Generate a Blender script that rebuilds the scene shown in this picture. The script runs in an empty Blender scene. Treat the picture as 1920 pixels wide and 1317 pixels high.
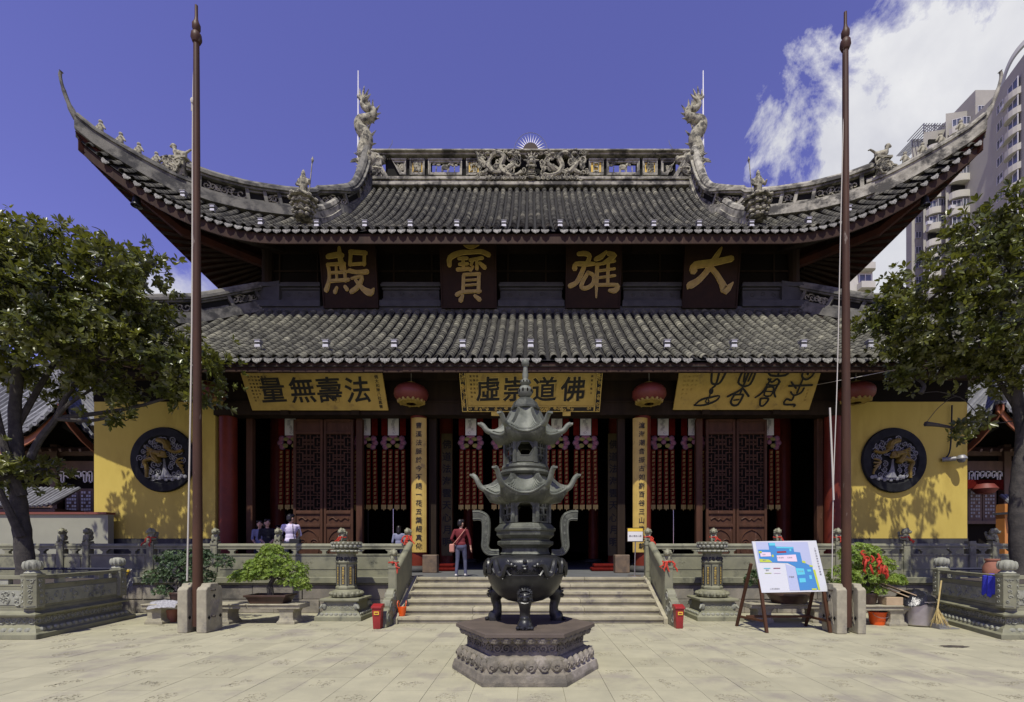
import bpy, math, random
from math import sin, cos, pi, radians, sqrt
from mathutils import Vector, Matrix, Euler
import numpy as np
random.seed(7)
C = bpy.context.scene.collection
SC = bpy.context.scene

# ------------------------------------------------------------------ camera
EYE, FPX, CX, CY = 1.7, 880.0, 995.0, 1027.0
cam = bpy.data.cameras.new('camera')
cam.sensor_fit = 'HORIZONTAL'; cam.sensor_width = 36.0
cam.lens = 36.0 * FPX / 1920.0
cam.shift_x = (960.0 - CX) / 1920.0
cam.shift_y = (CY - 658.5) / 1920.0
cam.clip_start = 0.1; cam.clip_end = 3000
cam_o = bpy.data.objects.new('camera', cam); C.objects.link(cam_o)
cam_o.location = (0, 0, EYE); cam_o.rotation_euler = (radians(90), 0, 0)
SC.camera = cam_o

# ------------------------------------------------------------------ light
SUN = Vector((-0.24, -1.0, 1.8)).normalized()          # towards the sun
EL = math.asin(SUN.z); AZ = math.atan2(SUN.x, SUN.y)
sun = bpy.data.lights.new('sun', 'SUN'); sun.energy = 5.0; sun.angle = radians(0.5)
sun.color = (1.0, 0.95, 0.86)
sun_o = bpy.data.objects.new('sun', sun); C.objects.link(sun_o)
sun_o.rotation_euler = SUN.to_track_quat('Z', 'Y').to_euler(); sun_o.location = (-20, -40, 60)

world = bpy.data.worlds.new('World'); SC.world = world; world.use_nodes = True
wn = world.node_tree; wn.nodes.clear()
def wnode(t, **k):
    n = wn.nodes.new(t)
    for a, b in k.items(): setattr(n, a, b)
    return n
def wmath(op, a, b=None, clamp=False):
    n = wnode('ShaderNodeMath', operation=op, use_clamp=clamp)
    for i, v in enumerate((a, b)):
        if v is None: continue
        if isinstance(v, (int, float)): n.inputs[i].default_value = v
        else: wn.links.new(v, n.inputs[i])
    return n.outputs[0]
def wmix(fac, a, b, blend='MIX'):
    n = wnode('ShaderNodeMix', data_type='RGBA', blend_type=blend)
    for i, v in ((0, fac), (6, a), (7, b)):
        if isinstance(v, (int, float)): n.inputs[i].default_value = v
        elif isinstance(v, tuple): n.inputs[i].default_value = v
        else: wn.links.new(v, n.inputs[i])
    return n.outputs[2]
sky = wnode('ShaderNodeTexSky', sky_type='NISHITA', sun_disc=False)
sky.sun_elevation = EL; sky.sun_rotation = AZ; sky.altitude = 0; sky.air_density = 1.0; sky.dust_density = 0.0; sky.ozone_density = 5.0
tc = wnode('ShaderNodeTexCoord'); sep = wnode('ShaderNodeSeparateXYZ')
wn.links.new(tc.outputs['Generated'], sep.inputs[0])
dx, dy, dz = sep.outputs
def noise(scale, detail, rough, dist=0.0):
    n = wnode('ShaderNodeTexNoise'); n.inputs['Scale'].default_value = scale; n.inputs['Detail'].default_value = detail
    n.inputs['Roughness'].default_value = rough; n.inputs['Distortion'].default_value = dist
    wn.links.new(tc.outputs['Generated'], n.inputs['Vector']); return n.outputs['Fac']
n1 = noise(6.5, 10, 0.66, 0.25); n2 = noise(2.6, 5, 0.5); n3 = noise(9.0, 6, 0.6)
lin = wmath('ADD', wmath('SUBTRACT', wmath('ADD', wmath('MULTIPLY', dy, 0.745), wmath('MULTIPLY', dx, 0.52)), dz), wmath('MULTIPLY', wmath('SUBTRACT', n1, 0.5), 0.52))
edge = wmath('SUBTRACT', dx, wmath('MULTIPLY', dy, 0.47))
edge = wmath('ADD', edge, wmath('MULTIPLY', wmath('SUBTRACT', n1, 0.47), 0.75))
bank = wmath('MINIMUM', wmath('MULTIPLY', lin, 13.0), wmath('MULTIPLY', edge, 11.0))
px_ = wmath('ADD', dx, 0.552); pz_ = wmath('SUBTRACT', dz, 0.395)
low = wmath('SUBTRACT', wmath('ADD', 0.075, wmath('MULTIPLY', wmath('SUBTRACT', n1, 0.5), 0.22)), wmath('SQRT', wmath('ADD', wmath('MULTIPLY', px_, px_), wmath('MULTIPLY', wmath('MULTIPLY', pz_, pz_), 2.0))))
low = wmath('MULTIPLY', wmath('MULTIPLY', low, 14.0), wmath('GREATER_THAN', dy, 0.3))
cover = wmath('MAXIMUM', bank, low)
cover = wmath('MULTIPLY', wmath('MAXIMUM', cover, 0.0), wmath('ADD', 0.85, wmath('MULTIPLY', n3, 0.6)), clamp=True)
shade = wmath('MULTIPLY', wmath('SUBTRACT', noise(4.0, 8, 0.55, 0.2), 0.33), 3.0, clamp=True)
cloud = wmix(shade, (4.6, 4.7, 5.4, 1), (7.4, 7.4, 7.5, 1))
tint = wmix(1.0, sky.outputs[0], (1.38, 0.85, 1.34, 1), 'MULTIPLY')
col = wmix(cover, tint, cloud)
bg = wnode('ShaderNodeBackground'); bg.inputs['Strength'].default_value = 0.115
wn.links.new(col, bg.inputs['Color'])
out = wnode('ShaderNodeOutputWorld'); wn.links.new(bg.outputs[0], out.inputs[0])

SC.view_settings.view_transform = 'Standard'; SC.view_settings.look = 'None'
SC.view_settings.gamma = 1.0; SC.view_settings.exposure = 0.05; SC.view_settings.use_curve_mapping = False
SC.render.engine = 'CYCLES'
SC.cycles.max_bounces = 6; SC.cycles.diffuse_bounces = 2; SC.cycles.glossy_bounces = 2; SC.cycles.use_denoising = True

# ------------------------------------------------------------------ helpers
def P(x, y, Y):
    """a point of the place: pixel column and row of the 1920 px photograph at depth Y metres"""
    return Vector(((x - CX) * Y / FPX, Y, EYE - (y - CY) * Y / FPX))
def lerp(a, b, t): return a + (b - a) * t
def interp(t, ks, vs):
    if t <= ks[0]: return vs[0]
    for i in range(1, len(ks)):
        if t <= ks[i]:
            return lerp(vs[i-1], vs[i], (t - ks[i-1]) / (ks[i] - ks[i-1]))
    return vs[-1]
def catmull(pts, n=6):
    """smooth a list of tuples"""
    out = []
    m = len(pts)
    for i in range(m - 1):
        p0, p1, p2, p3 = pts[max(i-1, 0)], pts[i], pts[i+1], pts[min(i+2, m-1)]
        for k in range(n):
            t = k / n
            out.append(tuple(0.5 * (2*b + (c-a)*t + (2*a-5*b+4*c-d)*t*t + (3*b-a-3*c+d)*t**3) for a, b, c, d in zip(p0, p1, p2, p3)))
    out.append(tuple(pts[-1]))
    return out
ORD = ['first', 'second', 'third', 'fourth', 'fifth', 'sixth', 'seventh', 'eighth', 'ninth', 'tenth', 'eleventh', 'twelfth', 'thirteenth', 'fourteenth']
def ordinal(i, n):
    if i == 0: return 'leftmost'
    if i == n - 1: return 'rightmost'
    return ORD[i] + ' from left'

WL = {}                                                   # world place of every unrotated root or part
class MB:
    def __init__(s): s.v = []; s.f = []; s.m = []; s.t = []
    def add(s, vs, fs, mi=0, tint=0.0):
        o = len(s.v); s.v.extend([tuple(v) for v in vs]); s.t.extend([tint] * len(vs))
        for f in fs: s.f.append([i + o for i in f]); s.m.append(mi)
        return s
    def box(s, x0, x1, y0, y1, z0, z1, mi=0, tint=0.0):
        vs = [(x0,y0,z0),(x1,y0,z0),(x1,y1,z0),(x0,y1,z0),(x0,y0,z1),(x1,y0,z1),(x1,y1,z1),(x0,y1,z1)]
        return s.add(vs, [(0,3,2,1),(4,5,6,7),(0,1,5,4),(1,2,6,5),(2,3,7,6),(3,0,4,7)], mi, tint)
    def obox(s, c, size, M=None, mi=0, tint=0.0):
        M = M or Matrix.Identity(3); c = Vector(c)
        vs = []
        for z in (-.5, .5):
            for x, y in ((-.5,-.5),(.5,-.5),(.5,.5),(-.5,.5)):
                vs.append(c + M @ Vector((x*size[0], y*size[1], z*size[2])))
        return s.add(vs, [(0,3,2,1),(4,5,6,7),(0,1,5,4),(1,2,6,5),(2,3,7,6),(3,0,4,7)], mi, tint)
    def bar(s, p, q, w, h, mi=0, up=(0,0,1)):
        p = Vector(p); q = Vector(q); d = (q - p); L = d.length; d.normalize()
        side = d.cross(Vector(up))
        if side.length < 1e-4: side = Vector((1,0,0))
        side.normalize(); u = side.cross(d)
        M = Matrix((side, d, u)).transposed()
        return s.obox((p + q) / 2, (w, L, h), M, mi)
    def tube(s, pts, r, n=8, cap=True, mi=0, tint=0.0, flat=1.0):
        pts = [Vector(p) for p in pts]; m = len(pts)
        rs = list(r) if isinstance(r, (list, tuple)) else [r] * m
        vs = []; prev = None
        for i, p in enumerate(pts):
            d = (pts[min(i+1, m-1)] - pts[max(i-1, 0)])
            d = d.normalized() if d.length > 1e-9 else Vector((0,0,1))
            if prev is None:
                a = Vector((0,0,1)) if abs(d.z) < .9 else Vector((1,0,0))
                u = d.cross(a).normalized()
            else:
                u = prev - d * prev.dot(d)
                u = u.normalized() if u.length > 1e-6 else d.orthogonal().normalized()
            prev = u; w = d.cross(u)
            for k in range(n):
                a = 2*pi*k/n
                vs.append(p + (u*cos(a) + w*sin(a)*flat) * rs[i])
        fs = []
        for i in range(m - 1):
            for k in range(n):
                fs.append((i*n+k, i*n+(k+1)%n, (i+1)*n+(k+1)%n, (i+1)*n+k))
        if cap: fs.append(tuple(range(n-1, -1, -1))); fs.append(tuple((m-1)*n + k for k in range(n)))
        return s.add(vs, fs, mi, tint)
    def lathe(s, prof, n=16, c=(0,0,0), ph=0.0, mi=0, sy=1.0, cap=True, a0=0.0, a1=2*pi):
        c = Vector(c); full = abs(a1 - a0 - 2*pi) < 1e-6
        k = n if full else n + 1; vs = []
        for r, z in prof:
            for j in range(k):
                a = a0 + ph + (a1-a0)*j/n
                vs.append(c + Vector((r*cos(a), r*sin(a)*sy, z)))
        fs = []
        for i in range(len(prof) - 1):
            for j in range(n):
                fs.append((i*k+j, i*k+(j+1)%k, (i+1)*k+(j+1)%k, (i+1)*k+j))
        if cap and full:
            if prof[0][0] > 1e-4: fs.append(tuple(range(k-1, -1, -1)))
            if prof[-1][0] > 1e-4: fs.append(tuple((len(prof)-1)*k + j for j in range(k)))
        return s.add(vs, fs, mi)
    def ell(s, c, r, n=10, mi=0, M=None, tint=0.0):
        c = Vector(c); r = (r, r, r) if isinstance(r, (int, float)) else r
        m = max(4, n // 2); vs = []; fs = []
        for i in range(m + 1):
            th = pi * i / m
            for j in range(n):
                a = 2*pi*j/n
                v = Vector((r[0]*sin(th)*cos(a), r[1]*sin(th)*sin(a), -r[2]*cos(th)))
                vs.append(c + (M @ v if M else v))
        for i in range(m):
            for j in range(n):
                fs.append((i*n+j, i*n+(j+1)%n, (i+1)*n+(j+1)%n, (i+1)*n+j))
        return s.add(vs, fs, mi, tint)
    def prism(s, poly, z0, z1, mi=0):
        n = len(poly)
        vs = [(x, y, z0) for x, y in poly] + [(x, y, z1) for x, y in poly]
        fs = [tuple(range(n-1, -1, -1)), tuple(range(n, 2*n))] + [(i, (i+1)%n, n+(i+1)%n, n+i) for i in range(n)]
        return s.add(vs, fs, mi)
    def layers(s, rings, mi=0):
        """rings: list of (polygon, z) of equal vertex count, bottom to top, closed"""
        n = len(rings[0][0]); vs = [(x, y, z) for poly, z in rings for x, y in poly]
        fs = [tuple(range(n-1, -1, -1)), tuple((len(rings)-1)*n + k for k in range(n))]
        for i in range(len(rings) - 1):
            for k in range(n):
                fs.append((i*n+k, i*n+(k+1)%n, (i+1)*n+(k+1)%n, (i+1)*n+k))
        return s.add(vs, fs, mi)
    def slab(s, poly, o, u, v, d, mi=0):
        """2-D outline (a,b) in the plane o + a*u + b*v, pushed by d"""
        o, u, v, d = Vector(o), Vector(u), Vector(v), Vector(d); n = len(poly)
        a = [o + u*x + v*y for x, y in poly]; b = [p + d for p in a]
        fs = [tuple(range(n)), tuple(range(2*n-1, n-1, -1))] + [(i, n+i, n+(i+1)%n, (i+1)%n) for i in range(n)]
        return s.add(a + b, fs, mi)
    def spiral(s, c, R, u, v, turns=1.6, r=0.02, ph=0.0, hand=1, mi=0, n=5, steps=16):
        c, u, v = Vector(c), Vector(u), Vector(v); pts = []; rs = []
        for i in range(steps + 1):
            t = i / steps; a = ph + hand * 2*pi*turns*t; q = R * (1 - 0.85*t)
            pts.append(c + u*(q*cos(a)) + v*(q*sin(a))); rs.append(r * (1 - 0.35*t))
        return s.tube(pts, rs, n, True, mi)
    def band(s, path, off0, off1, z0, z1, mi=0):
        """a wall swept along path [(x,y,z)]: sideways from off0 to off1, from z0 to z1 above the path"""
        vs = []; m = len(path); path = [Vector(p) for p in path]
        zz0 = z0 if isinstance(z0, list) else [z0]*m; zz1 = z1 if isinstance(z1, list) else [z1]*m
        for i, p in enumerate(path):
            d = path[min(i+1, m-1)] - path[max(i-1, 0)]; d.z = 0
            if d.length < 1e-5: d = Vector((1,0,0))
            d.normalize(); q = Vector((d.y, -d.x, 0))
            for o, z in ((off0, zz0[i]), (off1, zz0[i]), (off1, zz1[i]), (off0, zz1[i])):
                vs.append(p + q*o + Vector((0,0,z)))
        fs = [(3,2,1,0)]
        for i in range(m - 1):
            for k in range(4):
                fs.append((i*4+k, i*4+(k+1)%4, (i+1)*4+(k+1)%4, (i+1)*4+k))
        b = (m-1)*4; fs.append((b, b+1, b+2, b+3))
        return s.add(vs, fs, mi)
    def mesh(s, name, mats, smooth=False, shift=None, angle=None):
        me = bpy.data.meshes.new(name)
        vs = s.v if shift is None else [(a-shift.x, b-shift.y, c-shift.z) for a, b, c in s.v]
        me.from_pydata(vs, [], s.f)
        mats = mats if isinstance(mats, (list, tuple)) else [mats]
        for m in mats: me.materials.append(m)
        if len(mats) > 1: me.polygons.foreach_set('material_index', s.m)
        if any(s.t):
            at = me.attributes.new('tint', 'FLOAT', 'POINT'); at.data.foreach_set('value', s.t)
        if smooth: me.polygons.foreach_set('use_smooth', [True]*len(me.polygons))
        me.validate(); me.update()
        if smooth and angle: 
            try: me.set_sharp_from_angle(angle=radians(angle))
            except Exception: pass
        return me
    def build(s, name, mats, parent=None, smooth=False, kind=None, bevel=0.0, angle=40, local=False, label=None):
        """one mesh object; coordinates are those of the place unless local (then of the parent)"""
        sh = None
        if parent is not None and not local: sh = WL[parent.name]
        o = bpy.data.objects.new(name, s.mesh(name, mats, smooth, sh, angle)); C.objects.link(o)
        if parent is not None: o.parent = parent; WL[o.name] = WL.get(parent.name, Vector())
        else: WL[o.name] = Vector()
        if kind is None and parent is not None and name.endswith(('carving', 'relief', 'petal', 'bead', 'writing', 'print', 'letter', 'edge', 'lotus_leaf', 'lotus', 'outline', 'hole', 'ray', 'sprig', 'bristles', 'cloud_scroll', 'lattice', 'ridge_figure')): kind = 'stuff'
        if kind: o['kind'] = kind
        if label: o['label'] = label
        if bevel:
            b = o.modifiers.new('bevel', 'BEVEL'); b.width = bevel; b.segments = 2; b.limit_method = 'ANGLE'; b.angle_limit = radians(40)
        return o
def thing(name, label, cat, loc=(0,0,0), rz=0.0, group=None):
    o = bpy.data.objects.new(name, None); C.objects.link(o); o.empty_display_size = 0.2
    o.location = loc; o.rotation_euler = (0, 0, rz); o['label'] = label; o['category'] = cat
    if group: o['group'] = group
    WL[o.name] = Vector(loc); return o
def tag(o, label, cat, group=None):
    o['label'] = label; o['category'] = cat
    if group: o['group'] = group
    return o
def inst(name, me, parent, M, kind=None):
    o = bpy.data.objects.new(name, me); C.objects.link(o); o.parent = parent; o.matrix_local = M
    if kind: o['kind'] = kind
    return o
KIDS = {}
def kids(o):
    return [c for c in bpy.data.objects if c.parent == o]
def dup(root, loc, rz=None, label=None, group=None, scale=None):
    """copy a thing with its parts and sub-parts"""
    r = root.copy(); C.objects.link(r); r.location = loc
    if rz is not None: r.rotation_euler = (0, 0, rz)
    if scale: r.scale = scale if isinstance(scale, tuple) else (scale,)*3
    if label: r['label'] = label
    if group: r['group'] = group
    for ch in root.children:
        c = ch.copy(); C.objects.link(c); c.parent = r
        for g in ch.children:
            d = g.copy(); C.objects.link(d); d.parent = c
    WL[r.name] = Vector(loc)
    return r
def place(me, M):
    """matrix-copied verts,faces of a mesh for joining"""
    return [M @ v.co for v in me.vertices], [tuple(p.vertices) for p in me.polygons]
def organic(parts, voxel=0.015, smooth=3, name='shape'):
    """one continuous skin over capsules (p,q,r0,r1) and ellipsoids (c,(rx,ry,rz)[,M])"""
    mb = MB()
    for a in parts:
        if len(a) == 4:
            p, q, r0, r1 = Vector(a[0]), Vector(a[1]), a[2], a[3]; d = (q-p)
            if d.length < 1e-6: d = Vector((0,0,1e-4)); q = p + d
            dn = d.normalized()
            pts = [p - dn*r0*.95, p - dn*r0*.6, p, q, q + dn*r1*.6, q + dn*r1*.95]
            mb.tube(pts, [r0*.3, r0*.8, r0, r1, r1*.8, r1*.3], 10)
        else:
            mb.ell(a[0], a[1], 14, 0, a[2] if len(a) > 2 else None)
    me = mb.mesh(name + '_raw', [])
    o = bpy.data.objects.new('tmp', me); C.objects.link(o)
    m = o.modifiers.new('r', 'REMESH'); m.mode = 'VOXEL'; m.voxel_size = voxel
    s = o.modifiers.new('s', 'SMOOTH'); s.factor = 0.5; s.iterations = smooth
    dg = bpy.context.evaluated_depsgraph_get(); dg.update()
    res = bpy.data.meshes.new_from_object(o.evaluated_get(dg)); res.name = name
    bpy.data.objects.remove(o); bpy.data.meshes.remove(me)
    res.polygons.foreach_set('use_smooth', [True]*len(res.polygons))
    return res
TXT = {}
def glyph(ch, bold=0.0, depth=0.02, bevel=0.0):
    """flat mesh (verts, faces) of a character, unit em, centred"""
    key = (ch, bold, depth, bevel)
    if key in TXT: return TXT[key]
    cu = bpy.data.curves.new('glyph', 'FONT'); cu.body = ch; cu.size = 1.0; cu.align_x = 'CENTER'; cu.align_y = 'CENTER'
    cu.offset = bold; cu.extrude = depth/2; cu.resolution_u = 2; cu.bevel_depth = bevel; cu.bevel_resolution = 0
    o = bpy.data.objects.new('glyph', cu); C.objects.link(o)
    dg = bpy.context.evaluated_depsgraph_get(); dg.update()
    me = bpy.data.meshes.new_from_object(o.evaluated_get(dg))
    vs = [v.co.copy() for v in me.vertices]; fs = [tuple(p.vertices) for p in me.polygons]
    if vs:
        xs = [v.x for v in vs]; ys = [v.y for v in vs]; c = Vector(((min(xs)+max(xs))/2, (min(ys)+max(ys))/2, 0))
        vs = [v - c for v in vs]
    bpy.data.objects.remove(o); bpy.data.curves.remove(cu); bpy.data.meshes.remove(me)
    TXT[key] = (vs, fs); return TXT[key]
def put_glyph(mb, ch, o, u, v, size, bold=0.0, depth=0.02, mi=0, brush=0.0, push=0.0):
    """stand a character at o in the plane (u right, v up), facing u x v"""
    u, v = Vector(u).normalized(), Vector(v).normalized(); w = u.cross(v); o = Vector(o)
    vs, fs = glyph(ch, bold, depth/size)
    s = hash_ch(ch)
    out = []
    for p in vs:
        x, y = p.x, p.y
        if brush:
            x, y = x + brush*(0.35*y + 0.06*sin(9*y+s) ), y + brush*(0.25*x + 0.05*sin(8*x+2*s))
        out.append(o + u*(x*size) + v*(y*size) + w*(p.z*size + push))
    mb.add(out, fs, mi)
def hash_ch(ch): return (ord(ch[0]) * 0.37) % 6.28
def stroke(mb, pts, o, u, v, w, thick, mi=0, grow=0.0, n=3):
    """a brush stroke: (x, y, width) along the plane o+u+v, thick along w"""
    q = catmull(pts, n) if len(pts) > 2 else [tuple(lerp(a, b, t) for a, b in zip(pts[0], pts[1])) for t in (0, .5, 1)]
    L, R = [], []; m = len(q)
    for i, (x, y, wd) in enumerate(q):
        a, b = q[max(i-1,0)], q[min(i+1,m-1)]; d = Vector((b[0]-a[0], b[1]-a[1]))
        d = d.normalized() if d.length > 1e-9 else Vector((1,0)); nn = Vector((-d.y, d.x)); hw = wd/2 + grow
        L.append((x + nn.x*hw, y + nn.y*hw)); R.append((x - nn.x*hw, y - nn.y*hw))
        if i == 0: st = [(x - d.x*hw*.8 + nn.x*hw*.5, y - d.y*hw*.8 + nn.y*hw*.5), (x - d.x*hw*.8 - nn.x*hw*.5, y - d.y*hw*.8 - nn.y*hw*.5)]
        if i == m-1: en = [(x + d.x*hw*.8 + nn.x*hw*.5, y + d.y*hw*.8 + nn.y*hw*.5), (x + d.x*hw*.8 - nn.x*hw*.5, y + d.y*hw*.8 - nn.y*hw*.5)]
    L = [st[0]] + L + [en[0]]; R = [st[1]] + R + [en[1]]; k = len(L)
    o, u, v, w = Vector(o), Vector(u), Vector(v), Vector(w)
    vs = [o + u*x + v*y for x, y in L] + [o + u*x + v*y for x, y in R]; vs += [p + w*thick for p in vs]
    fs = []
    for i in range(k - 1):
        fs += [(2*k+i, 2*k+i+1, 3*k+i+1, 3*k+i), (i, 2*k+i, 2*k+i+1, i+1)[::-1], (k+i, k+i+1, 3*k+i+1, 3*k+i)[::-1]]
    fs += [(0, k, 3*k, 2*k), (k-1, 3*k-1, 4*k-1, 2*k-1)]
    mb.add(vs, fs, mi)
def offset_poly(poly, d):
    """counter-clockwise polygon moved outwards by d"""
    n = len(poly); out = []
    for i in range(n):
        p0, p1, p2 = Vector(poly[i-1]), Vector(poly[i]), Vector(poly[(i+1)%n])
        a = (p1-p0).normalized(); b = (p2-p1).normalized()
        na = Vector((a.y, -a.x)); nb = Vector((b.y, -b.x)); m = (na+nb); m = m / max(0.2, m.dot(na))
        out.append((p1.x + m.x*d, p1.y + m.y*d))
    return out

# ------------------------------------------------------------------ materials
def M(name, c1, c2=None, scale=4.0, rough=0.75, bump=0.0, bscale=30.0, metal=0.0, c3=None, s3=1.2, t3=0.55, vary=0.0, spec=0.4, tint=False, stretch=None, contrast=4.0, world=False):
    m = bpy.data.materials.new(name); m.use_nodes = True; t = m.node_tree; b = t.nodes['Principled BSDF']
    b.inputs['Roughness'].default_value = rough; b.inputs['Metallic'].default_value = metal
    b.inputs['Specular IOR Level'].default_value = spec
    N = t.nodes.new; Lk = t.links.new
    co = N('ShaderNodeNewGeometry').outputs['Position'] if world else N('ShaderNodeTexCoord').outputs['Object']
    if stretch:
        mp = N('ShaderNodeMapping'); mp.inputs['Scale'].default_value = stretch; Lk(co, mp.inputs[0]); co = mp.outputs[0]
    def nz(sc, det=6, ro=.6):
        n = N('ShaderNodeTexNoise'); n.inputs['Scale'].default_value = sc; n.inputs['Detail'].default_value = det; n.inputs['Roughness'].default_value = ro
        Lk(co, n.inputs['Vector']); return n.outputs['Fac']
    def ramp(f, mid, k):
        a = N('ShaderNodeMath'); a.operation = 'SUBTRACT'; Lk(f, a.inputs[0]); a.inputs[1].default_value = mid
        q = N('ShaderNodeMath'); q.operation = 'MULTIPLY_ADD'; q.use_clamp = True; Lk(a.outputs[0], q.inputs[0]); q.inputs[1].default_value = k; q.inputs[2].default_value = 0.5
        return q.outputs[0]
    def mix(f, a, c, blend='MIX'):
        n = N('ShaderNodeMix'); n.data_type = 'RGBA'; n.blend_type = blend
        for i, v in ((0, f), (6, a), (7, c)):
            if isinstance(v, (int, float)): n.inputs[i].default_value = v
            elif isinstance(v, tuple): n.inputs[i].default_value = v
            else: Lk(v, n.inputs[i])
        return n.outputs[2]
    col = tuple(c1) + (1,)
    if c2: col = mix(ramp(nz(scale), .5, contrast), col, tuple(c2) + (1,))
    if c3: col = mix(ramp(nz(s3, 8, .65), t3, 9.0), col, tuple(c3) + (1,))
    if vary or tint:
        r = N('ShaderNodeObjectInfo').outputs['Random']
        if tint:
            at = N('ShaderNodeAttribute'); at.attribute_name = 'tint'
            s = N('ShaderNodeMath'); s.operation = 'ADD'; Lk(r, s.inputs[0]); Lk(at.outputs['Fac'], s.inputs[1])
            f = N('ShaderNodeMath'); f.operation = 'FRACT'; Lk(s.outputs[0], f.inputs[0]); r = f.outputs[0]
        q = N('ShaderNodeMath'); q.operation = 'MULTIPLY_ADD'; Lk(r, q.inputs[0]); q.inputs[1].default_value = 2*vary; q.inputs[2].default_value = 1 - vary
        cc = N('ShaderNodeCombineColor')
        for i in range(3): Lk(q.outputs[0], cc.inputs[i])
        col = mix(1.0, col, cc.outputs[0], 'MULTIPLY')
    if isinstance(col, tuple): b.inputs['Base Color'].default_value = col
    else: Lk(col, b.inputs['Base Color'])
    if bump:
        bp = N('ShaderNodeBump'); bp.inputs['Strength'].default_value = bump; bp.inputs['Distance'].default_value = 0.02
        Lk(nz(bscale, 8, .65), bp.inputs['Height']); Lk(bp.outputs[0], b.inputs['Normal'])
    return m
m_ground = M('ground_stone', (.31,.29,.2), (.26,.245,.17), 1.5, .85)
m_paver = M('paver_stone', (.355,.337,.22), (.31,.295,.196), 2.6, .72, .12, 45, c3=(.255,.235,.175), s3=.9, t3=.58, vary=.07, world=True)
m_carve = M('paver_carving', (.335,.315,.21), (.28,.262,.178), 1.3, .8, world=True)
m_step = M('step_stone', (.37,.34,.225), (.27,.25,.165), 3, .8, .2, 40, vary=.08, c3=(.17,.155,.125), s3=2.5, t3=.62)
m_terr = M('terrace_stone', (.24,.215,.165), (.15,.14,.11), 2.2, .85, .35, 25, vary=.18, c3=(.09,.085,.07), s3=1.6, t3=.6)
m_green = M('green_stone', (.215,.213,.132), (.165,.165,.104), 3, .6, .12, 60, c3=(.085,.088,.06), s3=1.8, t3=.6)
m_greenl = M('green_stone_pale', (.29,.295,.225), (.22,.225,.17), 4, .7, .3, 40, c3=(.11,.115,.095), s3=2.2, t3=.62)
m_beige = M('granite', (.335,.31,.21), (.24,.222,.155), 6, .85, .35, 50, c3=(.16,.15,.125), s3=2.3, t3=.63)
m_tile = M('roof_tile_clay', (.118,.115,.08), (.062,.06,.043), 6, .8, .35, 40, vary=.45, tint=True, c3=(.18,.174,.12), s3=1.1, t3=.6, world=True)
m_tile2 = M('roof_tile_dark', (.08,.077,.055), (.04,.039,.029), 5, .8, .35, 40, vary=.5, tint=True, c3=(.15,.143,.1), s3=.9, t3=.6, world=True)
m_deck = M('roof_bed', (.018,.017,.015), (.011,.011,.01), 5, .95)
m_drip = M('drip_tile_clay', (.25,.245,.21), (.075,.075,.064), 26, .75, .5, 45, vary=.25, world=True)
m_wood = M('dark_wood', (.032,.022,.014), (.021,.015,.010), 3, .7, .1, 20, stretch=(1,1,.15), spec=.08)
m_fascia = M('eave_wood', (.046,.027,.018), (.03,.019,.013), 2.0, .65, .15, 14, stretch=(2,2,.2), c3=(.08,.05,.036), s3=5, t3=.66, spec=.1)
m_soffit = M('soffit_red', (.05,.017,.01), (.03,.012,.008), 2.5, .8, spec=.08)
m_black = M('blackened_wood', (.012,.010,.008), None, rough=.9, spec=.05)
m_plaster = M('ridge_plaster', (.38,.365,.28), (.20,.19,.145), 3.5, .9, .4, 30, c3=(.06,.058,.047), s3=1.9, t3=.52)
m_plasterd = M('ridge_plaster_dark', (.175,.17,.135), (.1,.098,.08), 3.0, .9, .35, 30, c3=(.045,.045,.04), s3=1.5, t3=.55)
m_statue = M('statue_stone', (.38,.36,.25), (.21,.2,.14), 9, .9, .5, 40, c3=(.06,.058,.045), s3=4, t3=.53)
m_boji = M('slate_moulding', (.062,.062,.056), (.045,.045,.041), 3, .65, .1, 30, spec=.2)
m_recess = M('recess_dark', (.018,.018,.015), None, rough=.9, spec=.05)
m_yellow = M('ochre_wall', (.505,.392,.088), (.46,.355,.076), 1.3, .85, .1, 25, c3=(.41,.31,.066), s3=1.1, t3=.57, stretch=(1,1,.3), spec=.2)
m_redcol = M('red_lacquer', (.15,.026,.012), (.11,.02,.010), 2.5, .45, .08, 20, c3=(.11,.022,.012), s3=2, t3=.66, spec=.2)
m_door = M('door_wood', (.078,.036,.019), (.054,.026,.014), 4, .6, .12, 25, stretch=(1.5,1.5,.3), c3=(.2,.115,.08), s3=9, t3=.7, spec=.15)
m_gold = M('gold_board', (.47,.335,.075), (.40,.28,.06), 3.5, .5, .05, 30, c3=(.26,.18,.05), s3=3.2, t3=.62)
m_goldb = M('gold_leaf', (.60,.44,.10), (.42,.29,.06), 12, .38, .2, 60, spec=.6)
m_board = M('maroon_board', (.029,.016,.009), (.022,.013,.008), 3, .6, spec=.08)
m_ink = M('black_ink', (.008,.008,.007), None, rough=.6)
m_white = M('white_paint', (.74,.74,.72), None, rough=.5)
m_paper = M('white_paper', (.62,.62,.58), None, rough=.8)
m_redcloth = M('red_banner_cloth', (.10,.009,.006), (.07,.006,.004), 10, .8, spec=.05)
m_ribbon = M('red_ribbon', (.46,.04,.016), (.36,.028,.012), 8, .65)
m_pink = M('pink_lotus', (.2,.055,.085), (.25,.12,.15), 20, .7)
m_purple = M('purple_lotus', (.10,.06,.08), None, rough=.7)
m_lotusg = M('lotus_green', (.12,.15,.04), (.26,.2,.05), 18, .7)
m_lantern = M('lantern_silk', (.15,.03,.02), (.12,.024,.016), 3, .55)
m_iron = M('cast_bronze', (.075,.08,.056), (.042,.046,.033), 5, .55, .3, 40, metal=.15, c3=(.15,.16,.12), s3=3.5, t3=.6)
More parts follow.
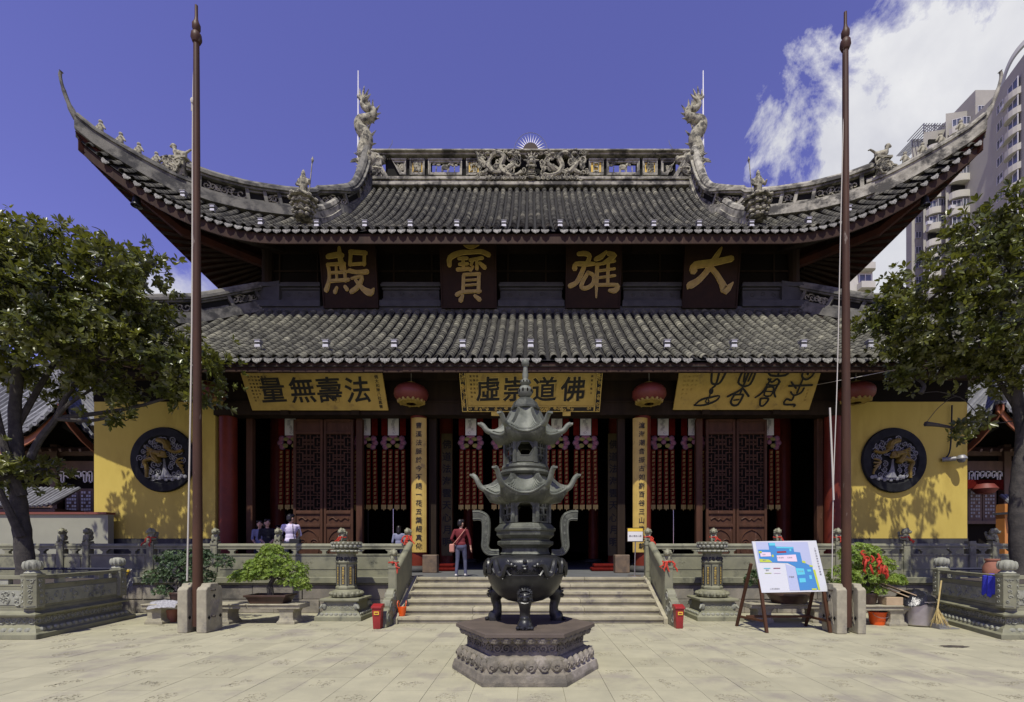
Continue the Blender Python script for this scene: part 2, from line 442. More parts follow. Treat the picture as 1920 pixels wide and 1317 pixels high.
m_irond = M('cast_bronze_dark', (.04,.041,.038), (.026,.027,.026), 5, .35, .15, 35, metal=.5, c3=(.085,.088,.08), s3=3, t3=.64)
m_ironl = M('weathered_bronze', (.155,.165,.125), (.095,.105,.078), 6, .6, .25, 40, metal=.1, c3=(.24,.25,.2), s3=2, t3=.63)
m_plinth = M('weathered_plinth', (.19,.17,.125), (.1,.092,.07), 7, .85, .5, 40, c3=(.3,.27,.22), s3=1.8, t3=.6)
m_plate = M('brown_slab', (.11,.088,.066), (.084,.068,.052), 3, .6, .1, 40)
m_pole = M('pole_paint', (.072,.037,.021), (.05,.027,.017), 3, .5, .1, 20, c3=(.3,.26,.21), s3=8, t3=.70, stretch=(1,1,.25), spec=.15)
m_rope = M('rope', (.45,.43,.36), None, rough=.9)
m_bark = M('bark', (.06,.054,.043), (.034,.031,.026), 8, .9, .8, 30, c3=(.11,.105,.085), s3=3, t3=.66)
m_leaf = M('magnolia_leaf', (.058,.076,.015), (.13,.138,.028), 1.3, .33, vary=.5, tint=True, spec=.5, c3=(.17,.10,.02), s3=6, t3=.73)
def leafy(m, col, f):
    t = m.node_tree; b = t.nodes['Principled BSDF']; tr = t.nodes.new('ShaderNodeBsdfTranslucent'); tr.inputs[0].default_value = (*col, 1); mx = t.nodes.new('ShaderNodeMixShader'); mx.inputs[0].default_value = f
    o = [n for n in t.nodes if n.type == 'OUTPUT_MATERIAL'][0]; t.links.new(b.outputs[0], mx.inputs[1]); t.links.new(tr.outputs[0], mx.inputs[2]); t.links.new(mx.outputs[0], o.inputs[0])
leafy(m_leaf, (.16,.17,.02), .28)
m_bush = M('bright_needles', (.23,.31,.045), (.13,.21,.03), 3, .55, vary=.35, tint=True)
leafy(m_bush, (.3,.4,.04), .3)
m_bushd = M('shaded_needles', (.03,.06,.02), (.05,.085,.024), 3, .5, vary=.4, tint=True)  # darker needles: shade over the bonsai behind the left pole is in the colour
m_soil = M('soil', (.05,.04,.03), None, rough=.95)
m_clay = M('brown_glaze', (.07,.038,.026), (.05,.03,.02), 4, .4)
m_terra = M('terracotta', (.3,.13,.075), (.24,.1,.06), 6, .8)
m_redbin = M('red_metal', (.26,.022,.02), (.2,.018,.016), 3, .35)
m_label = M('yellow_label', (.68,.47,.04), None, rough=.6)
m_orange = M('orange_plastic', (.72,.1,.012), None, rough=.35)
m_steel = M('steel', (.42,.4,.37), (.34,.32,.29), 5, .32, .05, 30, metal=.8)
m_blackbag = M('black_plastic', (.012,.012,.013), None, rough=.22, bump=.5, bscale=12)
m_card = M('cardboard', (.42,.32,.19), (.36,.27,.16), 4, .85)
m_straw = M('straw', (.45,.36,.15), (.36,.27,.1), 12, .85)
m_bluecl = M('blue_cloth', (.05,.06,.52), (.035,.04,.4), 15, .85)
m_greycl = M('mop_cloth', (.2,.2,.2), (.35,.35,.35), 30, .9)
m_skin = M('skin', (.48,.29,.2), None, rough=.55)
m_hair = M('black_hair', (.012,.01,.009), None, rough=.4)
m_lilac = M('lilac_shirt', (.62,.56,.68), (.55,.5,.62), 9, .8, .3, 18)
m_navy = M('navy_trousers', (.03,.032,.05), (.022,.024,.038), 6, .85, .2, 20)
m_bluegr = M('grey_blue_trousers', (.075,.08,.125), (.055,.06,.095), 6, .85, .25, 18)
m_maroon = M('maroon_top', (.13,.011,.014), (.1,.009,.011), 6, .8, .3, 18)
m_blackcl = M('black_dress', (.016,.016,.017), None, rough=.85)
m_bagpink = M('pink_brown_bag', (.4,.18,.13), None, rough=.6)
m_shoe = M('pale_shoes', (.5,.48,.42), None, rough=.6)
m_greyshirt = M('grey_blue_shirt', (.19,.2,.28), None, rough=.8)
m_cream = M('cream_wall', (.28,.28,.205), (.25,.25,.185), 1.2, .85)
m_brownred = M('brown_red_paint', (.17,.05,.03), None, rough=.6)
m_sidewood = M('side_hall_wood', (.11,.065,.045), (.075,.045,.032), 3, .6, stretch=(1,1,.3))
m_sidetile = M('side_roof_tile', (.17,.175,.18), (.11,.112,.116), 6, .7, .2, 30, vary=.3, tint=True)
m_tower = M('tower_render', (.335,.325,.27), (.3,.292,.245), .35, .85)
m_tower2 = M('tower_render_pale', (.45,.44,.37), (.4,.39,.33), .4, .85)
m_glass = M('tower_glass', (.06,.07,.085), (.11,.12,.14), .5, .1, spec=.8)
m_sash = M('window_sash', (.5,.5,.5), None, rough=.5)
m_metalgr = M('grey_metal', (.22,.22,.22), None, rough=.5, metal=.3)
m_signw = M('sign_face', (.54,.56,.56), None, rough=.35)
m_lav = M('map_lavender', (.38,.42,.55), None, rough=.4)
m_mapb = M('map_blue', (.055,.21,.44), None, rough=.4)
m_mapt = M('map_teal', (.10,.48,.56), None, rough=.4)
m_mapy = M('map_lime', (.42,.5,.05), None, rough=.4)
m_mapp = M('map_pink', (.64,.52,.58), None, rough=.4)
m_mapr = M('map_red', (.26,.03,.03), None, rough=.4)
m_text = M('grey_print', (.2,.2,.21), None, rough=.6)
m_medal = M('medallion_black', (.010,.0105,.011), (.02,.021,.021), 3, .6, .12, 20, spec=.1)
m_cloudw = M('relief_white', (.23,.235,.22), (.14,.14,.17), 14, .6)
m_dragon = M('relief_gold', (.22,.155,.03), (.15,.1,.018), 9, .5)
# ================================================================== ground
T = 0.93                                                   # terrace height
g = MB(); g.add([(-900,-300,-.06),(900,-300,-.06),(900,1500,-.06),(-900,1500,-.06)], [(0,1,2,3)])
g.build('ground', m_ground, kind='structure')
yard = MB(); yard.box(-24, 24, -6, 14.2, -.05, -.012); yard = yard.build('courtyard', m_ground, kind='structure')
PW, PD = 0.54, 0.55
def rose(mb, cx, cy, s):
    """carved flower in one slab: short raised scrolls"""
    for k in range(24):
        a = random.uniform(0, 2*pi); r = random.uniform(.02, .17); x, y = cx + r*cos(a)*1.15, cy + r*sin(a)*.9
        pts = []; b = random.uniform(0, 2*pi); q = random.uniform(.014, .036)
        for i in range(5):
            c = b + i*.85; pts.append((x + q*cos(c), y + q*sin(c), 0.0005))
        mb.tube(pts, .0042, 3, False)
px0 = [(-PW+.0016)/2, (PW-.0016)/2]; py0 = [(-PD+.0016)/2, (PD-.0016)/2]
pv = []
for k in range(3):
    q = MB(); e = .0018
    x0, x1, y0, y1 = px0[0], px0[1], py0[0], py0[1]
    q.add([(x0,y0,-.04),(x1,y0,-.04),(x1,y1,-.04),(x0,y1,-.04),(x0+e,y0+e,0),(x1-e,y0+e,0),(x1-e,y1-e,0),(x0+e,y1-e,0)],
          [(0,1,5,4),(1,2,6,5),(2,3,7,6),(3,0,4,7),(4,5,6,7)])
    pv.append(q.mesh('paving_stone', m_paver))
carved = []
for k in range(4):
    q = MB(); rose(q, 0, 0, 1); carved.append(q.mesh('flower_carving', m_carve))
cells = []
for j in range(-10, 24):
    for i in range(-42, 43):
        x = (i + .5*(j % 2)*0) * PW + .12; y = 2.0 + j*PD
        if y > 13.5: continue
        seen = y > 4.9 and abs(x*FPX/y) < 1010 and y < 11.9 and not (abs(x) < 3 and y > 10.6)
        cells.append((seen, y, x, i, j))
order = sorted([c for c in cells if c[0]], key=lambda c: c[1])
singles = set((c[3], c[4]) for c in order[:296])
rest = MB(); restc = MB()
for seen, y, x, i, j in cells:
    dz = random.uniform(-.0012, .0012)
    if (i, j) in singles:
        o = inst('paving_stone', pv[(i*3+j) % 3], yard, Matrix.Translation((x, y, dz)) )
        if (i + j) % 2 == 0 and random.random() < .9:
            inst('flower_carving', random.choice(carved), o, Matrix.Rotation(random.choice((0, 1, 2, 3))*pi/2, 4, 'Z') @ Matrix.Translation((0,0,.0012)))
    else:
        v, f = place(pv[0], Matrix.Translation((x, y, dz))); rest.add(v, f, tint=random.random())
        if seen and (i + j) % 2 == 0:
            v, f = place(random.choice(carved), Matrix.Translation((x, y, dz+.0012))); restc.add(v, f)
rest.build('paving_stone', m_paver, yard, kind='stuff'); restc.build('flower_carving', m_carve, yard, kind='stuff')
dr = MB(); c = P(1789, 1213, 8.05); pts = []
for k in range(22):
    a = 2*pi*k/22; r = random.uniform(.75, 1.1); pts.append((c.x + .25*r*cos(a), c.y + .11*r*sin(a)))
dr.prism(pts, .003, .0065)
m_drain = M('rusty_iron', (.075,.06,.04), (.04,.035,.028), 14, .8, .4, 40)
tag(dr.build('drain_cover', m_drain), 'small dark rusty drain plate set in the pale paving', 'drain cover')

# ================================================================== terrace and steps
terrace = MB(); terrace.box(-17, 17, 12.32, 36, -.02, T-.01); terrace = terrace.build('terrace', m_terr, kind='structure')
m_floor = M('terrace_floor', (.12,.125,.12), (.09,.095,.09), 2, .6)
q = MB(); q.box(-17, 17, 12.30, 36, T-.008, T); q.build('floor', m_floor, terrace)
for s in (-1, 1):
    q = MB(); a, b = sorted((s*3.02, s*17))
    q.box(a, b, 12.08, 12.55, T-.15, T+.004); q.box(a, b, 12.14, 12.5, T-.2, T-.152)
    q.build('edge_slab', m_green, terrace, bevel=.012)
    x = 3.04; row = 0
    for row in range(2):
        x = 3.04 + (.4 if row else 0)
        if row: q = MB(); q.box(min(s*3.04, s*3.42), max(s*3.04, s*3.42), 12.16, 12.5, .36, T-.203); q.build('stone_block', m_terr, terrace, bevel=.015)
        while x < 15.5:
            w = random.uniform(.85, 1.5); a, b = sorted((s*x, s*(x+w-.012)))
            q = MB(); d = random.uniform(-.015, .015)
            q.box(a, b, 12.16+d, 12.5, (.0, .36)[row], (.352, T-.203)[row]); q.build('stone_block', m_terr, terrace, bevel=.015); x += w
steps = MB(); steps.box(-2.95, 2.95, 10.9, 12.34, 0, .3); steps = steps.build('stairs', m_terr, kind='structure')
for k in range(6):
    y = 10.46 + .35*k; z0, z1 = .155*k, .155*(k+1); cuts = [-3.0, random.uniform(-1.6,-.8), random.uniform(.6,1.5), 3.0]
    if k == 5: cuts = [-3.0, -1.9, -.3, 1.4, 3.0]
    for a, b in zip(cuts[:-1], cuts[1:]):
        q = MB(); q.box(a+.003, b-.003, y-.025, y+.44, z1-.07, z1 - (.001 if k == 5 else 0)); q.box(a+.003, b-.003, y+.012, y+.42, z0+.002, z1-.071)
        q.build('step_block', m_step, steps, bevel=.008)

# lions, one carving shared by every post
lion_parts = [((0,.02,.05),(.085,.1,.05)), ((0,-.01,.12),(.062,.062,.09)), ((0,.07,.09),(.075,.06,.06)), ((0,-.04,.22),(.066,.07,.064)),
              ((0,-.1,.2),(.04,.035,.032)), ((0,.02,.2),(.075,.06,.075)), ((-.04,-.07,.0),(-.042,-.05,.12),.026,.026), ((.04,-.07,.0),(.042,-.05,.12),.026,.026),
              ((0,-.04,.285),(.035,.04,.025)), ((0,.12,.1),(0,.13,.2),.022,.03)]
for k in range(9):
    a = 2*pi*k/9; lion_parts.append(((.072*cos(a), .012, .215 + .066*sin(a)), (.023,.03,.023)))
lion_parts += [((-.045,-.08,.255),(.016,.014,.012)), ((.045,-.08,.255),(.016,.014,.012)), ((0,-.13,.225),(.016,.016,.014))]
me_lion = organic(lion_parts, .011, 2, 'stone_lion'); me_lion.materials.append(m_green)

def post_bm(x, y, z0, z1, w=.17):
    q = MB(); q.box(x-w/2, x+w/2, y-w/2, y+w/2, z0, z1)
    q.box(x-w/2-.012, x+w/2+.012, y-w/2-.012, y+w/2+.012, z1-.11, z1-.05)
    q.box(x-w/2+.02, x+w/2-.02, y-w/2-.008, y+w/2, z0+.15, z1-.16)
    return q
def balustrade(label, xs, lions, Y, ends):
    root = thing('stone_balustrade', label, 'balustrade', (sum(xs)/len(xs), Y, T))
    for i, x in enumerate(xs):
        p = post_bm(x, Y, T, 1.87).build('post', m_green, root, bevel=.008)
        if lions[i]:
            inst('stone_lion', me_lion, p, Matrix.Translation((x - root.location.x, 0, 1.87 - T)) @ Matrix.Rotation(random.uniform(-.5,.5), 4, 'Z') @ Matrix.Scale(1.12, 4))
    al = sorted(xs + ends)
    for a, b in zip(al[:-1], al[1:]):
        a += .085; b -= .085
        if b - a < .12: continue
        q = MB(); q.tube([(a, Y, 1.745), (b, Y, 1.745)], .062, 10); q.box(a, b, Y-.05, Y+.05, 1.66, 1.70); q.build('rail', m_green, root)
        q = MB(); q.box(a, b, Y-.06, Y+.06, T, 1.06); q.box(a, b, Y-.045, Y+.045, 1.062, 1.52); q.box(a+.06, b-.06, Y-.058, Y+.04, 1.13, 1.46)
        q.box(a, b, Y-.065, Y+.065, 1.49, 1.535)
        cx = (a+b)/2
        for s in (-1, 1): q.spiral((cx + s*.05, Y-.06, 1.3), .045, (s,0,0), (0,0,1), 1.3, .008, n=4, steps=10)
        q.build('panel', m_green, root, bevel=.006)
        n = max(1, round((b-a)/.75))
        for k in range(n):
            xx = a + (b-a)*(k+.5)/n
            q = MB(); q.layers([([(xx-w, Y-.04),(xx+w, Y-.04),(xx+w, Y+.04),(xx-w, Y+.04)], z) for w, z in ((.06,1.535),(.045,1.57),(.05,1.6),(.1,1.63),(.12,1.66))])
            q.build('strut', m_green, root)
    return root
X = lambda px, Y: (px - CX) * Y / FPX
BY = 12.3
balustrade('grey-green stone balustrade left of the steps with small lions on its posts', [X(p, BY) for p in (765, 642, 522, 404, 285, 165, 117, 45)], [1,1,1,1,1,1,1,0], BY, [X(-60, BY)])
balustrade('grey-green stone balustrade right of the steps behind the map board', [X(p, BY) for p in (1215, 1338, 1458, 1570, 1697, 1819, 1862)], [1,1,1,1,1,0,1], BY, [X(1990, BY)])
for s in (-1, 1):
    root = thing('stair_balustrade', ['', 'sloping stone stair rail beside the red bin with the map board to its right', 'sloping stone stair rail at the left end of the steps'][s], 'stair rail', (s*3.14, 10.75, 0), group='stone rails flanking the steps')
    x = s*3.14
    p = post_bm(x, 10.75, 0, 1.33, .19).build('post', m_green, root, bevel=.008)
    inst('stone_lion', me_lion, p, Matrix.Translation((0, 0, 1.33)) @ Matrix.Rotation(-s*.5, 4, 'Z') @ Matrix.Scale(1.12, 4))
    q = MB(); q.slab([(10.845,.25),(12.2,.95),(12.2,1.72),(10.845,1.10)], (x-.055,0,0), (0,1,0), (0,0,1), (.11,0,0)); q.build('panel', m_green, root, bevel=.01)
    q = MB(); q.tube([(x,10.845,1.14),(x,11.1,1.25),(x,12.0,1.68),(x,12.2,1.78)], .085, 10); q.build('rail', m_green, root, smooth=True)
    q = MB(); prof = [(10.65,0),(10.65,.74),(10.58,.78),(10.48,.75),(10.42,.66),(10.4,.58),(10.33,.6),(10.22,.55),(10.17,.44),(10.17,.36),(10.1,.36),(10.0,.3),(9.95,.2),(9.92,.0)]
    q.slab(prof[::-1], (x-.09,0,0), (0,1,0), (0,0,1), (.18,0,0))
    d = q.build('drum_stone', m_green, root, bevel=.02)
    q = MB()
    for sx in (-1, 1):
        for cy, cz, r in ((10.52,.6,.12),(10.28,.4,.13),(10.07,.17,.12),(10.5,.28,.13)):
            q.spiral((x+sx*.092, cy, cz), r, (0,1,0), (0,0,1), 1.7, .014, n=4, steps=14)
    q.build('scroll_carving', m_greenl, d)
    q = MB(); q.slab([(10.4,.0),(12.3,.84),(12.3,.96),(10.4,.13)], (s*3.0-.045,0,0), (0,1,0), (0,0,1), (.09,0,0)); q.build('stringer', m_step, root, bevel=.006)

def ribbon(name_label, pts, w=.03, loose=3, cat='ribbon', group='red ribbons tied to the lions'):
    """a ribbon knotted round something at pts[0] radius, with loose hanging ends"""
    c, r = pts; q = MB(); ring = []
    for k in range(13):
        a = 2*pi*k/12; ring.append((c[0]+r*cos(a), c[1]+r*sin(a), c[2]+.012*sin(3*a)))
    q.tube(ring, .014, 5, False)
    for k in range(loose):
        a = random.uniform(-2.6, -.5); p = [(c[0]+r*cos(a), c[1]+r*sin(a), c[2])]
        L = random.uniform(.12, .26)
        for i in range(1, 5):
            p.append((p[0][0]+random.uniform(-.03,.03)*i*.6 + .12*cos(a)*i/4, p[0][1]-.012*i, c[2]-L*i/4))
        q.tube(p, [.016,.02,.02,.018,.012], 5)
    q.ell((c[0]+r*cos(-1.5), c[1]+r*sin(-1.5), c[2]), .03, 6)
    return tag(q.build('red_ribbon', m_ribbon, smooth=True), name_label, cat, group)
ribbon('red ribbon bundle on the lion at the top left of the steps', ((X(765,BY), BY, 2.0), .1), loose=9)
ribbon('red ribbon on the lion of the low post left of the steps', ((-3.14, 10.75, 1.36), .11), loose=2)
ribbon('red ribbon on the lion at the top right of the steps', ((X(1215,BY), BY, 1.98), .1), loose=4)
ribbon('red ribbon with long ends on the lion of the low post right of the steps', ((3.14, 10.75, 1.38), .12), loose=5)
for px, w in ((642,'lion above the left stone pillar bowl'),(1338,'lion above the right stone pillar bowl'),(1458,'lion directly above the map board'),(1570,'dark lion beside the right flagpole'),(1697,'lion in front of the right ochre wall'),(285,'lion in front of the left ochre wall')):
    ribbon('short red ribbon on the ' + w, ((X(px,BY), BY, 1.97), .095), loose=2)
# ================================================================== temple hall
temple = thing('temple_hall', 'large temple hall with two tiled roofs and high upturned corners', 'temple', (0, 17.6, T))
def TB(): return MB()
# ---- roof geometry
EUY, EUH, RUY, RUH = 15.8, 12.4, 22.4, 18.9               # upper eave and ridge
def up_eave(x):
    s = max(0, (abs(x) - 8.5)/6.4); return EUY - .45*s*s, EUH + 2.8*s*s
HK = [0,.12,.24,.39,.53,.64,.7,.79,.88,.944,1.0]; HH = [15.5,15.0,14.72,14.46,14.36,14.4,14.5,14.72,14.98,15.2,15.5]
def hip_u(k): return (8.0 + 6.9*k, 19.4 - 4.0*k, interp(k, HK, HH))
def up_row(x, n=10):
    """points from eave to the top of the front slope at sideways place x"""
    ye, he = up_eave(x); ax = abs(x); pts = []
    if ax <= 8.0:
        for i in range(n+1):
            t = i/n; pts.append((x, EUY + 6.6*t, EUH + 6.5*(.65*t + .35*t*t)))
    else:
        k = (ax - 8.0)/6.9
        _, yh, hh = hip_u(min(k, 1)); hh -= .05
        if yh < ye + .02: yh = ye + .02
        for i in range(n+1):
            t = i/n; pts.append((x, ye + (yh-ye)*t, he + (hh-he)*(.773*t + .227*t*t)))
    return pts
ELY, ELH, RLY, RLH = 13.0, 6.94, 17.6, 10.6
def lo_eave(x):
    s = max(0, (abs(x) - 9.9)/5.5); return ELY - .4*s*s, ELH + 2.4*s*s
LK = [0,1.4,2.85,4.0,4.6,5.15]; LH = [10.6,9.5,8.75,8.6,8.8,9.3]
def lo_row(x, n=8):
    ye, he = lo_eave(x); ax = abs(x); pts = []
    if ax <= 10.15: yt, ht = RLY, RLH
    else:
        t = ax - 10.15; yt, ht = RLY - t*.99, interp(t, LK, LH) - .05
        yt = max(yt, ye + .02)
    for i in range(n+1):
        t = i/n; pts.append((x, ye + (yt-ye)*t, he + (ht-he)*(.80*t + .20*t*t)))
    return pts
def side_u(y):
    s = max(0, (21.75 - y)/6.4); return 12.6 + 2.3*s*s, EUH + 2.8*s*s
def sheet(rows, dz, mb, flip=False):
    n = len(rows[0]); vs = [(x, y, z+dz) for r in rows for x, y, z in r]; fs = []
    for i in range(len(rows)-1):
        for j in range(n-1):
            f = (i*n+j, (i+1)*n+j, (i+1)*n+j+1, i*n+j+1); fs.append(f[::-1] if flip else f)
    mb.add(vs, fs)
def frange(a, b, n): return [a + (b-a)*i/n for i in range(n+1)]
ux = [-14.88] + frange(-14.6, -8.0, 30) + frange(-7.6, 7.6, 24) + frange(8.0, 14.6, 30) + [14.88]
lx = frange(-15.25, -10.15, 22) + frange(-9.8, 9.8, 20) + frange(10.15, 15.25, 22)
# barrel tile
def tile_mesh(name, r, L, mat):
    q = MB(); n = 6; vs = []
    for ring, (rr, y, dz) in enumerate(((r, 0, 0), (r*.9, L, 0), (r*.8, 0, 0), (r*.78, L*.5, 0))):
        for k in range(n+1):
            a = pi*k/n; vs.append((rr*cos(a), y, rr*sin(a)*.92 + dz))
    fs = []
    for k in range(n):
        fs += [(k, k+1, n+1+k+1, n+1+k), (k+1, k, 2*(n+1)+k, 2*(n+1)+k+1), (2*(n+1)+k+1, 2*(n+1)+k, 3*(n+1)+k, 3*(n+1)+k+1)]
    q.add(vs, fs); return q.mesh(name, mat, True, None, 50)
def drip_mesh(name, w, mat):
    q = MB(); pr = [(-w/2, .02), (-w/2+.02, .05), (0, .035), (w/2-.02, .05), (w/2, .02), (w*.36, -.055), (w*.14, -.085), (0, -.115), (-w*.14, -.085), (-w*.36, -.055)]
    q.slab(pr, (0,0,0), (1,0,0), (0,0,1), (0,.022,0))
    ins = [(x*.72, z*.7-.006) for x, z in pr]; q.slab(ins[::-1], (0,-.006,0), (1,0,0), (0,0,1), (0,.008,0))
    return q.mesh(name, mat)
def frame_at(p, d):
    d = d.normalized(); sx = Vector((1,0,0)); sx = (sx - d*sx.dot(d)).normalized(); up = sx.cross(d)
    m = Matrix((sx, d, up)).transposed().to_4x4(); m.translation = p; return m
PITCH = .322
def tiled_roof(part, rowf, xmax, step, me_t, me_d, base, singles_per_row, mat, flat_n, pickx):
    """rows of barrel tiles up the slope; the lowest tiles of the rows in view are parts of their own"""
    rest = MB(); nx = int(xmax/PITCH); cnt = 0
    for i in range(-nx, nx+1):
        x = i*PITCH
        pts = [Vector(p) for p in rowf(x, flat_n)]
        L = [0]
        for a, b in zip(pts[:-1], pts[1:]): L.append(L[-1] + (b-a).length)
        s = 0; k = 0; tot = L[-1]
        while s < tot - .06:
            for j in range(1, len(L)):
                if L[j] >= s: break
            f = (s - L[j-1])/(L[j]-L[j-1]); p = pts[j-1].lerp(pts[j], f); d = pts[j]-pts[j-1]
            Mx = frame_at(p + Vector((random.uniform(-.008,.008), 0, .012)), d)
            Mx = Mx @ Matrix.Rotation(random.uniform(-.03,.03), 4, 'Z') @ Matrix.Rotation(-.05, 4, 'X')
            if k < singles_per_row and abs(x) < pickx and cnt < 298:
                Mx.translation = Mx.translation - base; inst('roof_tile', me_t, part, Mx); cnt += 1
            else:
                v, f2 = place(me_t, Mx); rest.add(v, f2, tint=random.random()+.001)
            s += step*random.uniform(.97,1.03); k += 1
        # drip tile between the rows
        if random.random() < .965:
            p = Vector(rowf(x + PITCH/2, 4)[0]) + Vector((0, -.03, -.045)); q = Vector(rowf(x + PITCH/2 + .05, 4)[0]) - Vector(rowf(x + PITCH/2 - .05, 4)[0])
            Md = Matrix.Translation(p - base) @ Matrix.Rotation(-math.atan2(q.z, q.x), 4, 'Y') @ Matrix.Rotation(random.uniform(-.08,.08), 4, 'Z') @ Matrix.Rotation(-.25, 4, 'X')
            inst('drip_tile', me_d, part, Md)
    o = rest.build('roof_tile', mat, part, kind='stuff', smooth=True, angle=50)
me_t1 = tile_mesh('roof_tile', .112, .30, m_tile); me_t2 = tile_mesh('roof_tile_upper', .112, .30, m_tile2)
me_d = drip_mesh('drip_tile', .285, m_drip)
base = WL[temple.name]
# ---- lower roof
q = MB(); sheet([lo_row(x, 8) for x in lx], -.06, q); sheet([lo_row(x, 8) for x in lx], -.22, q, True)
lower = q.build('lower_roof', m_deck, temple, smooth=True)
tiled_roof(lower, lo_row, 15.2, .215, me_t1, me_d, base, 4, m_tile, 8, 11.3)
q = MB()                                                   # side slopes and back of the lower roof
for s in (-1, 1):
    A = (s*15.35, 12.55, 9.3); pts = []
    rows = []
    for y, ye, he in ((12.55,15.35,9.3),(13.6,15.25,8.2),(15,15.0,7.4),(17.6,14.9,6.95),(30,14.9,6.95)):
        t = max(0, 17.6 - y); xi, hi = (10.15 + t*1.01, interp(t, LK, LH)) if t > 0 else (10.15, 10.6)
        rows.append([(s*lerp(xi, ye, k/4), y, lerp(hi, he, (k/4))-.06-.25*sin(pi*k/4)*.6) for k in range(5)])
    q = MB(); sheet(rows, 0, q, s > 0); q.build('side_roof', m_tile, temple, smooth=True)
# ---- upper roof
q = MB(); sheet([up_row(x, 10) for x in ux], -.06, q)
upper = q.build('upper_roof', m_deck, temple, smooth=True)
tiled_roof(upper, up_row, 14.75, .235, me_t2, me_d, base, 3, m_tile2, 10, 14.7)
q = MB()
for s in (-1, 1):                                          # side slopes, gables, back slope
    rows = []
    for y in (15.36, 15.8, 16.4, 17.2, 18.2, 19.4, 21.75, 25.4, 29):
        xe, he = side_u(y); k = min(1, max(0, (19.4-y)/4.0)); xi, _, hi = hip_u(k)
        if y > 25.4: xi, hi = 8 + (y-25.4)*1.2, 15.5 - (y-25.4)*.7
        rows.append([(s*lerp(xi, xe, j/5), y, lerp(hi, he, j/5) - .05 - .12*sin(pi*j/5)*min(1, (y-15.3))) for j in range(6)])
    sheet(rows, 0, q, s > 0)
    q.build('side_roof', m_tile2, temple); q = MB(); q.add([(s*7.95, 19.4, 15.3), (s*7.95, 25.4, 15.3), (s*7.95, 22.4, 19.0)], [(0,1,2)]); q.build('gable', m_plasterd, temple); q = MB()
q.add([(-8,22.4,18.9),(8,22.4,18.9),(12.6,29,12.4),(-12.6,29,12.4)], [(0,1,2,3)])
q.build('back_roof', m_tile2, temple)
side = MB()                                                # drip ends along the side eaves
for s in (-1, 1):
    y = 15.5
    while y < 28:
        xe, he = side_u(y); v, f = place(me_d, Matrix.Translation((s*xe, y, he-.05)) @ Matrix.Rotation(s*pi/2, 4, 'Z')); side.add(v, f)
        v, f = place(me_t2, Matrix.Translation((s*xe, y+.16, he)) @ Matrix.Rotation(s*pi/2, 4, 'Z')); side.add(v, f, tint=random.random()); y += .322
side.build('side_drip_tile', m_drip, upper, kind='stuff')
# soffits, fascias
def soffit(name, rowf, xs, inset, wallY, wallH, mat, drop):
    q = MB(); rows = []
    for x in xs:
        r = rowf(x, 4); ye, he = r[0][1], r[0][2]; yt = min(wallY, r[-1][1]); tt = (yt-ye)/max(.02, r[-1][1]-ye)
        rows.append([(x, lerp(ye+.12, yt, k/4), lerp(he, interp(tt*k/4, [i/4 for i in range(5)], [p[2] for p in r]), 1) - drop) for k in range(5)])
    sheet(rows, 0, q, True); return q.build(name, mat, temple, smooth=True)
soffit('upper_soffit', up_row, ux, 0, 18.1, 13, m_soffit, .30)
soffit('lower_soffit', lo_row, lx, 0, 16.2, 7, m_wood, .34)
def fascia(name, rowf, xs, mat, z0, z1, y=.10):
    path = [(x, rowf(x, 4)[0][1] + y, rowf(x, 4)[0][2]) for x in xs]
    q = MB(); q.band(path, -.03, .03, z0, z1); return q.build(name, mat, temple)
fascia('upper_fascia', up_row, ux, m_fascia, -.42, -.09)
fx = frange(-15.2, -10.2, 14) + [10.2*0-9.9 + 19.8*i/60 for i in range(61)] + frange(10.2, 15.2, 14)
flo = fascia('lower_fascia', lo_row, fx, m_fascia, -.36, -.09)
x = -10.6
while x < 10.6:                                            # the planks of the lower fascia
    w = random.uniform(.42, .6); ye, he = lo_eave(x + w/2)
    q = MB(); q.box(x+.004, min(x+w, 10.9)-.004, ye+.045+random.uniform(0,.012), ye+.066, he-.355+random.uniform(-.01,.01), he-.10); q.build('plank', m_fascia, flo); x += w
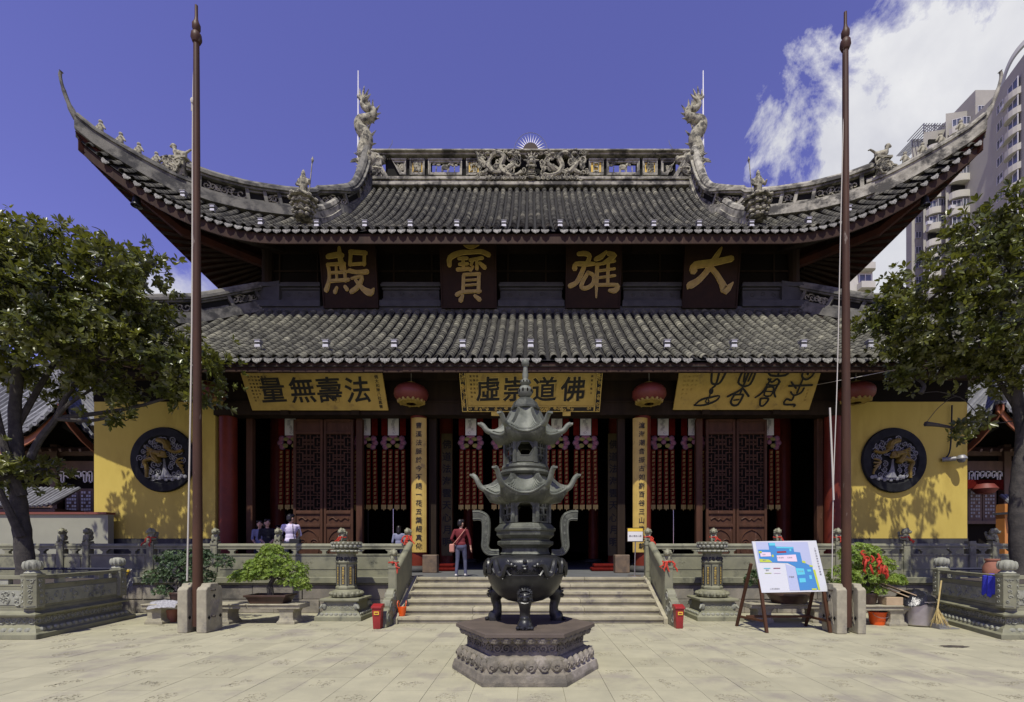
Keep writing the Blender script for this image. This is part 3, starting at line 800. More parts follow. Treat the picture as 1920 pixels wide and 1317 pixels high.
for s in (-1, 1):                                          # side fascia and soffit of the upper roof
    path = [(s*(side_u(y)[0]-.1), y, side_u(y)[1]) for y in (15.36,15.8,16.4,17.2,18.2,19.4,20.5,21.75,28.5)]
    q = MB(); q.band(path, -.03, .03, -.45, -.08); q.build('side_fascia', m_soffit, temple)
    rows = []
    for y in (15.36, 15.8, 16.4, 17.2, 18.2, 19.4, 21.75, 28.5):
        xe, he = side_u(y); k = min(1, max(0, (19.4-y)/4.0)); xi, _, hi = hip_u(k); xi = max(xi, 10.0)
        rows.append([(s*lerp(xe-.12, min(xi, xe-.12), j/4), y, lerp(he, lerp(he, hi, min(1,(xe-xi)/4.6)), j/4)-.42) for j in range(5)])
    q = MB(); sheet(rows, 0, q, s > 0); q.build('side_soffit', m_soffit, temple, smooth=True)
    q = MB()                                               # rafters fanned under the corner
    for k in range(26):
        t = k/25; x = 9.2 + 5.5*t; ye, he = up_eave(x); p = Vector((s*x, ye+.14, he-.36)); b = Vector((s*lerp(9.2, 10.3, t), 18.0, 13.0 - .0*t)); q.bar(p, p.lerp(b, .75), .07, .09)
        y = 15.6 + 6*t; xe, he = side_u(y); p = Vector((s*(xe-.14), y, he-.46)); b = Vector((s*10.2, lerp(18.2, y, t), 13.0)); q.bar(p, p.lerp(b, .75), .07, .09)
    q.build('rafter', m_wood, temple, kind='stuff')
    q = MB(); q.tube([(s*10.2,18.0,12.6),(s*12.5,16.9,13.1),(s*13.9,15.95,14.2),(s*14.85,15.4,15.35)], [.2,.2,.17,.1], 6); q.build('corner_beam', m_soffit, temple)
    q = MB(); q.tube([(s*10.15,17.4,10.2),(s*12.5,15.2,8.3),(s*14.3,13.4,8.1),(s*15.2,12.65,9.1)], [.2,.2,.17,.1], 6); q.build('corner_beam', m_wood, temple)

# ---- ridges: a wall in layers, with open panels and carving
def scrolls(q, a, u, v, w, h, n, r=.035, seed=None):
    """n random cloud scrolls in the rectangle a + u*[0,w] + v*[0,h]"""
    a, u, v = Vector(a), Vector(u), Vector(v)
    for k in range(n):
        R = random.uniform(.22, .42)*h; c = a + u*random.uniform(R*.6, max(R*.61, w-R*.6)) + v*random.uniform(R*.6, max(R*.61, h-R*.6))
        q.spiral(c, R, u, v, random.uniform(1.1, 1.9), r*random.uniform(.7,1.2), random.uniform(0, 6.28), random.choice((-1,1)), n=5, steps=12)
def ridge(label, path, top, width, mat, panel_len, thin_end=None):
    """path of base points, top: list of heights; builds the layered hip ridge as parts"""
    n = len(path); f = lambda a: [a*t for t in top]
    q = MB(); q.band(path, -width*.62, width*.62, -.12, [t*.16 for t in top]); q.band(path, -width*.5, width*.5, [t*.162 for t in top], [t*.25 for t in top])
    q.band(path, -width*.42, width*.42, [t*.252 for t in top], [t*.31 for t in top]); 
    q.band(path, -width*.42, width*.42, [t*.70 for t in top], [t*.77 for t in top]); q.band(path, -width*.56, width*.56, [t*.772 for t in top], [t*.86 for t in top])
    q.tube([(p[0], p[1], p[2]+t*.9) for p, t in zip(path, top)], [max(.07, width*.36)]*n, 10)
    R = q.build(label, mat, temple)
    q = MB(); q.band(path, -width*.10, width*.10, f(.3), f(.71)); q.build('web', m_recess, R)
    # posts and carving
    P_ = [Vector(p) for p in path]; L = [0]
    for a, b in zip(P_[:-1], P_[1:]): L.append(L[-1] + (b-a).length)
    s = .1; k = 0; posts = MB(); carve = MB()
    while s < L[-1] - .05:
        def at(s):
            for j in range(1, n):
                if L[j] >= s: break
            f = (s-L[j-1])/(L[j]-L[j-1]); return P_[j-1].lerp(P_[j], f), (P_[j]-P_[j-1]).normalized(), lerp(top[j-1], top[j], f)
        p, d, t = at(s); side = Vector((d.y, -d.x, 0)).normalized(); side = side if side.y < 0 else -side
        up = Vector((0,0,1))
        Mx = Matrix((d, -side, d.cross(-side))).transposed()
        q = MB(); q.obox(p + up*(t*.5), (.12, width*.72, t*.42), Mx); q.build('ridge_post', mat, R)
        ln = panel_len[k % len(panel_len)]
        if s + ln < L[-1]:
            p2, d2, t2 = at(s + ln*.5)
            if k % 2 == 0:
                m = max(3, int(ln*5)); h = t2*.36
                for c in range(m):
                    u = -ln*.42 + ln*.84*(c+.5)/m
                    carve.spiral(p2 + d2*u + side*(width*.16) + up*(t2*(.5 + random.uniform(-.06,.06))), h*random.uniform(.35,.5), d2, Vector((0,0,1)), random.uniform(1,1.8), .03, random.uniform(0,6), random.choice((-1,1)), n=5, steps=10)
            else:
                for zz in (.36,.66): posts.obox(p2 + up*(t2*zz) , (ln*.86, width*.5, t2*.05), Matrix((d2, -side, d2.cross(-side))).transposed())
        s += ln; k += 1
    posts.build('panel_rail', mat, R, kind='stuff'); carve.build('scroll_carving', m_statue, R, smooth=True)
    return R
def hip_path(s, k0, k1, n): return [(s*hip_u(lerp(k0,k1,i/n))[0], hip_u(lerp(k0,k1,i/n))[1], hip_u(lerp(k0,k1,i/n))[2]) for i in range(n+1)]
for s in (-1, 1):
    # from the end of the main ridge down the gable edge, then out along the hip
    desc = catmull([(7.75,22.2,19.2),(7.75,21.5,17.75),(7.8,20.6,16.45),(8.0,19.6,15.62),(8.7,18.99,15.18)], 5)
    pth = [(s*a, b, c) for a, b, c in desc[:-1]] + hip_path(s, .1, .63, 12); m = len(pth)
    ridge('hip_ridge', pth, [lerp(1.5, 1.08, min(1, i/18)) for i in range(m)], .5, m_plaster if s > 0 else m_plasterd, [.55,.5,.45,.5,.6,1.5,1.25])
    # low outer hip ridge sweeping up to the corner
    pt = hip_path(s, .60, 1.0, 14); n = len(pt)
    q = MB(); tp = [lerp(.62, .42, i/(n-1)) for i in range(n)]
    q.band(pt, -.24, .24, -.2, [t*.35 for t in tp]); q.band(pt, -.17, .17, [t*.352 for t in tp], [t*.62 for t in tp]); q.band(pt, -.22, .22, [t*.622 for t in tp], [t*.78 for t in tp])
    q.tube([(a, b, c + t*.86) for (a, b, c), t in zip(pt, tp)], .12, 8)
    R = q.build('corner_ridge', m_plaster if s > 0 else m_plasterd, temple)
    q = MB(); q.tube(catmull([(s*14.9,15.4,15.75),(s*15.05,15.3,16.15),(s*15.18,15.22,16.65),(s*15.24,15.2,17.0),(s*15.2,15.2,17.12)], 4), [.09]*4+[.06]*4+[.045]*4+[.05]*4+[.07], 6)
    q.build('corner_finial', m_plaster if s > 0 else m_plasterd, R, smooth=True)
    # short ridge ending in the guardian statue
    pt = [(s*a, b, c) for a, b, c in catmull([(8.0,19.3,15.3),(8.1,18.6,14.55),(8.2,17.9,13.95),(8.25,17.5,13.7)], 4)]
    q = MB(); q.band(pt, -.26, .26, -.1, .3); q.band(pt, -.17, .17, .302, .55); q.tube([(a, b, c+.62) for a, b, c in pt], .15, 8); q.build('short_ridge', m_plaster, temple)
# main ridge
main = MB(); RY = 22.4
main.box(-7.95, 7.95, RY-.42, RY+.42, 18.8, 19.12); main.box(-7.9, 7.9, RY-.33, RY+.33, 19.122, 19.36)
main = main.build('main_ridge', m_plaster, temple, bevel=.03)
q = MB(); q.box(-7.6, 7.6, RY-.40, RY+.40, 19.365, 19.47); q.box(-7.3, 7.3, RY-.30, RY+.30, 19.472, 19.55)
q.box(-7.4, 7.4, RY-.30, RY+.30, 20.42, 20.53); q.box(-7.5, 7.5, RY-.42, RY+.42, 20.535, 20.62)
q.box(-7.5, 7.5, RY-.34, RY+.34, 20.622, 20.72); q.build('moulding', m_plaster, main, bevel=.015)
x = -7.5
while x < 7.45:
    w = min(.55, 7.5-x); q = MB(); q.tube([(x+.004, RY, 20.74), (x+w-.004, RY, 20.74)], .2, 8); q.build('ridge_cap_tile', m_plasterd, main); x += w
for a, b in ((-6.9, -4.72), (-3.38, 3.73), (5.02, 6.9)): q = MB(); q.box(a, b, RY-.08, RY+.08, 19.555, 20.415); q.build('panel_back', m_recess, main)
for a, b in ((-4.72, -3.38), (3.73, 5.02)):
    for c_, d in ((19.555, 19.80), (20.20, 20.415)): q = MB(); q.box(a, b, RY-.08, RY+.08, c_, d); q.build('panel_back', m_recess, main)
q = MB()
for k in range(150):
    x = -6.8 + 13.6*k/149
    for z in (19.62, 20.35): q.ell((x, RY-.1, z), (.03,.03,.035), 5)
q.build('bead', m_statue, main, kind='stuff')
m_ygold = M('yellow_panel', (.62,.42,.06), (.5,.33,.05), 6, .7)
def ridge_panel(x0, x1, tri=0, fill=None, char=None):
    z0, z1 = 19.72, 20.28; sk = .42*tri
    def quad(e): 
        a = (x0+e + (sk*(1 if tri > 0 else 0))*(1), z0+e); b = (x1-e - (0 if tri >= 0 else -sk), z0+e)
        if tri > 0: return [(x0+e+.42, z0+e), (x1-e, z0+e), (x1-e, z1-e), (x0+e, z1-e)]
        if tri < 0: return [(x0+e, z0+e), (x1-e-.42, z0+e), (x1-e, z1-e), (x0+e, z1-e)]
        return [(x0+e, z0+e), (x1-e, z0+e), (x1-e, z1-e), (x0+e, z1-e)]
    o, i = quad(0), quad(.11); q = MB()
    for k in range(4):
        a, b, c, d = o[k], o[(k+1)%4], i[(k+1)%4], i[k]; mid = lambda p, r: (p[0]*.55+r[0]*.45, p[1]*.55+r[1]*.45)
        m1, m2 = mid(a, d), mid(b, c)
        q.slab([a, b, m2, m1], (0,RY-.22,0), (1,0,0), (0,0,1), (0,.13,0)); q.slab([m1, m2, c, d], (0,RY-.18,0), (1,0,0), (0,0,1), (0,.09,0))
    f = q.build('ridge_panel', m_plaster, main)
    if fill != 'horse': q = MB(); q.slab(quad(.105), (0,RY-.145,0), (1,0,0), (0,0,1), (0,.015,0)); q.build('panel_face', m_ygold if char else m_recess, f)
    q = MB()
    if char: put_glyph(q, char, ((x0+x1)/2, RY-.17, (z0+z1)/2), (1,0,0), (0,0,1), .40, .022, .05)
    elif fill == 'horse':
        cx, cz = (x0+x1)/2, (z0+z1)/2
        q.ell((cx, RY-.14, cz+.02), (.2,.06,.1), 8); q.tube([(cx+.15,RY-.14,cz+.05),(cx+.25,RY-.14,cz+.16),(cx+.33,RY-.14,cz+.12)], [.06,.045,.03], 6)
        for d in (-.15,-.1,.1,.16): q.tube([(cx+d,RY-.14,cz),(cx+d*1.1,RY-.14,cz-.17)], [.035,.02], 5)
        for sx in (-.45, .45):
            q.tube([(cx+sx,RY-.13,cz-.18),(cx+sx*.95,RY-.13,cz+.05)], .025, 5)
            for k in range(7): q.ell((cx+sx+random.uniform(-.17,.17), RY-.14, cz+.12+random.uniform(-.06,.06)), (.07,.03,.035), 6)
    else:
        scrolls(q, (x0+.12, RY-.16, z0+.14), (1,0,0), (0,0,1), x1-x0-.24, z1-z0-.28, 6, .022)
    q.build('ridge_relief', m_statue, f)
ridge_panel(-6.6, -5.9, 1); ridge_panel(-5.72, -5.02, 0, None, '輝'); ridge_panel(-4.85, -3.25, 0, 'horse'); ridge_panel(-3.05, -2.35, 0, None, '增')
ridge_panel(2.75, 3.45, 0, None, '日'); ridge_panel(3.6, 5.15, 0, 'horse'); ridge_panel(5.3, 6.0, 0, None, '佛'); ridge_panel(6.18, 6.9, -1)
# carved dragons in the middle of the ridge
q = MB()
for s in (-1, 1):
    cx = .03
    def pl(pts): return [(cx + s*a, RY - .3 - (i % 3)*.03, b) for i, (a, b) in enumerate(pts)]
    q.tube(catmull(pl([(.45,19.75),(.8,19.55),(1.2,19.62),(1.45,19.95),(1.3,20.25),(1.6,20.42),(1.95,20.2),(2.0,19.85),(2.3,19.65)]), 5), [.1]*12+[.13]*16+[.09]*13, 7)
    q.tube(catmull(pl([(.9,20.35),(.75,20.1),(1.0,19.9),(1.35,19.78),(1.75,19.72),(2.1,19.98),(2.45,20.3),(2.6,20.55)]), 5), [.07]*10+[.11]*16+[.05]*10, 7)
    for a, b in ((.7,20.35),(.85,20.45),(1.0,20.33),(2.05,20.35),(1.75,20.48)): q.ell((cx+s*a, RY-.4, b), (.13,.1,.08), 7)
    for k in range(6):
        a = .15*k; q.tube([(cx+s*.95, RY-.4, 20.35), (cx+s*(.65+.03*k), RY-.45, 20.15+.09*k)], [.04,.012], 5)
    for k in range(52):
        c = (cx + s*random.uniform(.35, 2.6), RY-.3-random.uniform(0,.12), random.uniform(19.35, 20.55)); q.spiral(c, random.uniform(.09,.18), (1,0,0), (0,0,1), random.uniform(1.1,1.9), .036, random.uniform(0,6), random.choice((-1,1)), n=5, steps=10)
    for k in range(9): q.spiral((cx+s*(.35+.22*k), RY-.42, 19.34+.03*(k % 2)), .11, (1,0,0), (0,0,1), 1.5, .03, pi/2, s, n=5, steps=10)
    q.tube(pl([(2.25,20.05),(2.5,20.15),(2.55,20.45),(2.75,20.6),(3.2,20.55)]), [.06,.05,.05,.04,.03], 6)
for k in range(5): q.ell((.03, RY-.42, 19.4+.1*k), (.3-.03*k,.12,.06), 10)
q.ell((.03, RY-.45, 20.02), (.22,.16,.2), 10); q.ell((.03, RY-.6, 19.95), (.11,.1,.08), 8); q.ell((-.07, RY-.58, 20.07), .045, 6); q.ell((.13, RY-.58, 20.07), .045, 6)
q.tube([(-.2,RY-.5,19.85),(.03,RY-.62,19.8),(.26,RY-.5,19.85)], .035, 6); q.box(-.1,.16,RY-.5,RY-.3,19.3,19.36)
for k in range(7):
    a = pi*k/6; q.tube([(.03+.2*cos(a),RY-.42,20.08+.18*sin(a)),(.03+.36*cos(a),RY-.42,20.1+.36*sin(a))], [.05,.015], 5)
q.build('dragon_relief', m_statue, main, smooth=True)
# the sun with rays on top
q = MB(); q.lathe([(0,-.03),(.38,-.03),(.38,.03),(0,.03)], 24, (0,0,0)); q.v = [(x, RY+z, 20.9+y) for x, y, z in q.v]
sunp = q.build('sun_disc', M('rusty_disc', (.045,.03,.02), None, rough=.8), main)
q = MB()
for k in range(15):
    a = pi*(k+.5)/15; q.slab([(.38*cos(a-.045),.38*sin(a-.045)),(.38*cos(a+.045),.38*sin(a+.045)),(.72*cos(a),.72*sin(a))][::-1], (0,RY-.01,20.92), (1,0,0), (0,0,1), (0,.02,0))
q.build('sun_ray', m_white, sunp)
q = MB(); q.tube([(.8*cos(pi*k/24), RY, 20.9+.8*sin(pi*k/24)) for k in range(25)], .012, 4); q.build('sun_hoop', m_metalgr, sunp)
# end dragons
for s in (-1, 1):
    e = 7.72; f = RY/FPX
    def D(px, py): return ((1 if s > 0 else -1)*abs(px-CX)*f, RY-.1, EYE + (CY-py)*f)
    q = MB(); body = catmull([D(688,300),D(684,275),D(689,252),D(677,238),D(676,226),D(690,222),D(700,218),D(701,208),D(688,206),D(680,198),D(684,190)], 5)
    n = len(body); q.tube(body, [lerp(.36, .085, (i/(n-1))**.8) for i in range(n)], 10)
    for i in range(0, n-6, 2):                             # back fins
        a, b = Vector(body[i]), Vector(body[i+1]); d = (b-a).normalized(); nn = Vector((d.z, 0, -d.x)); nn = nn if nn.x*s < 0 else -nn
        r = lerp(.42,.1,(i/(n-1))**.8); q.tube([a + nn*r*.8, a + nn*(r+.16) + Vector((0,0,.1))], [.07,.012], 4)
    for ang, L in ((2.5,.5),(2.0,.6),(1.55,.68),(1.1,.6),(.65,.5)):
        t = Vector(D(682,192)); q.tube([t, t + Vector((L*.6*cos(ang),0,L*.5*sin(ang))), t + Vector((L*.8*cos(ang)-.05*s,0,L*sin(ang)))], [.09,.06,.012], 5)
    h = Vector(D(690,305))                                 # head biting the ridge
    q.ell(h + Vector((-s*.2,-.15,.12)), (.42,.3,.3), 10); q.ell(h + Vector((-s*.62,-.15,.1)), (.3,.2,.14), 8); q.ell(h + Vector((-s*.5,-.15,-.22)), (.35,.2,.1), 8); q.ell(h+Vector((-s*.85,-.15,.2)), .1, 6)
    q.ell(h + Vector((-s*.25,-.42,.25)), .1, 6)
    for k in range(9):
        a = pi*.55 + k*.17; q.tube([h + Vector((s*.05*cos(a), -.25, .1)), h + Vector((-s*.7*cos(a), -.3, .55*sin(a)*(1 if k < 5 else .4)-.05))], [.09,.015], 5)
    for k in range(6):
        q.tube([h + Vector((s*.1,-.3,-.1-.1*k)), h + Vector((s*.42,-.35,.06-.12*k))], [.07,.012], 5)
    q.build('dragon_finial', m_statue, main, smooth=True)
    q = MB()
    q.slab([(0,19.36),(.95,19.36),(.2,20.55),(-.12,20.55)], (s*-7.05 if False else s*7.8,RY-.3,0), (-s,0,0), (0,0,1), (0,.3,0)); q.slab([(.98,19.36),(1.2,19.36),(.42,20.55),(.22,20.55)], (s*7.8,RY-.36,0), (-s,0,0), (0,0,1), (0,.4,0))
    scrolls(q, (s*7.7-(.55 if s > 0 else -.0), RY-.36, 19.5), (1,0,0), (0,0,1), .55, 1.0, 12, .05)
    q.build('ridge_end', m_plaster, main)
    q = MB(); a = Vector(D(673,300)); q.tube([a, a + Vector((0,0,1.9)), a + Vector((0,0,4.15))], [.05,.035,.022], 6); q.build('lightning_rod', m_white, main)
    q = MB(); a = Vector(D(720,280)); q.tube(catmull([a, a + Vector((-s*.25,0,.25)), a+Vector((-s*.4,0,.45)), a + Vector((-s*.43,0,.6))], 3), .012, 4); q.build('whisker_wire', m_metalgr, main)
# the ridge is lower and its panels taller than their first layout
RO, RN = [18.0,18.8,19.36,19.55,19.72,20.28,20.42,20.62,20.94,23.0,40.0], [18.0,18.7,18.98,19.2,19.32,20.1,20.22,20.38,20.62,23.0,40.0]
for o in [main] + list(main.children_recursive):
    if o.type == 'MESH':
        for v in o.data.vertices: v.co.z = interp(v.co.z + T, RO, RN) - T
# guardian statues at the foot of the short ridges
gp = [((0,0,.0),(0,0,.25),.26,.2), ((0,0,.35),(.3,.22,.08)), ((0,0,.45),(0,0,.75),.2,.24), ((0,0,.8),(0,0,1.15),.23,.25), ((0,0,1.2),(0,0,1.35),.1,.09), ((0,-.02,1.48),(.125,.13,.15)),
      ((0,0,1.62),(0,0,1.78),.11,.02), ((-.24,0,1.12),(-.36,-.1,.82),.1,.08), ((-.36,-.1,.82),(-.2,-.22,.7),.08,.06), ((.24,0,1.12),(.38,-.08,.85),.1,.08), ((.38,-.08,.85),(.42,-.2,1.0),.08,.06),
      ((-.2,-.1,.3),(-.28,-.18,.0),.1,.1), ((.2,-.1,.3),(.28,-.18,.0),.1,.1), ((-.3,.05,1.2),(.08,.1,.08)), ((.3,.05,1.2),(.08,.1,.08)), ((0,-.16,1.38),(.07,.05,.1))]
me_guard = organic(gp, .035, 1, 'guardian'); me_guard.materials.append(m_statue)
for s in (-1, 1):
    p = P(CX + s*426, 412, 17.3); q = MB()
    for k, (r, h) in enumerate(((.3,.16),(.36,.14),(.3,.12),(.42,.12),(.36,.1),(.5,.14))):
        z = sum((.16,.14,.12,.12,.1,.14)[:k]); n = 9
        q.ell((p.x, p.y, p.z + z + h/2), (r, r, h*.62), 10)
        for j in range(n): q.ell((p.x + r*.9*cos(2*pi*j/n), p.y + r*.9*sin(2*pi*j/n), p.z+z+h*.5), (.1,.1,h*.5), 5)
    ped = q.build('statue_pedestal', m_statue, temple, smooth=True)
    inst('guardian_figure', me_guard, ped, Matrix.Translation(p + Vector((0,0,.74)) - base) @ Matrix.Scale(.62, 4))
    q = MB(); a = p + Vector((-s*.27,-.15,.75)); q.tube([a, a + Vector((-s*.12,0,1.25))], .018, 5); q.tube([a + Vector((-s*.12,0,1.2)), a + Vector((-s*.13,0,1.32)), a+Vector((-s*.145,0,1.45))], [.02,.05,.004], 5); q.build('spear', m_statue, ped)
# little beasts on the corner ridges
bp = [((-.12,0,.14),(.14,0,.2),.09,.1), ((.16,0,.22),(.2,0,.36),.07,.06), ((.22,0,.42),(.09,.075,.075)), ((.3,0,.4),(.05,.045,.04)), ((.12,.05,.15),(.14,.05,.0),.04,.04), ((.12,-.05,.15),(.14,-.05,.0),.04,.04), ((-.12,.05,.12),(-.08,.05,.0),.05,.04), ((-.12,-.05,.12),(-.08,-.05,.0),.05,.04), ((-.18,0,.2),(-.34,0,.3),.04,.03), ((-.34,0,.3),(-.42,0,.27),.03,.02)]
me_beast = organic(bp, .02, 1, 'ridge_beast'); me_beast.materials.append(m_statue)
sp = [((0,0,.0),(0,0,.2),.1,.09), ((0,0,.22),(.11,.09,.1)), ((0,0,.38),(.08,.08,.085)), ((-.08,0,.25),(-.18,0,.1),.05,.04), ((.1,0,.22),(.2,0,.14),.05,.04), ((.12,0,.1),(.2,0,.02),.06,.05)]
me_small = organic(sp, .018, 1, 'ridge_figure'); me_small.materials.append(m_statue)
for s in (-1, 1):
    x, y, z = hip_u(.655); q = MB(); q.box(s*x-.3, s*x+.3, y-.18, y+.18, z+1.1, z+1.17); q.box(s*x-.16, s*x+.2, y-.14, y+.14, z+.5, z+1.1); scrolls(q, (s*x-.4+(.0 if s>0 else -.3), y-.25, z+.45), (1,0,0), (0,0,1), .9, .6, 9, .04)
    b = q.build('beast_bracket', m_statue, temple)
    inst('ridge_beast', me_beast, b, Matrix.Translation(Vector((s*x, y, z+1.17)) - base) @ Matrix.Rotation(pi if s < 0 else 0, 4, 'Z') @ Matrix.Scale(1.1, 4))
    for k in (.74, .80, .86, .925):
        x, y, z = hip_u(k); inst('ridge_figure', me_small, temple, Matrix.Translation(Vector((s*x, y, z + lerp(.62,.42,(k-.6)/.4) + .04)) - base) @ Matrix.Rotation(pi if s < 0 else 0, 4, 'Z') @ Matrix.Scale(.8, 4))
# corner bells
bell = MB(); bell.lathe([(0,.0),(.05,-.01),(.09,-.05),(.11,-.15),(.13,-.28),(.17,-.34),(.165,-.36),(.12,-.3)], 12); bell.tube([(0,0,-.02),(0,0,.2)], .012, 5); bell.ell((0,0,-.36), (.03,.03,.06), 6)
me_bell = bell.mesh('bell', m_irond, True, None, 50)
for s, lab in ((-1, 'small dark bronze bell hanging under the left roof corner'), (1, 'small dark bronze bell hanging under the right roof corner')):
    x, y, z = (13.35, 15.9, 13.62)
    o = tag(bpy.data.objects.new('roof_bell', me_bell), lab, 'bell', 'bells under the roof corners'); C.objects.link(o); o.location = (s*x, y, z); WL[o.name] = o.location.copy()

# ---- walls of the two storeys
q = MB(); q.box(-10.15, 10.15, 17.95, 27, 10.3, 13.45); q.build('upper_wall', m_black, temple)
q = MB()
for s in (-1, 1):
    q.tube([(s*10.0,17.85,10.5),(s*10.0,17.85,13.4)], .2, 10)
q.box(-10.2, 10.2, 17.75, 17.93, 12.9, 13.15); q.box(-10.2, 10.2, 17.86, 17.93, 12.2, 12.26)
for k in range(14): q.box(-9.6+1.45*k, -9.54+1.45*k, 17.88, 17.93, 10.8, 12.9)
q.build('upper_beam', m_wood, temple)
# slate mouldings standing on the lower roof between the boards
for a, b in ((478, 604), (714, 828), (934, 1058), (1165, 1280), (1388, 1512)):
    Y = 17.55; x0, x1 = X(a, Y), X(b, Y); q = MB()
    for z0, z1, d, e in ((10.62,10.86,.30,0),(10.86,10.92,.2,.04),(10.92,11.0,.15,.06),(11.0,11.32,.1,.08),(11.32,11.4,.15,.06),(11.4,11.5,.24,.02),(11.5,11.58,.2,.05)):
        q.box(x0+e, x1-e, Y-d+.1, Y+.3, z0+.001, z1)
    o = q.build('slate_moulding', m_boji, temple, bevel=.015)
    q = MB(); w = x1-x0-.5
    for k in range(5): q.spiral((x0+.25+w*(k+.5)/5, Y-.002, 11.16), .09, (1,0,0), (0,0,1), 1.3, .012, 0, 1 if k % 2 else -1, n=4, steps=9)
    q.build('cloud_carving', m_boji, o)
q = MB(); q.box(-10.3, 10.3, 17.42, 17.9, 10.4, 10.66); q.build('roof_top_ledge', m_boji, temple)
for s in (-1, 1):                                          # ridges along the lower hips
    pt = [(s*(10.15+t), 17.6-t*.99, interp(t, LK, LH)) for t in frange(0, 5.1, 14)]
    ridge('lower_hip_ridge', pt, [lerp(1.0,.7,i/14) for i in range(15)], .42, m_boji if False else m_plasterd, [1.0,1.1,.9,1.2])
    q = MB(); q.band([(s*10.15, 17.7, 10.5), (s*9.3,17.6,10.55)], -.2, .2, 0, 1.05); q.build('ridge_block', m_boji, temple)
# ---- ground storey
GY = 14.9
q = MB(); q.box(-9.87, 9.87, GY-.30, GY+.14, 5.83, 6.28); q.box(-9.55, 9.55, GY+.14, GY+.3, 6.28, 7.9); q.build('lintel', m_wood, temple)
q = MB(); q.box(-9.87, 9.87, GY-.34, GY-.302, 6.2, 6.26); q.box(-9.87, 9.87, GY-.25, GY-.1, 6.281, 7.6); q.box(-13.6,13.6,GY-.9,GY-.7,6.75,6.95); q.build('lintel_strip', m_wood, temple)
me_col = MB(); me_col.lathe([(.27,0),(.26,2.5),(.25,6.3)], 18); me_col = me_col.mesh('column', m_redcol, True, None, 50)
me_bas = MB(); me_bas.lathe([(.42,0),(.46,.03),(.47,.1),(.43,.17),(.36,.2)], 18); me_bas = me_bas.mesh('column_base', m_boji, True, None, 50)
cols = [(x, GY) for x in (-9.6,-3.55,3.55,9.6)] + [(x, 17.8) for x in (-9.6,-3.2,3.2,9.6)] + [(x, 24) for x in (-3.2,3.2)]
for x, y in cols:
    c = inst('column', me_col, temple, Matrix.Translation(Vector((x, y, T)) - base)); inst('column_base', me_bas, c, Matrix.Identity(4))
for s in (-1, 1):
    q = MB(); a, b = sorted((s*9.88, s*13.68)); q.box(a, b, GY-.2, GY+.25, 1.98, 6.27); w = q.build('ochre_wall', m_yellow, temple, bevel=.01)
    q = MB(); q.box(a, b, GY-.23, GY+.25, T, 1.978); q.build('wall_base', m_boji, w)
    q = MB(); q.box(a-.02, b+.02, GY-.2, GY+.3, 6.272, 7.5); q.build('wall_head', m_black, w)
    q = MB(); a, b = sorted((s*13.3, s*13.66)); q.box(a, b, GY+.25, 31, T, 8.5); q.build('side_wall', m_wood, temple)
q = MB()                                                   # back wall with light slits between its doors
xs = [X(p, 30) for p in (300, 690, 736, 779, 1172, 1264, 1316, 1700)]
for a, b in zip(xs[:-1], xs[1:]): q.box(a+.05, b-.05, 30, 30.3, T, 6.0)
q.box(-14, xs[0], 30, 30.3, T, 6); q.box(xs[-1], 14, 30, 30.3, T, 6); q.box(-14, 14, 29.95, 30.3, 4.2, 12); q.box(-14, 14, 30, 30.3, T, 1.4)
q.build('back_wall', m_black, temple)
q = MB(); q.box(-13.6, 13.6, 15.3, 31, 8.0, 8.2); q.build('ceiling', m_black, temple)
for px in (1150, 838):                                     # gold couplet boards on the inner columns, the hall's shade put into their colour
    q = MB(); x = X(px, 17.3); q.box(x-.2, x+.2, 17.28, 17.34, 1.4, 5.9); o = q.build('inner_couplet', M('shaded_gold_board', (.10,.075,.022), (.07,.052,.016), 3, .6), temple)
    q = MB()
    for k in range(9): put_glyph(q, '佛道法海雲天心月明'[k], (x, 17.27, 5.5-.45*k), (1,0,0), (0,0,1), .34, .02, .01)
    q.build('letter', m_ink, o)
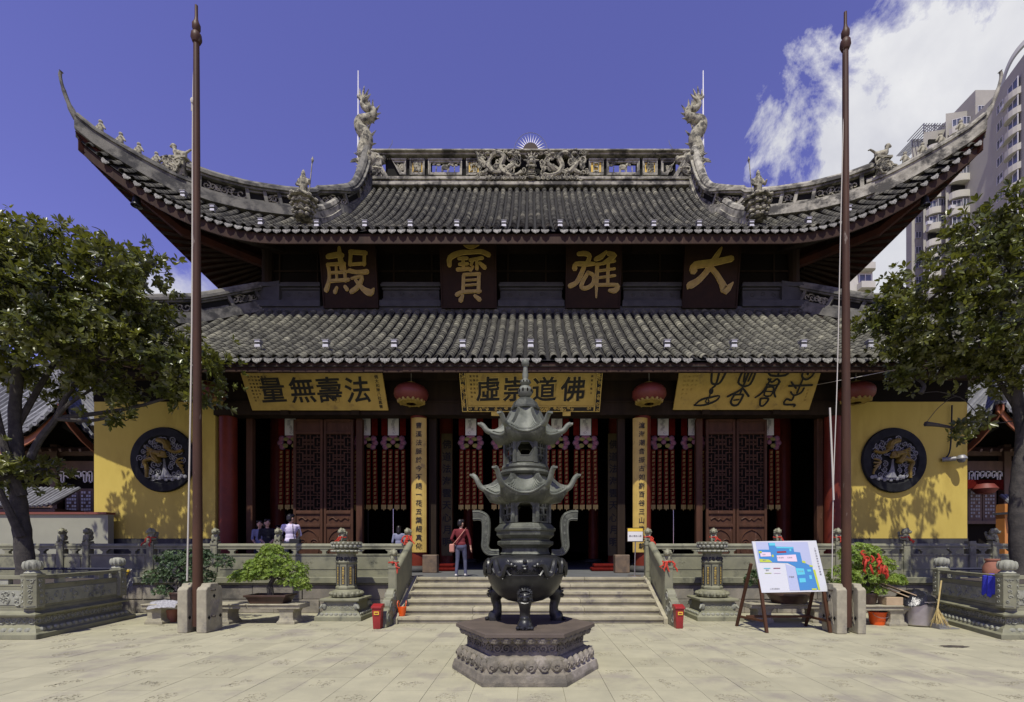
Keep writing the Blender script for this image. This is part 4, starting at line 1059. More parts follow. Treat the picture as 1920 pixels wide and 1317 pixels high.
# lattice doors
def door_leaf(x0, x1):
    Y = 15.12; q = MB(); s = .055; w = x1-x0
    H = [(T,T+.14),(1.62+T-.93,1.72),(2.36,2.46),(2.72,2.82),(5.35,5.45),(5.72,5.82)]
    q.box(x0, x0+s*1.5, Y-.05, Y+.05, T, 5.82); q.box(x1-s*1.5, x1, Y-.05, Y+.05, T, 5.82)
    for a, b in ((T, T+.16), (2.36, 2.46), (2.78, 2.88), (5.34, 5.44), (5.74, 5.83)): q.box(x0+s*1.5, x1-s*1.5, Y-.055, Y+.05, a, b)
    d = q.build('lattice_door', m_door, temple, bevel=.012)
    q = MB(); a, b = x0+s*1.5, x1-s*1.5
    
    for za, zb in ((T+.162, 2.358), (2.462, 2.778), (5.442, 5.738)): q = MB(); q.box(a, b, Y-.01, Y+.02, za, zb); q.build('door_panel', m_door, d)
    q = MB()
    cx = (a+b)/2; W = b-a
    for sx in (-1, 1): 
        q.spiral((cx+sx*W*.22, Y-.02, 1.85), W*.2, (sx,0,0), (0,0,1), 1.6, .022, -pi/2, 1, n=5)
        q.tube(catmull([(cx+sx*W*.42,Y-.02,1.55),(cx+sx*W*.42,Y-.02,1.95),(cx+sx*W*.25,Y-.02,2.18),(cx,Y-.02,2.28)], 4), .022, 5)
        q.tube(catmull([(cx+sx*W*.4,Y-.02,2.6),(cx+sx*W*.25,Y-.02,2.66),(cx+sx*W*.1,Y-.02,2.58),(cx,Y-.02,2.64)], 4), .025, 5)
        q.spiral((cx+sx*W*.36, Y-.02, 2.62), .05, (1,0,0), (0,0,1), 1.2, .014, n=4, steps=8)
    q.build('panel_carving', m_door, d)
    q = MB(); z0, z1 = 2.88, 5.34; n = 5; uh = (z1-z0)/n; bw = .026
    def hb(u0, u1, v): q.box(a+W*u0, a+W*u1, Y-.02, Y+.012, z0+uh*v-bw/2, z0+uh*v+bw/2)
    def vb(u, v0, v1): q.box(a+W*u-bw/2, a+W*u+bw/2, Y-.024, Y+.016, z0+uh*v0, z0+uh*v1)
    for k in range(n):
        hb(0,1,k+.02); hb(.27,.73,k+.34); hb(.27,.73,k+.66); hb(0,.3,k+.18); hb(.7,1,k+.18); hb(0,.3,k+.82); hb(.7,1,k+.82); hb(.0,.14,k+.5); hb(.86,1,k+.5)
        for u in (.42,.58): vb(u, k, k+.34); vb(u, k+.66, k+1)
        for u in (.27,.73): vb(u, k+.18, k+.82)
        for u in (.13,.87): vb(u, k+.02, k+.18); vb(u, k+.32, k+.68); vb(u, k+.82, k+1)
        for u in (.42,.58): vb(u, k+.42, k+.58)
        hb(.27,.73,k+.42); hb(.27,.73,k+.58)
    q.build('lattice', m_door, d)
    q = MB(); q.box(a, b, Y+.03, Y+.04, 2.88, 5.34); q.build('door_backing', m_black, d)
for a, b in ((551, 606), (608, 663), (1323, 1378), (1380, 1437)): door_leaf(X(a, 15.12), X(b, 15.12))
for px in (470, 675, 1310, 1535):                          # door posts
    x = X(px, 15.1); q = MB(); q.box(x-.1, x+.1, 15.02, 15.2, T, 5.83); q.build('door_post', m_door, temple, bevel=.01)
for px in (812, 1164):
    x = X(px, 15.1); q = MB(); q.box(x-.12, x+.12, 15.0, 15.2, T, 5.83); q.build('door_post', m_wood, temple, bevel=.01)
for px, t in ((808, -1), (1165, 1)):                       # low threshold blocks
    x = X(px, 14.4); q = MB(); q.prism([(x-.22,14.2),(x+.22,14.2),(x+.22,14.55),(x-.22,14.55)], T, T+.55); o = q.build('threshold_block', M('worn_bronze', (.17,.12,.07), (.1,.075,.05), 6, .55), temple, bevel=.02)

# ---- floodlights clipped to the eaves
fl = MB(); fl.box(-.085,.085,-.08,.08,.03,.10); fl.box(-.075,-.06,-.02,.02,-.12,.03); fl.box(.06,.075,-.02,.02,-.12,.03)
lens = MB(); lens.add([(-.07,-.083,.04),(.07,-.083,.04),(.07,-.083,.09),(-.07,-.083,.09)], [(0,1,2,3)]); plate = MB(); plate.box(-.10,.10,-.10,.10,.10,.108); plate.slab([(-.085,-.10),(.085,-.10),(.07,-.02),(-.07,-.02)], (0,-.08,0), (1,0,0), (0,0,1), (0,.01,0))
proto = None
def flood(px, Y, z, label):
    global proto
    if proto is None:
        proto = thing('floodlight', label, 'floodlight', (0,0,0), group='floodlights along the eaves')
        fl.build('housing', m_metalgr, proto, local=True); plate.build('bracket', m_sash, proto, local=True); lens.build('lens', m_sash, proto, local=True)
        r = proto; r.location = (X(px, Y), Y, z)
    else: r = dup(proto, (X(px, Y), Y, z), 0, label)
pl = [485, 612, 740, 868, 995, 1122, 1250, 1375, 1505, 1630]
for i, px in enumerate(pl): flood(px, 13.45, 7.52, ordinal(i, len(pl)) + ' of the small floodlights on the lower eave')
pu = [345, 400, 490, 595, 685, 770, 857, 945, 1050, 1137, 1225, 1310, 1408, 1515, 1590]
for i, px in enumerate(pu):
    Y = 16.5; z = interp(Y, [p[1] for p in up_row(X(px,Y))], [p[2] for p in up_row(X(px,Y))]) + .17
    flood(px, Y, z, ordinal(i, len(pu)) + ' of the small floodlights on the upper eave') if i < 14 else flood(px, Y, z, 'floodlight on the upper eave just right of the right flagpole')
# ================================================================== boards with writing
def lean_frame(bl, br, top_dY, height):
    """plane of a board leaning forward: o bottom centre, u right, v up the board, w its front"""
    o = (bl + br)/2; u = (br - bl).normalized(); v = Vector((0, -top_dY, height)).normalized(); return o, u, v, u.cross(v)
CH = {}
m_goldd = M('dull_gold', (.34,.245,.05), (.26,.18,.04), 7, .5, .3, 30)
CH['殿'] = (410, 420, [[(365,245,25),(366,300,40),(380,400,45)],[(270,312,40),(340,300,45),(385,302,40)],[(265,370,30),(272,430,28),(265,490,30),(238,558,42)],[(262,370,28),(400,362,30)],[(330,372,22),(330,480,22)],[(395,366,28),(400,490,28)],[(275,430,25),(402,425,25)],[(262,492,30),(425,480,30)],[(325,538,26),(308,572,36)],[(392,530,28),(408,553,34)],
  [(452,278,38),(575,286,38)],[(457,275,30),(444,372,30)],[(566,288,28),(558,372,28)],[(440,370,26),(565,362,28)],[(437,415,36),(500,426,32),(578,422,42)],[(450,472,22),(535,460,30),(500,530,40),(442,570,40)],[(480,482,24),(540,550,42),(596,577,58),(626,545,14)],[(400,424,24),(440,418,20)]])
CH['寶'] = (1395, 430, [[(1370,228,22),(1420,238,46),(1482,224,18)],[(1245,376,36),(1252,320,44),(1330,286,42),(1420,280,34),(1500,276,38),(1562,300,40)],[(1320,326,26),(1388,324,28)],[(1325,368,26),(1392,364,26)],[(1308,406,32),(1402,400,32)],[(1355,320,26),(1355,405,26)],[(1410,338,26),(1510,322,30)],[(1432,340,22),(1418,372,26)],[(1465,340,24),(1466,402,30)],[(1436,386,22),(1412,412,26)],[(1488,358,26),(1528,392,38)],
  [(1356,450,28),(1350,560,30)],[(1358,444,26),(1486,438,28)],[(1480,440,30),(1474,572,32)],[(1372,486,20),(1466,480,20)],[(1372,522,20),(1466,516,20)],[(1298,592,36),(1350,572,32),(1490,566,28)],[(1346,598,26),(1328,634,42)],[(1444,600,28),(1482,628,38)]])
CH['雄'] = (487, 445, [[(362,292,34),(420,290,40),(452,312,36),(430,362,34)],[(334,398,46),(342,366,34),(420,366,40),(492,364,28)],[(415,365,34),(390,430,40),(350,500,38),(296,527,40)],[(440,430,30),(402,490,34),(390,535,34),(432,542,34),(482,510,34),(486,450,30),(438,426,28)],
  [(500,332,34),(545,312,42),(585,274,18)],[(602,290,38),(652,304,40),(600,338,34),(560,362,28)],[(515,368,32),(512,480,34),(512,612,14)],[(522,368,24),(655,344,22)],[(528,416,22),(655,400,22)],[(528,466,22),(660,450,22)],[(518,520,28),(682,520,30),(664,560,44),(618,560,28)],[(602,345,28),(602,520,28)]])
CH['大'] = (1440, 420, [[(1290,414,66),(1305,376,60),(1400,362,58),(1500,346,52),(1592,326,50)],[(1506,246,18),(1480,292,40),(1430,372,50),(1390,430,46),(1330,490,50),(1268,524,58),(1254,545,18)],[(1430,392,44),(1480,440,44),(1530,510,54),(1562,556,70),(1618,500,12)]])
Z4 = 4.364
def main_board(ch, zl, zr, zt, zb, zx, label):
    """maroon board with one raised gold character; zoom pixels of the detail view"""
    ox, Y = zx, 17.35
    bl, br = P(ox + zl/Z4, 420 + zb/Z4, Y), P(ox + zr/Z4, 420 + zb/Z4, Y)
    o, u, v, w = lean_frame(bl, br, .52, 2.9); Hh = (zb-zt)/Z4*Y/FPX*1.02 + .15; W = (br-bl).length
    root = thing('name_board', label, 'sign board', o, group='boards on the upper storey')
    q = MB(); q.slab([(-W/2,0),(W/2,0),(W/2,Hh),(-W/2,Hh)], o, u, v, w*-.12); q.build('board', m_board, root)
    q = MB(); 
    for a, b in ((-W/2,-W/2+.05),(W/2-.05,W/2)): q.slab([(a,0),(b,0),(b,Hh),(a,Hh)], o + w*.004, u, v, w*.03)
    q.slab([(-W/2+.05,0),(W/2-.05,0),(W/2-.05,.05),(-W/2+.05,.05)], o + w*.004, u, v, w*.03); q.build('frame', m_board, root)
    cx, cy, st = CH[ch]; k = Y/FPX/Z4; bx = (zl+zr)/2
    q = MB(); e = MB()
    for i, s in enumerate(st):
        pts = [((x-bx)*k, (zb-y)*k*1.015, wd*k) for x, y, wd in s]
        stroke(e, pts, o + w*(.006+.0007*i), u, v, w, .02, 0, -.004)
        stroke(q, pts, o + w*(.03+.0013*i), u, v, w, .02, 0, -.022)
    c = q.build('character', m_goldd, root); e.build('character_edge', m_goldb, c)
main_board('殿', 205, 655, 150, 690, 560, 'maroon board with gold character 殿, leftmost on the upper storey')
main_board('寶', 1168, 1622, 150, 692, 560, 'maroon board with gold character 寶, second from left on the upper storey')
main_board('雄', 262, 710, 140, 690, 1000, 'maroon board with gold character 雄, third from left on the upper storey')
main_board('大', 1215, 1665, 140, 690, 1000, 'maroon board with gold character 大, rightmost on the upper storey')

def gold_board(x0, x1, yb, Y, label, frame=0):
    bl, br = P(x0, yb, Y), P(x1, yb, Y); o, u, v, w = lean_frame(bl, br, .64, 1.0); W = (br-bl).length; Hh = 1.42
    root = thing('gold_plaque', label, 'plaque', o, group='gold plaques under the lower eave')
    q = MB(); q.slab([(-W/2,0),(W/2,0),(W/2,Hh),(-W/2,Hh)], o, u, v, w*-.06); q.build('board', m_gold, root, bevel=.006)
    if frame:
        q = MB(); f = MB()
        for a, b, c, d in ((-W/2,-W/2+frame,0,Hh),(W/2-frame,W/2,0,Hh),(-W/2+frame,W/2-frame,0,frame)):
            q.slab([(a,c),(b,c),(b,d),(a,d)], o + w*.003, u, v, w*.02)
            n = int((b-a+d-c)/.07)
            for k in range(n):
                f.spiral(o + u*lerp(a+.05,b-.05,random.random()) + v*lerp(c+.05,d-.05,random.random()) + w*.025, .05, u, v, 1.2, .013, random.uniform(0,6), n=4, steps=7)
            for aa, bb, cc, dd in ((a,b,c,c+.022),(a,b,d-.022,d),(a,a+.022,c,d),(b-.022,b,c,d)): f.slab([(aa,cc),(bb,cc),(bb,dd),(aa,dd)], o + w*.024, u, v, w*.014)
        q.build('frame', m_ink, root); f.build('frame_carving', m_goldb, root)
    q = MB(); 
    for s in (-.26, .26):
        q.obox(o + u*(W*s) - v*.05 + w*.02, (.24,.14,.12), Matrix((u, -w, v)).transposed())
    q.build('bracket', m_goldb if frame else m_wood, root)
    return root, o, u, v, w, W
def col_text(q, s, o, u, v, size, step):
    for i, c in enumerate(s): put_glyph(q, c, o - v*(step*i), u, v, size, .008, .006)
f14 = 14.5
root, o, u, v, w, W = gold_board(473, 728, 770, f14, 'gold plaque leaning out above the left lattice doors, reading 法壽無量 from the right')
q = MB(); e = MB()
for c, px in zip('量無壽法', (522, 577, 626, 678)): q = MB(); put_glyph(q, c, o + u*((px-600.5)*f14/FPX) + v*.62 + w*.012, u, v, .80, .014, .012, 0, .16); q.build('character', m_ink, root)
q = MB()
for k in range(6): col_text(q, '法門寺佛經海'[k:]+'心月', o + u*(-W/2 + .2 + .1*k) + v*1.0 + w*.006, u, v, .06, .1)
col_text(q, '佛大和南八社真書', o + u*(W/2-.2) + v*1.0 + w*.006, u, v, .12, .125); q.build('small_writing', m_ink, root)
root, o, u, v, w, W = gold_board(867, 1124, 772, f14, 'framed gold plaque over the central doorway, reading 佛道崇虛 from the right', .17)
q = MB(); e = MB()
for c, px in zip('虛崇道佛', (917, 966, 1020, 1072)):
    p = o + u*((px-995.5)*f14/FPX) + v*.68 + w*.01; e = MB(); q = MB(); put_glyph(e, c, p, u, v, .76, .042, .01, 0, .12); put_glyph(q, c, p + w*.008, u, v, .76, .018, .01, 0, .12); c_ = q.build('character', m_ink, root); e.build('character_outline', m_goldb, c_)
q = MB()
for k in range(3): col_text(q, '道光佛日天海'[k:], o + u*(-W/2 + .32 + .1*k) + v*1.05 + w*.006, u, v, .07, .12)
col_text(q, '佛弟子敬立', o + u*(W/2-.3) + v*1.05 + w*.006, u, v, .07, .12); q.build('small_writing', m_ink, root)
root, o, u, v, w, W = gold_board(1262, 1517, 769, f14, 'gold plaque with black seal script characters above the right lattice doors')
SEAL = [[(140,72,14),(150,130,14),(176,142,14),(205,130,14),(226,72,14)],[(186,45,14),(181,140,14),(160,166,12)],[(158,178,28),(160,194,28)],[(156,190,10),(155,226,10)],[(68,276,10),(108,240,14),(160,226,14),(218,216,10),(200,248,14),(132,276,14),(68,278,10)],[(140,240,8),(136,252,8),(147,262,8),(158,252,8),(150,240,8)],
 [(372,45,14),(360,120,14),(345,205,12)],[(326,72,14),(318,130,14),(350,152,12)],[(411,68,14),(396,140,14),(352,158,12)],[(346,70,12),(350,125,12)],[(392,62,12),(378,122,12)],[(270,220,14),(330,186,14),(352,168,12),(378,190,14),(404,218,14)],[(312,205,14),(298,252,14),(318,277,14),(350,270,14),(368,212,14)],[(316,244,10),(346,240,10)],[(312,208,12),(366,206,12)],
 [(490,50,14),(508,86,14),(600,86,14),(626,48,14)],[(555,45,12),(555,82,12)],[(500,108,13),(528,128,13),(556,108,13),(578,128,13)],[(498,142,12),(545,150,12),(576,140,12)],[(516,108,12),(486,190,14),(448,226,12)],[(574,128,12),(560,190,13),(576,222,12)],[(506,160,11),(548,162,11),(544,214,11),(500,210,11),(506,160,11)],[(504,186,9),(546,188,9)],[(484,234,13),(490,274,13),(512,280,13),(532,252,13),(530,232,13),(484,232,12)],
 [(712,45,13),(704,88,13),(736,112,13),(768,90,13),(778,45,13)],[(736,72,16),(738,80,16)],[(642,152,14),(786,146,14)],[(716,110,12),(705,196,12)],[(650,128,12),(690,166,12)],[(740,165,12),(730,195,12),(690,212,12),(664,190,12)],[(690,214,13),(685,244,13),(650,236,13),(644,270,13),(712,272,13),(712,284,12)]]
k = f14/FPX/3.465; seals = [[], [], [], []]; cxz = (1389.5-1280)*3.465
for i, s in enumerate(SEAL):
    pts = [((x-cxz)*k, (310-y)*k*.97, wd*k) for x, y, wd in s]
    seals[min(3, int((s[0][0]-60)/185)) if i < 7 else 1 if i < 16 else 2 if i < 26 else 3].append((i, pts))
for grp in seals:
    q = MB(); e = MB()
    for i, pts in grp: stroke(e, pts, o + w*(.003+.0004*i), u, v, w, .006, 0, .012); stroke(q, pts, o + w*(.018+.0006*i), u, v, w, .006, 0, 0)
    if grp: c_ = q.build('character', m_ink, root); e.build('character_outline', m_goldb, c_)
q = MB()
for j in range(4): col_text(q, '香海法雲天日'[j:], o + u*(-W/2 + .2 + .12*j) + v*1.0 + w*.006, u, v, .07, .13)
col_text(q, '法雨香雲', o + u*(W/2-.22) + v*.6 + w*.006, u, v, .06, .1); q.build('small_writing', m_gold, root)
# couplets on the front columns
def couplet(px0, px1, text, cx, label):
    Y = 14.58; a, b = P(px0, 1036, Y), P(px1, 783, Y); w_ = b.x-a.x; xc = (a.x+b.x)/2
    root = thing('couplet_board', label, 'couplet board', (xc, Y, a.z), group='gold couplet boards on the front columns')
    q = MB(); n = 8; vs = []
    for z in (a.z, b.z):
        for k in range(n+1):
            t = -1 + 2*k/n; vs.append((xc + t*w_/2, Y + .10*t*t, z))
        for k in range(n, -1, -1):
            t = -1 + 2*k/n; vs.append((xc + t*w_/2, Y + .10*t*t + .035, z))
    m = 2*n+2; q.add(vs, [tuple(range(m-1,-1,-1)), tuple(range(m, 2*m))] + [(i, (i+1)%m, m+(i+1)%m, m+i) for i in range(m)]); q.build('board', m_gold, root)
    L = MB(); y0, y1 = (700, 1020)
    zt = EYE + (CY - 798)*Y/FPX; st = (1024-798)/14*Y/FPX
    for i, c in enumerate(text):
        L = MB(); put_glyph(L, c, (xc + .02, Y-.004, zt - st*i), (1,0,0), (0,0,1), st*.74, .012, .008, 0, .14); L.build('character', m_ink, root)
couplet(770, 798, '曹溪法脈於今不絕一花五葉紹真傳', 0, 'curved gold couplet board left of the central doorway behind the red ribbons')
couplet(1188, 1216, '滬海潮音振古如斯百谷三山皆共朝', 0, 'curved gold couplet board right of the central doorway behind the small notice stand')
# round reliefs
def medallion(px, py, label, flip, Y=14.62):
    c = P(px, py, Y); R = 1.02
    root = thing('round_relief', label, 'wall relief', c, group='round dragon reliefs on the ochre walls')
    q = MB(); q.lathe([(0,.0),(R*.985,.0),(R,.03),(R*.97,.09),(R*.74,.095),(R*.70,.05),(0,.05)], 48); q.v = [(x+c.x, c.y - z + .06, y+c.z) for x, y, z in q.v]; q.f = [f[::-1] for f in q.f]
    q.build('disc', m_medal, root, smooth=True, angle=30)
    S = -1 if flip else 1; yy = c.y - .03
    def pt(a, b, d=0): return (c.x + S*a*R*.73, yy-d, c.z + b*R*.73)
    q = MB()
    spots = []
    for k in range(46):
        for t in range(40):
            a = random.uniform(0, 2*pi); r = random.uniform(.25, .93); x, y = r*cos(a), r*sin(a)
            if (abs(x-.15) < .2 and y < .1): continue
            if all((x-p)**2+(y-q2)**2 > .034 for p, q2 in spots): break
        else: continue
        spots.append((x, y)); q.spiral(pt(x, y), random.uniform(.075,.115)*1.0, (1,0,0), (0,0,1), 1.5, .018, random.uniform(0,6), random.choice((-1,1)), n=5, steps=12)
    for k in range(11): q.ell(pt(-.45+.13*k+.12, -.72-.12*sin(pi*k/10)+.06*(k%2), .01), (.065,.04,.065), 7)
    q.build('cloud_scroll', m_cloudw, root, smooth=True)
    q = MB(); d = catmull([pt(*p) for p in ((-.62,-.75,.0),(-.6,-.35,.02),(-.68,-.1,.02),(-.35,.02,.04),(-.1,-.1,.04),(-.28,.25,.05),(.1,.22,.06))], 5); n = len(d)
    q.tube(d, [lerp(.07,.15,i/n) for i in range(n)], 8, flat=.6)
    q.tube(catmull([pt(*p) for p in ((-.1,.8,.0),(.2,.7,.03),(.32,.42,.03),(.6,.3,.02),(.88,.38,.0))], 5), [.14]*10+[.09]*11, 8, flat=.6)
    for k in range(5): q.tube(catmull([pt(.62,-.1,.02), pt(.7+.05*k,.0-.12*k,.02), pt(.9,.05-.16*k,.01)], 3), .03, 5)
    q.ell(pt(.06,.2,.09), (.16,.08,.12), 9); q.ell(pt(.2,.1,.1), (.1,.06,.05), 8)
    for k in range(5): q.tube(catmull([pt(-.1,.3,.06), pt(-.35,.4-.03*k,.06), pt(-.6,.5-.1*k,.03)], 3), .022, 4)
    q.build('dragon', m_dragon, root, smooth=True)
    q = MB(); n = 9; vs = []
    prof = [(.22,.02,.02),(.24,-.2,.05),(.27,-.4,.1),(.36,-.6,.2),(.5,-.75,.34)]
    for a, b, h in prof:
        a = .14 + (a-.22)*.3
        for k in range(n): t = -1+2*k/(n-1); vs.append(pt(a + t*h*.85, b, .07 - .04*t*t + .012*(k%2)))
    q.add(vs, [(i*n+k, i*n+k+1, (i+1)*n+k+1, (i+1)*n+k) for i in range(4) for k in range(n-1)]); q.build('water_jet', m_cloudw, root, smooth=True)
medallion(305, 862, 'round black dragon relief on the left ochre wall', False)
medallion(1677, 863, 'round black dragon relief on the right ochre wall', True)
# lanterns
def lantern(px, py, Y, r, label, group=None):
    c = P(px, py, Y); root = thing('lantern', label, 'lantern', c, group='red lanterns under the eave')
    prof = [(a*r, b*r*.78) for a, b in ((.28,-.76),(.55,-.70),(.8,-.52),(.96,-.25),(1,0),(.96,.25),(.8,.5),(.55,.68),(.28,.75))]
    q = MB(); n = 40; vs = []
    for rr, z in prof:
        for j in range(n): k = rr*(1 + (.012 if j % 2 else -.012)); vs.append((c.x + k*cos(2*pi*j/n), c.y + k*sin(2*pi*j/n), c.z + z))
    q.add(vs, [(i*n+j, i*n+(j+1)%n, (i+1)*n+(j+1)%n, (i+1)*n+j) for i in range(8) for j in range(n)]); q.build('shade', m_lantern, root, smooth=True)
    q = MB(); q.lathe([(0,.57*r),(r*.3,.58*r),(r*.3,.64*r),(0,.64*r)], 16, c); q.build('gold_cap', m_goldb, root, smooth=True, kind='stuff'); q = MB()
    for k in range(16):                                    # gold cloud collar round the foot
        a = 2*pi*k/16; rr, z = r*.74, -.455*r; big = k % 2
        p = c + Vector((rr*cos(a), rr*sin(a), z)); q.ell(p, (.05,.05,.07 if big else .045), 6)
        for s2 in (-.1,.1): q.ell(c + Vector((r*.66*cos(a+s2), r*.66*sin(a+s2), -.515*r)), (.05,.05,.03), 6)
    q.lathe([(r*.28,-.605*r),(r*.56,-.555*r),(r*.72,-.48*r)], 24, c, cap=False)
    q.build('gold_collar', m_goldd, root, smooth=True, kind='stuff')
    q = MB(); q.tube([c + Vector((0,0,.62*r)), c + Vector((0,0,1.1))], .008, 4); q.build('cord', m_rope, root)
lantern(771, 739, 14.0, .5, 'large red silk lantern left of the central plaque')
lantern(1217, 739, 14.0, .5, 'large red silk lantern right of the central plaque')
lantern(1605, 737, 14.0, .5, 'large red silk lantern half behind the right flagpole')
lantern(388, 737, 14.0, .5, 'large red silk lantern behind the leaves of the left tree')
# streamers inside
def banner(px, label, Y=15.75, vis=1):
    x = X(px, Y); zt, zb = 6.2, EYE + (CY-958)*Y/FPX; z1, z2 = EYE + (CY-817)*Y/FPX, EYE + (CY-843)*Y/FPX
    root = thing('hanging_banner', label, 'banner', (x, Y, zb), group='red streamers hanging in the doorways')
    for s in (-1, 1):
        q = MB(); q.box(x+s*.31-.1, x+s*.31+.1, Y, Y+.012, z1, zt); q.build('side_strip', m_redcloth, root)
    q = MB(); q.box(x-.18, x+.18, Y-.03, Y-.02, z1, zt); p = q.build('paper', m_paper, root)
    q = MB()
    for k in range(6): put_glyph(q, '南無佛海天心'[k], (x+random.uniform(-.05,.05), Y-.033, z1+.55-.09*k), (1,0,0), (0,0,1), .12, .0, .002, 0, .3)
    q.build('writing', m_text, p)
    q = MB(); zc = (z1+z2)/2; l = MB(); g2 = MB()
    for sx in (-1, 1):
        for a, b in ((.28,.12),(.33,-.02),(.26,-.15)): q.ell((x+sx*a, Y-.05, zc+b), (.09,.04,.085), 8); l.ell((x+sx*a, Y-.03, zc+b), (.115,.03,.108), 8)
        g2.ell((x+sx*.15, Y-.06, zc-.12), (.1,.03,.08), 8); g2.ell((x+sx*.12, Y-.06, zc+.1), (.1,.03,.07), 8)
    q.ell((x, Y-.08, zc), (.09,.05,.09), 8); q.ell((x, Y-.05, zc+.17), (.16,.03,.06), 8)
    q.build('lotus', m_pink, root, smooth=True); l.build('lotus_edge', m_purple, root, smooth=True); g2.build('lotus_leaf', m_lotusg, root, smooth=True)
    for k in range(4):
        xx = x - .315 + .21*k; t = random.uniform(-.02,.02)
        q = MB(); dx = (k-1.5)*.012
        q.add([(xx-.07,Y,z2),(xx+.07,Y,z2),(xx+.078+dx,Y+t,zb+.18),(xx-.078+dx,Y+t,zb+.18),(xx-.07,Y+.02,z2),(xx+.07,Y+.02,z2),(xx+.078+dx,Y+t+.02,zb+.18),(xx-.078+dx,Y+t+.02,zb+.18)], [(3,2,1,0),(4,5,6,7),(0,1,5,4),(1,2,6,5),(2,3,7,6),(3,0,4,7)])
        st = q.build('strip', m_redcloth, root)
        q = MB()
        nn = 13
        for i in range(nn):
            z = lerp(z2-.1, zb+.3, i/(nn-1)); put_glyph(q, '佛法僧寶福壽康寧吉祥如意光'[(i*3+k)%13], (xx+dx*i/nn, Y-.012+t*i/nn, z), (1,0,0), (0,0,1), .10, .004, .004, 0, .4)
        q.build('gold_writing', m_goldd, st)
        q = MB(); q.slab([(xx-.082+dx,zb+.2),(xx-.082+dx,zb+.05),(xx-.035+dx,zb+.06),(xx+dx,zb),(xx+.035+dx,zb+.06),(xx+.082+dx,zb+.05),(xx+.082+dx,zb+.2)], (0,Y+t-.01,0), (1,0,0), (0,0,1), (0,.03,0)); q.build('gold_tip', m_goldd, st)
bp_ = [545, 685, 738, 883, 945, 1044, 1098, 1243, 1300, 1440]
names = ['red streamer mostly hidden at the left edge of the left lattice doors', 'dim red streamer just right of the left lattice doors', 'red streamer just left of the left gold couplet board', 'red streamer left of the incense burner in the central doorway',
         'red streamer half behind the left side of the incense burner', 'red streamer half behind the right side of the incense burner', 'red streamer right of the incense burner in the central doorway', 'red streamer just right of the right gold couplet board', 'red streamer just left of the right lattice doors', 'red streamer mostly hidden at the right edge of the right lattice doors']
for p, n in zip(bp_, names): banner(p, n)
for px, lab, s in ((830, 'red kneeling cushion inside the doorway left of the incense burner', 1), (1135, 'red kneeling cushion inside the doorway right of the incense burner', 1)):
    c = P(px, 1063, 15.6); q = MB(); q.box(c.x-.5, c.x+.5, 15.2, 15.75, T, T+.12); q.box(c.x-.42, c.x+.42, 15.25, 15.7, T+.121, T+.24)
    tag(q.build('kneeling_cushion', m_redcloth, bevel=.04), lab, 'cushion', 'kneeling cushions')

# ================================================================== incense burner and its plinth
BX, BYc = X(985, 6.6), 6.6
def hexp(r, ph=0): return [(BX + r*cos(pi/3*k+ph), BYc + r*sin(pi/3*k+ph)) for k in range(6)]
pl_ = thing('stone_plinth', 'weathered hexagonal stone plinth carved with lotus petals under the incense burner', 'plinth', (BX, BYc, 0))
q = MB(); q.layers([(hexp(r), z) for r, z in ((1.03,0),(1.03,.05),(1.0,.14),(.97,.15),(.95,.2),(.9,.3),(.86,.33),(.82,.335),(.82,.38),(.79,.4),(.79,.5),(.83,.51),(.9,.545),(.94,.57),(.94,.585))]); q.build('body', m_plinth, pl_, bevel=.006)
q = MB(); q.layers([(hexp(.96), .587), (hexp(.975), .592), (hexp(.975), .635), (hexp(.965), .64)]); q.build('top_slab', m_plate, pl_)
def hex_side(r, t, k):
    a, b = Vector((BX + r*cos(pi/3*k), BYc + r*sin(pi/3*k), 0)), Vector((BX + r*cos(pi/3*(k+1)), BYc + r*sin(pi/3*(k+1)), 0)); return a.lerp(b, t), (b-a).normalized()
lo, hi = MB(), MB(); wc = MB()
for k in range(6):
    for i in range(6):
        t = (i+.5)/6; p, d = hex_side(.955, t, k); n = Vector((d.y, -d.x, 0)); Mx = Matrix((d, n, Vector((0,0,1)))).transposed()
        lo.ell(p + n*-.012 + Vector((0,0,.235)), (.088,.045,.085), 8, 0, Mx); lo.spiral(p + n*.028 + Vector((0,0,.225)), .05, d, (0,0,1), 1.2, .014, random.uniform(0,6), 1 if i % 2 else -1, n=5, steps=9)
        p, d = hex_side(.90, t, k); hi.ell(p + Vector((0,0,.545)), (.078,.045,.05), 8, 0, Mx); hi.ell(p + n*.025 + Vector((0,0,.56)), (.045,.03,.025), 6, 0, Mx)
    for i in range(7):
        p, d = hex_side(.80, (i+.5)/7, k); n = Vector((d.y, -d.x, 0)); wc.spiral(p + n*.01 + Vector((0,0,.43)), .06, d, (0,0,1), 1.5, .014, random.uniform(0,6), 1 if i % 2 else -1, n=5, steps=10)
lo.build('lower_petal', m_plinth, pl_, smooth=True); hi.build('upper_petal', m_plinth, pl_, smooth=True); wc.build('scroll_carving', m_plinth, pl_, smooth=True)
cen = thing('incense_burner', 'tall dark bronze incense burner with two pagoda roofs in the middle of the courtyard', 'incense burner', (BX, BYc, .64))
cc = (BX, BYc, 0)
q = MB(); q.lathe([(0,.93),(.12,.935),(.26,.97),(.38,1.04),(.46,1.13),(.505,1.22),(.53,1.30),(.535,1.325),(.55,1.33),(.55,1.345),(.535,1.35),(.545,1.42),(.535,1.5),(.50,1.555),(.43,1.585),(.34,1.595),(.33,1.6)], 48, cc); q.build('bowl', m_irond, cen, smooth=True, angle=35)
q = MB()
def oct_(r, n=6): return [(BX + r*cos(2*pi*k/n), BYc + r*sin(2*pi*k/n)) for k in range(n)]
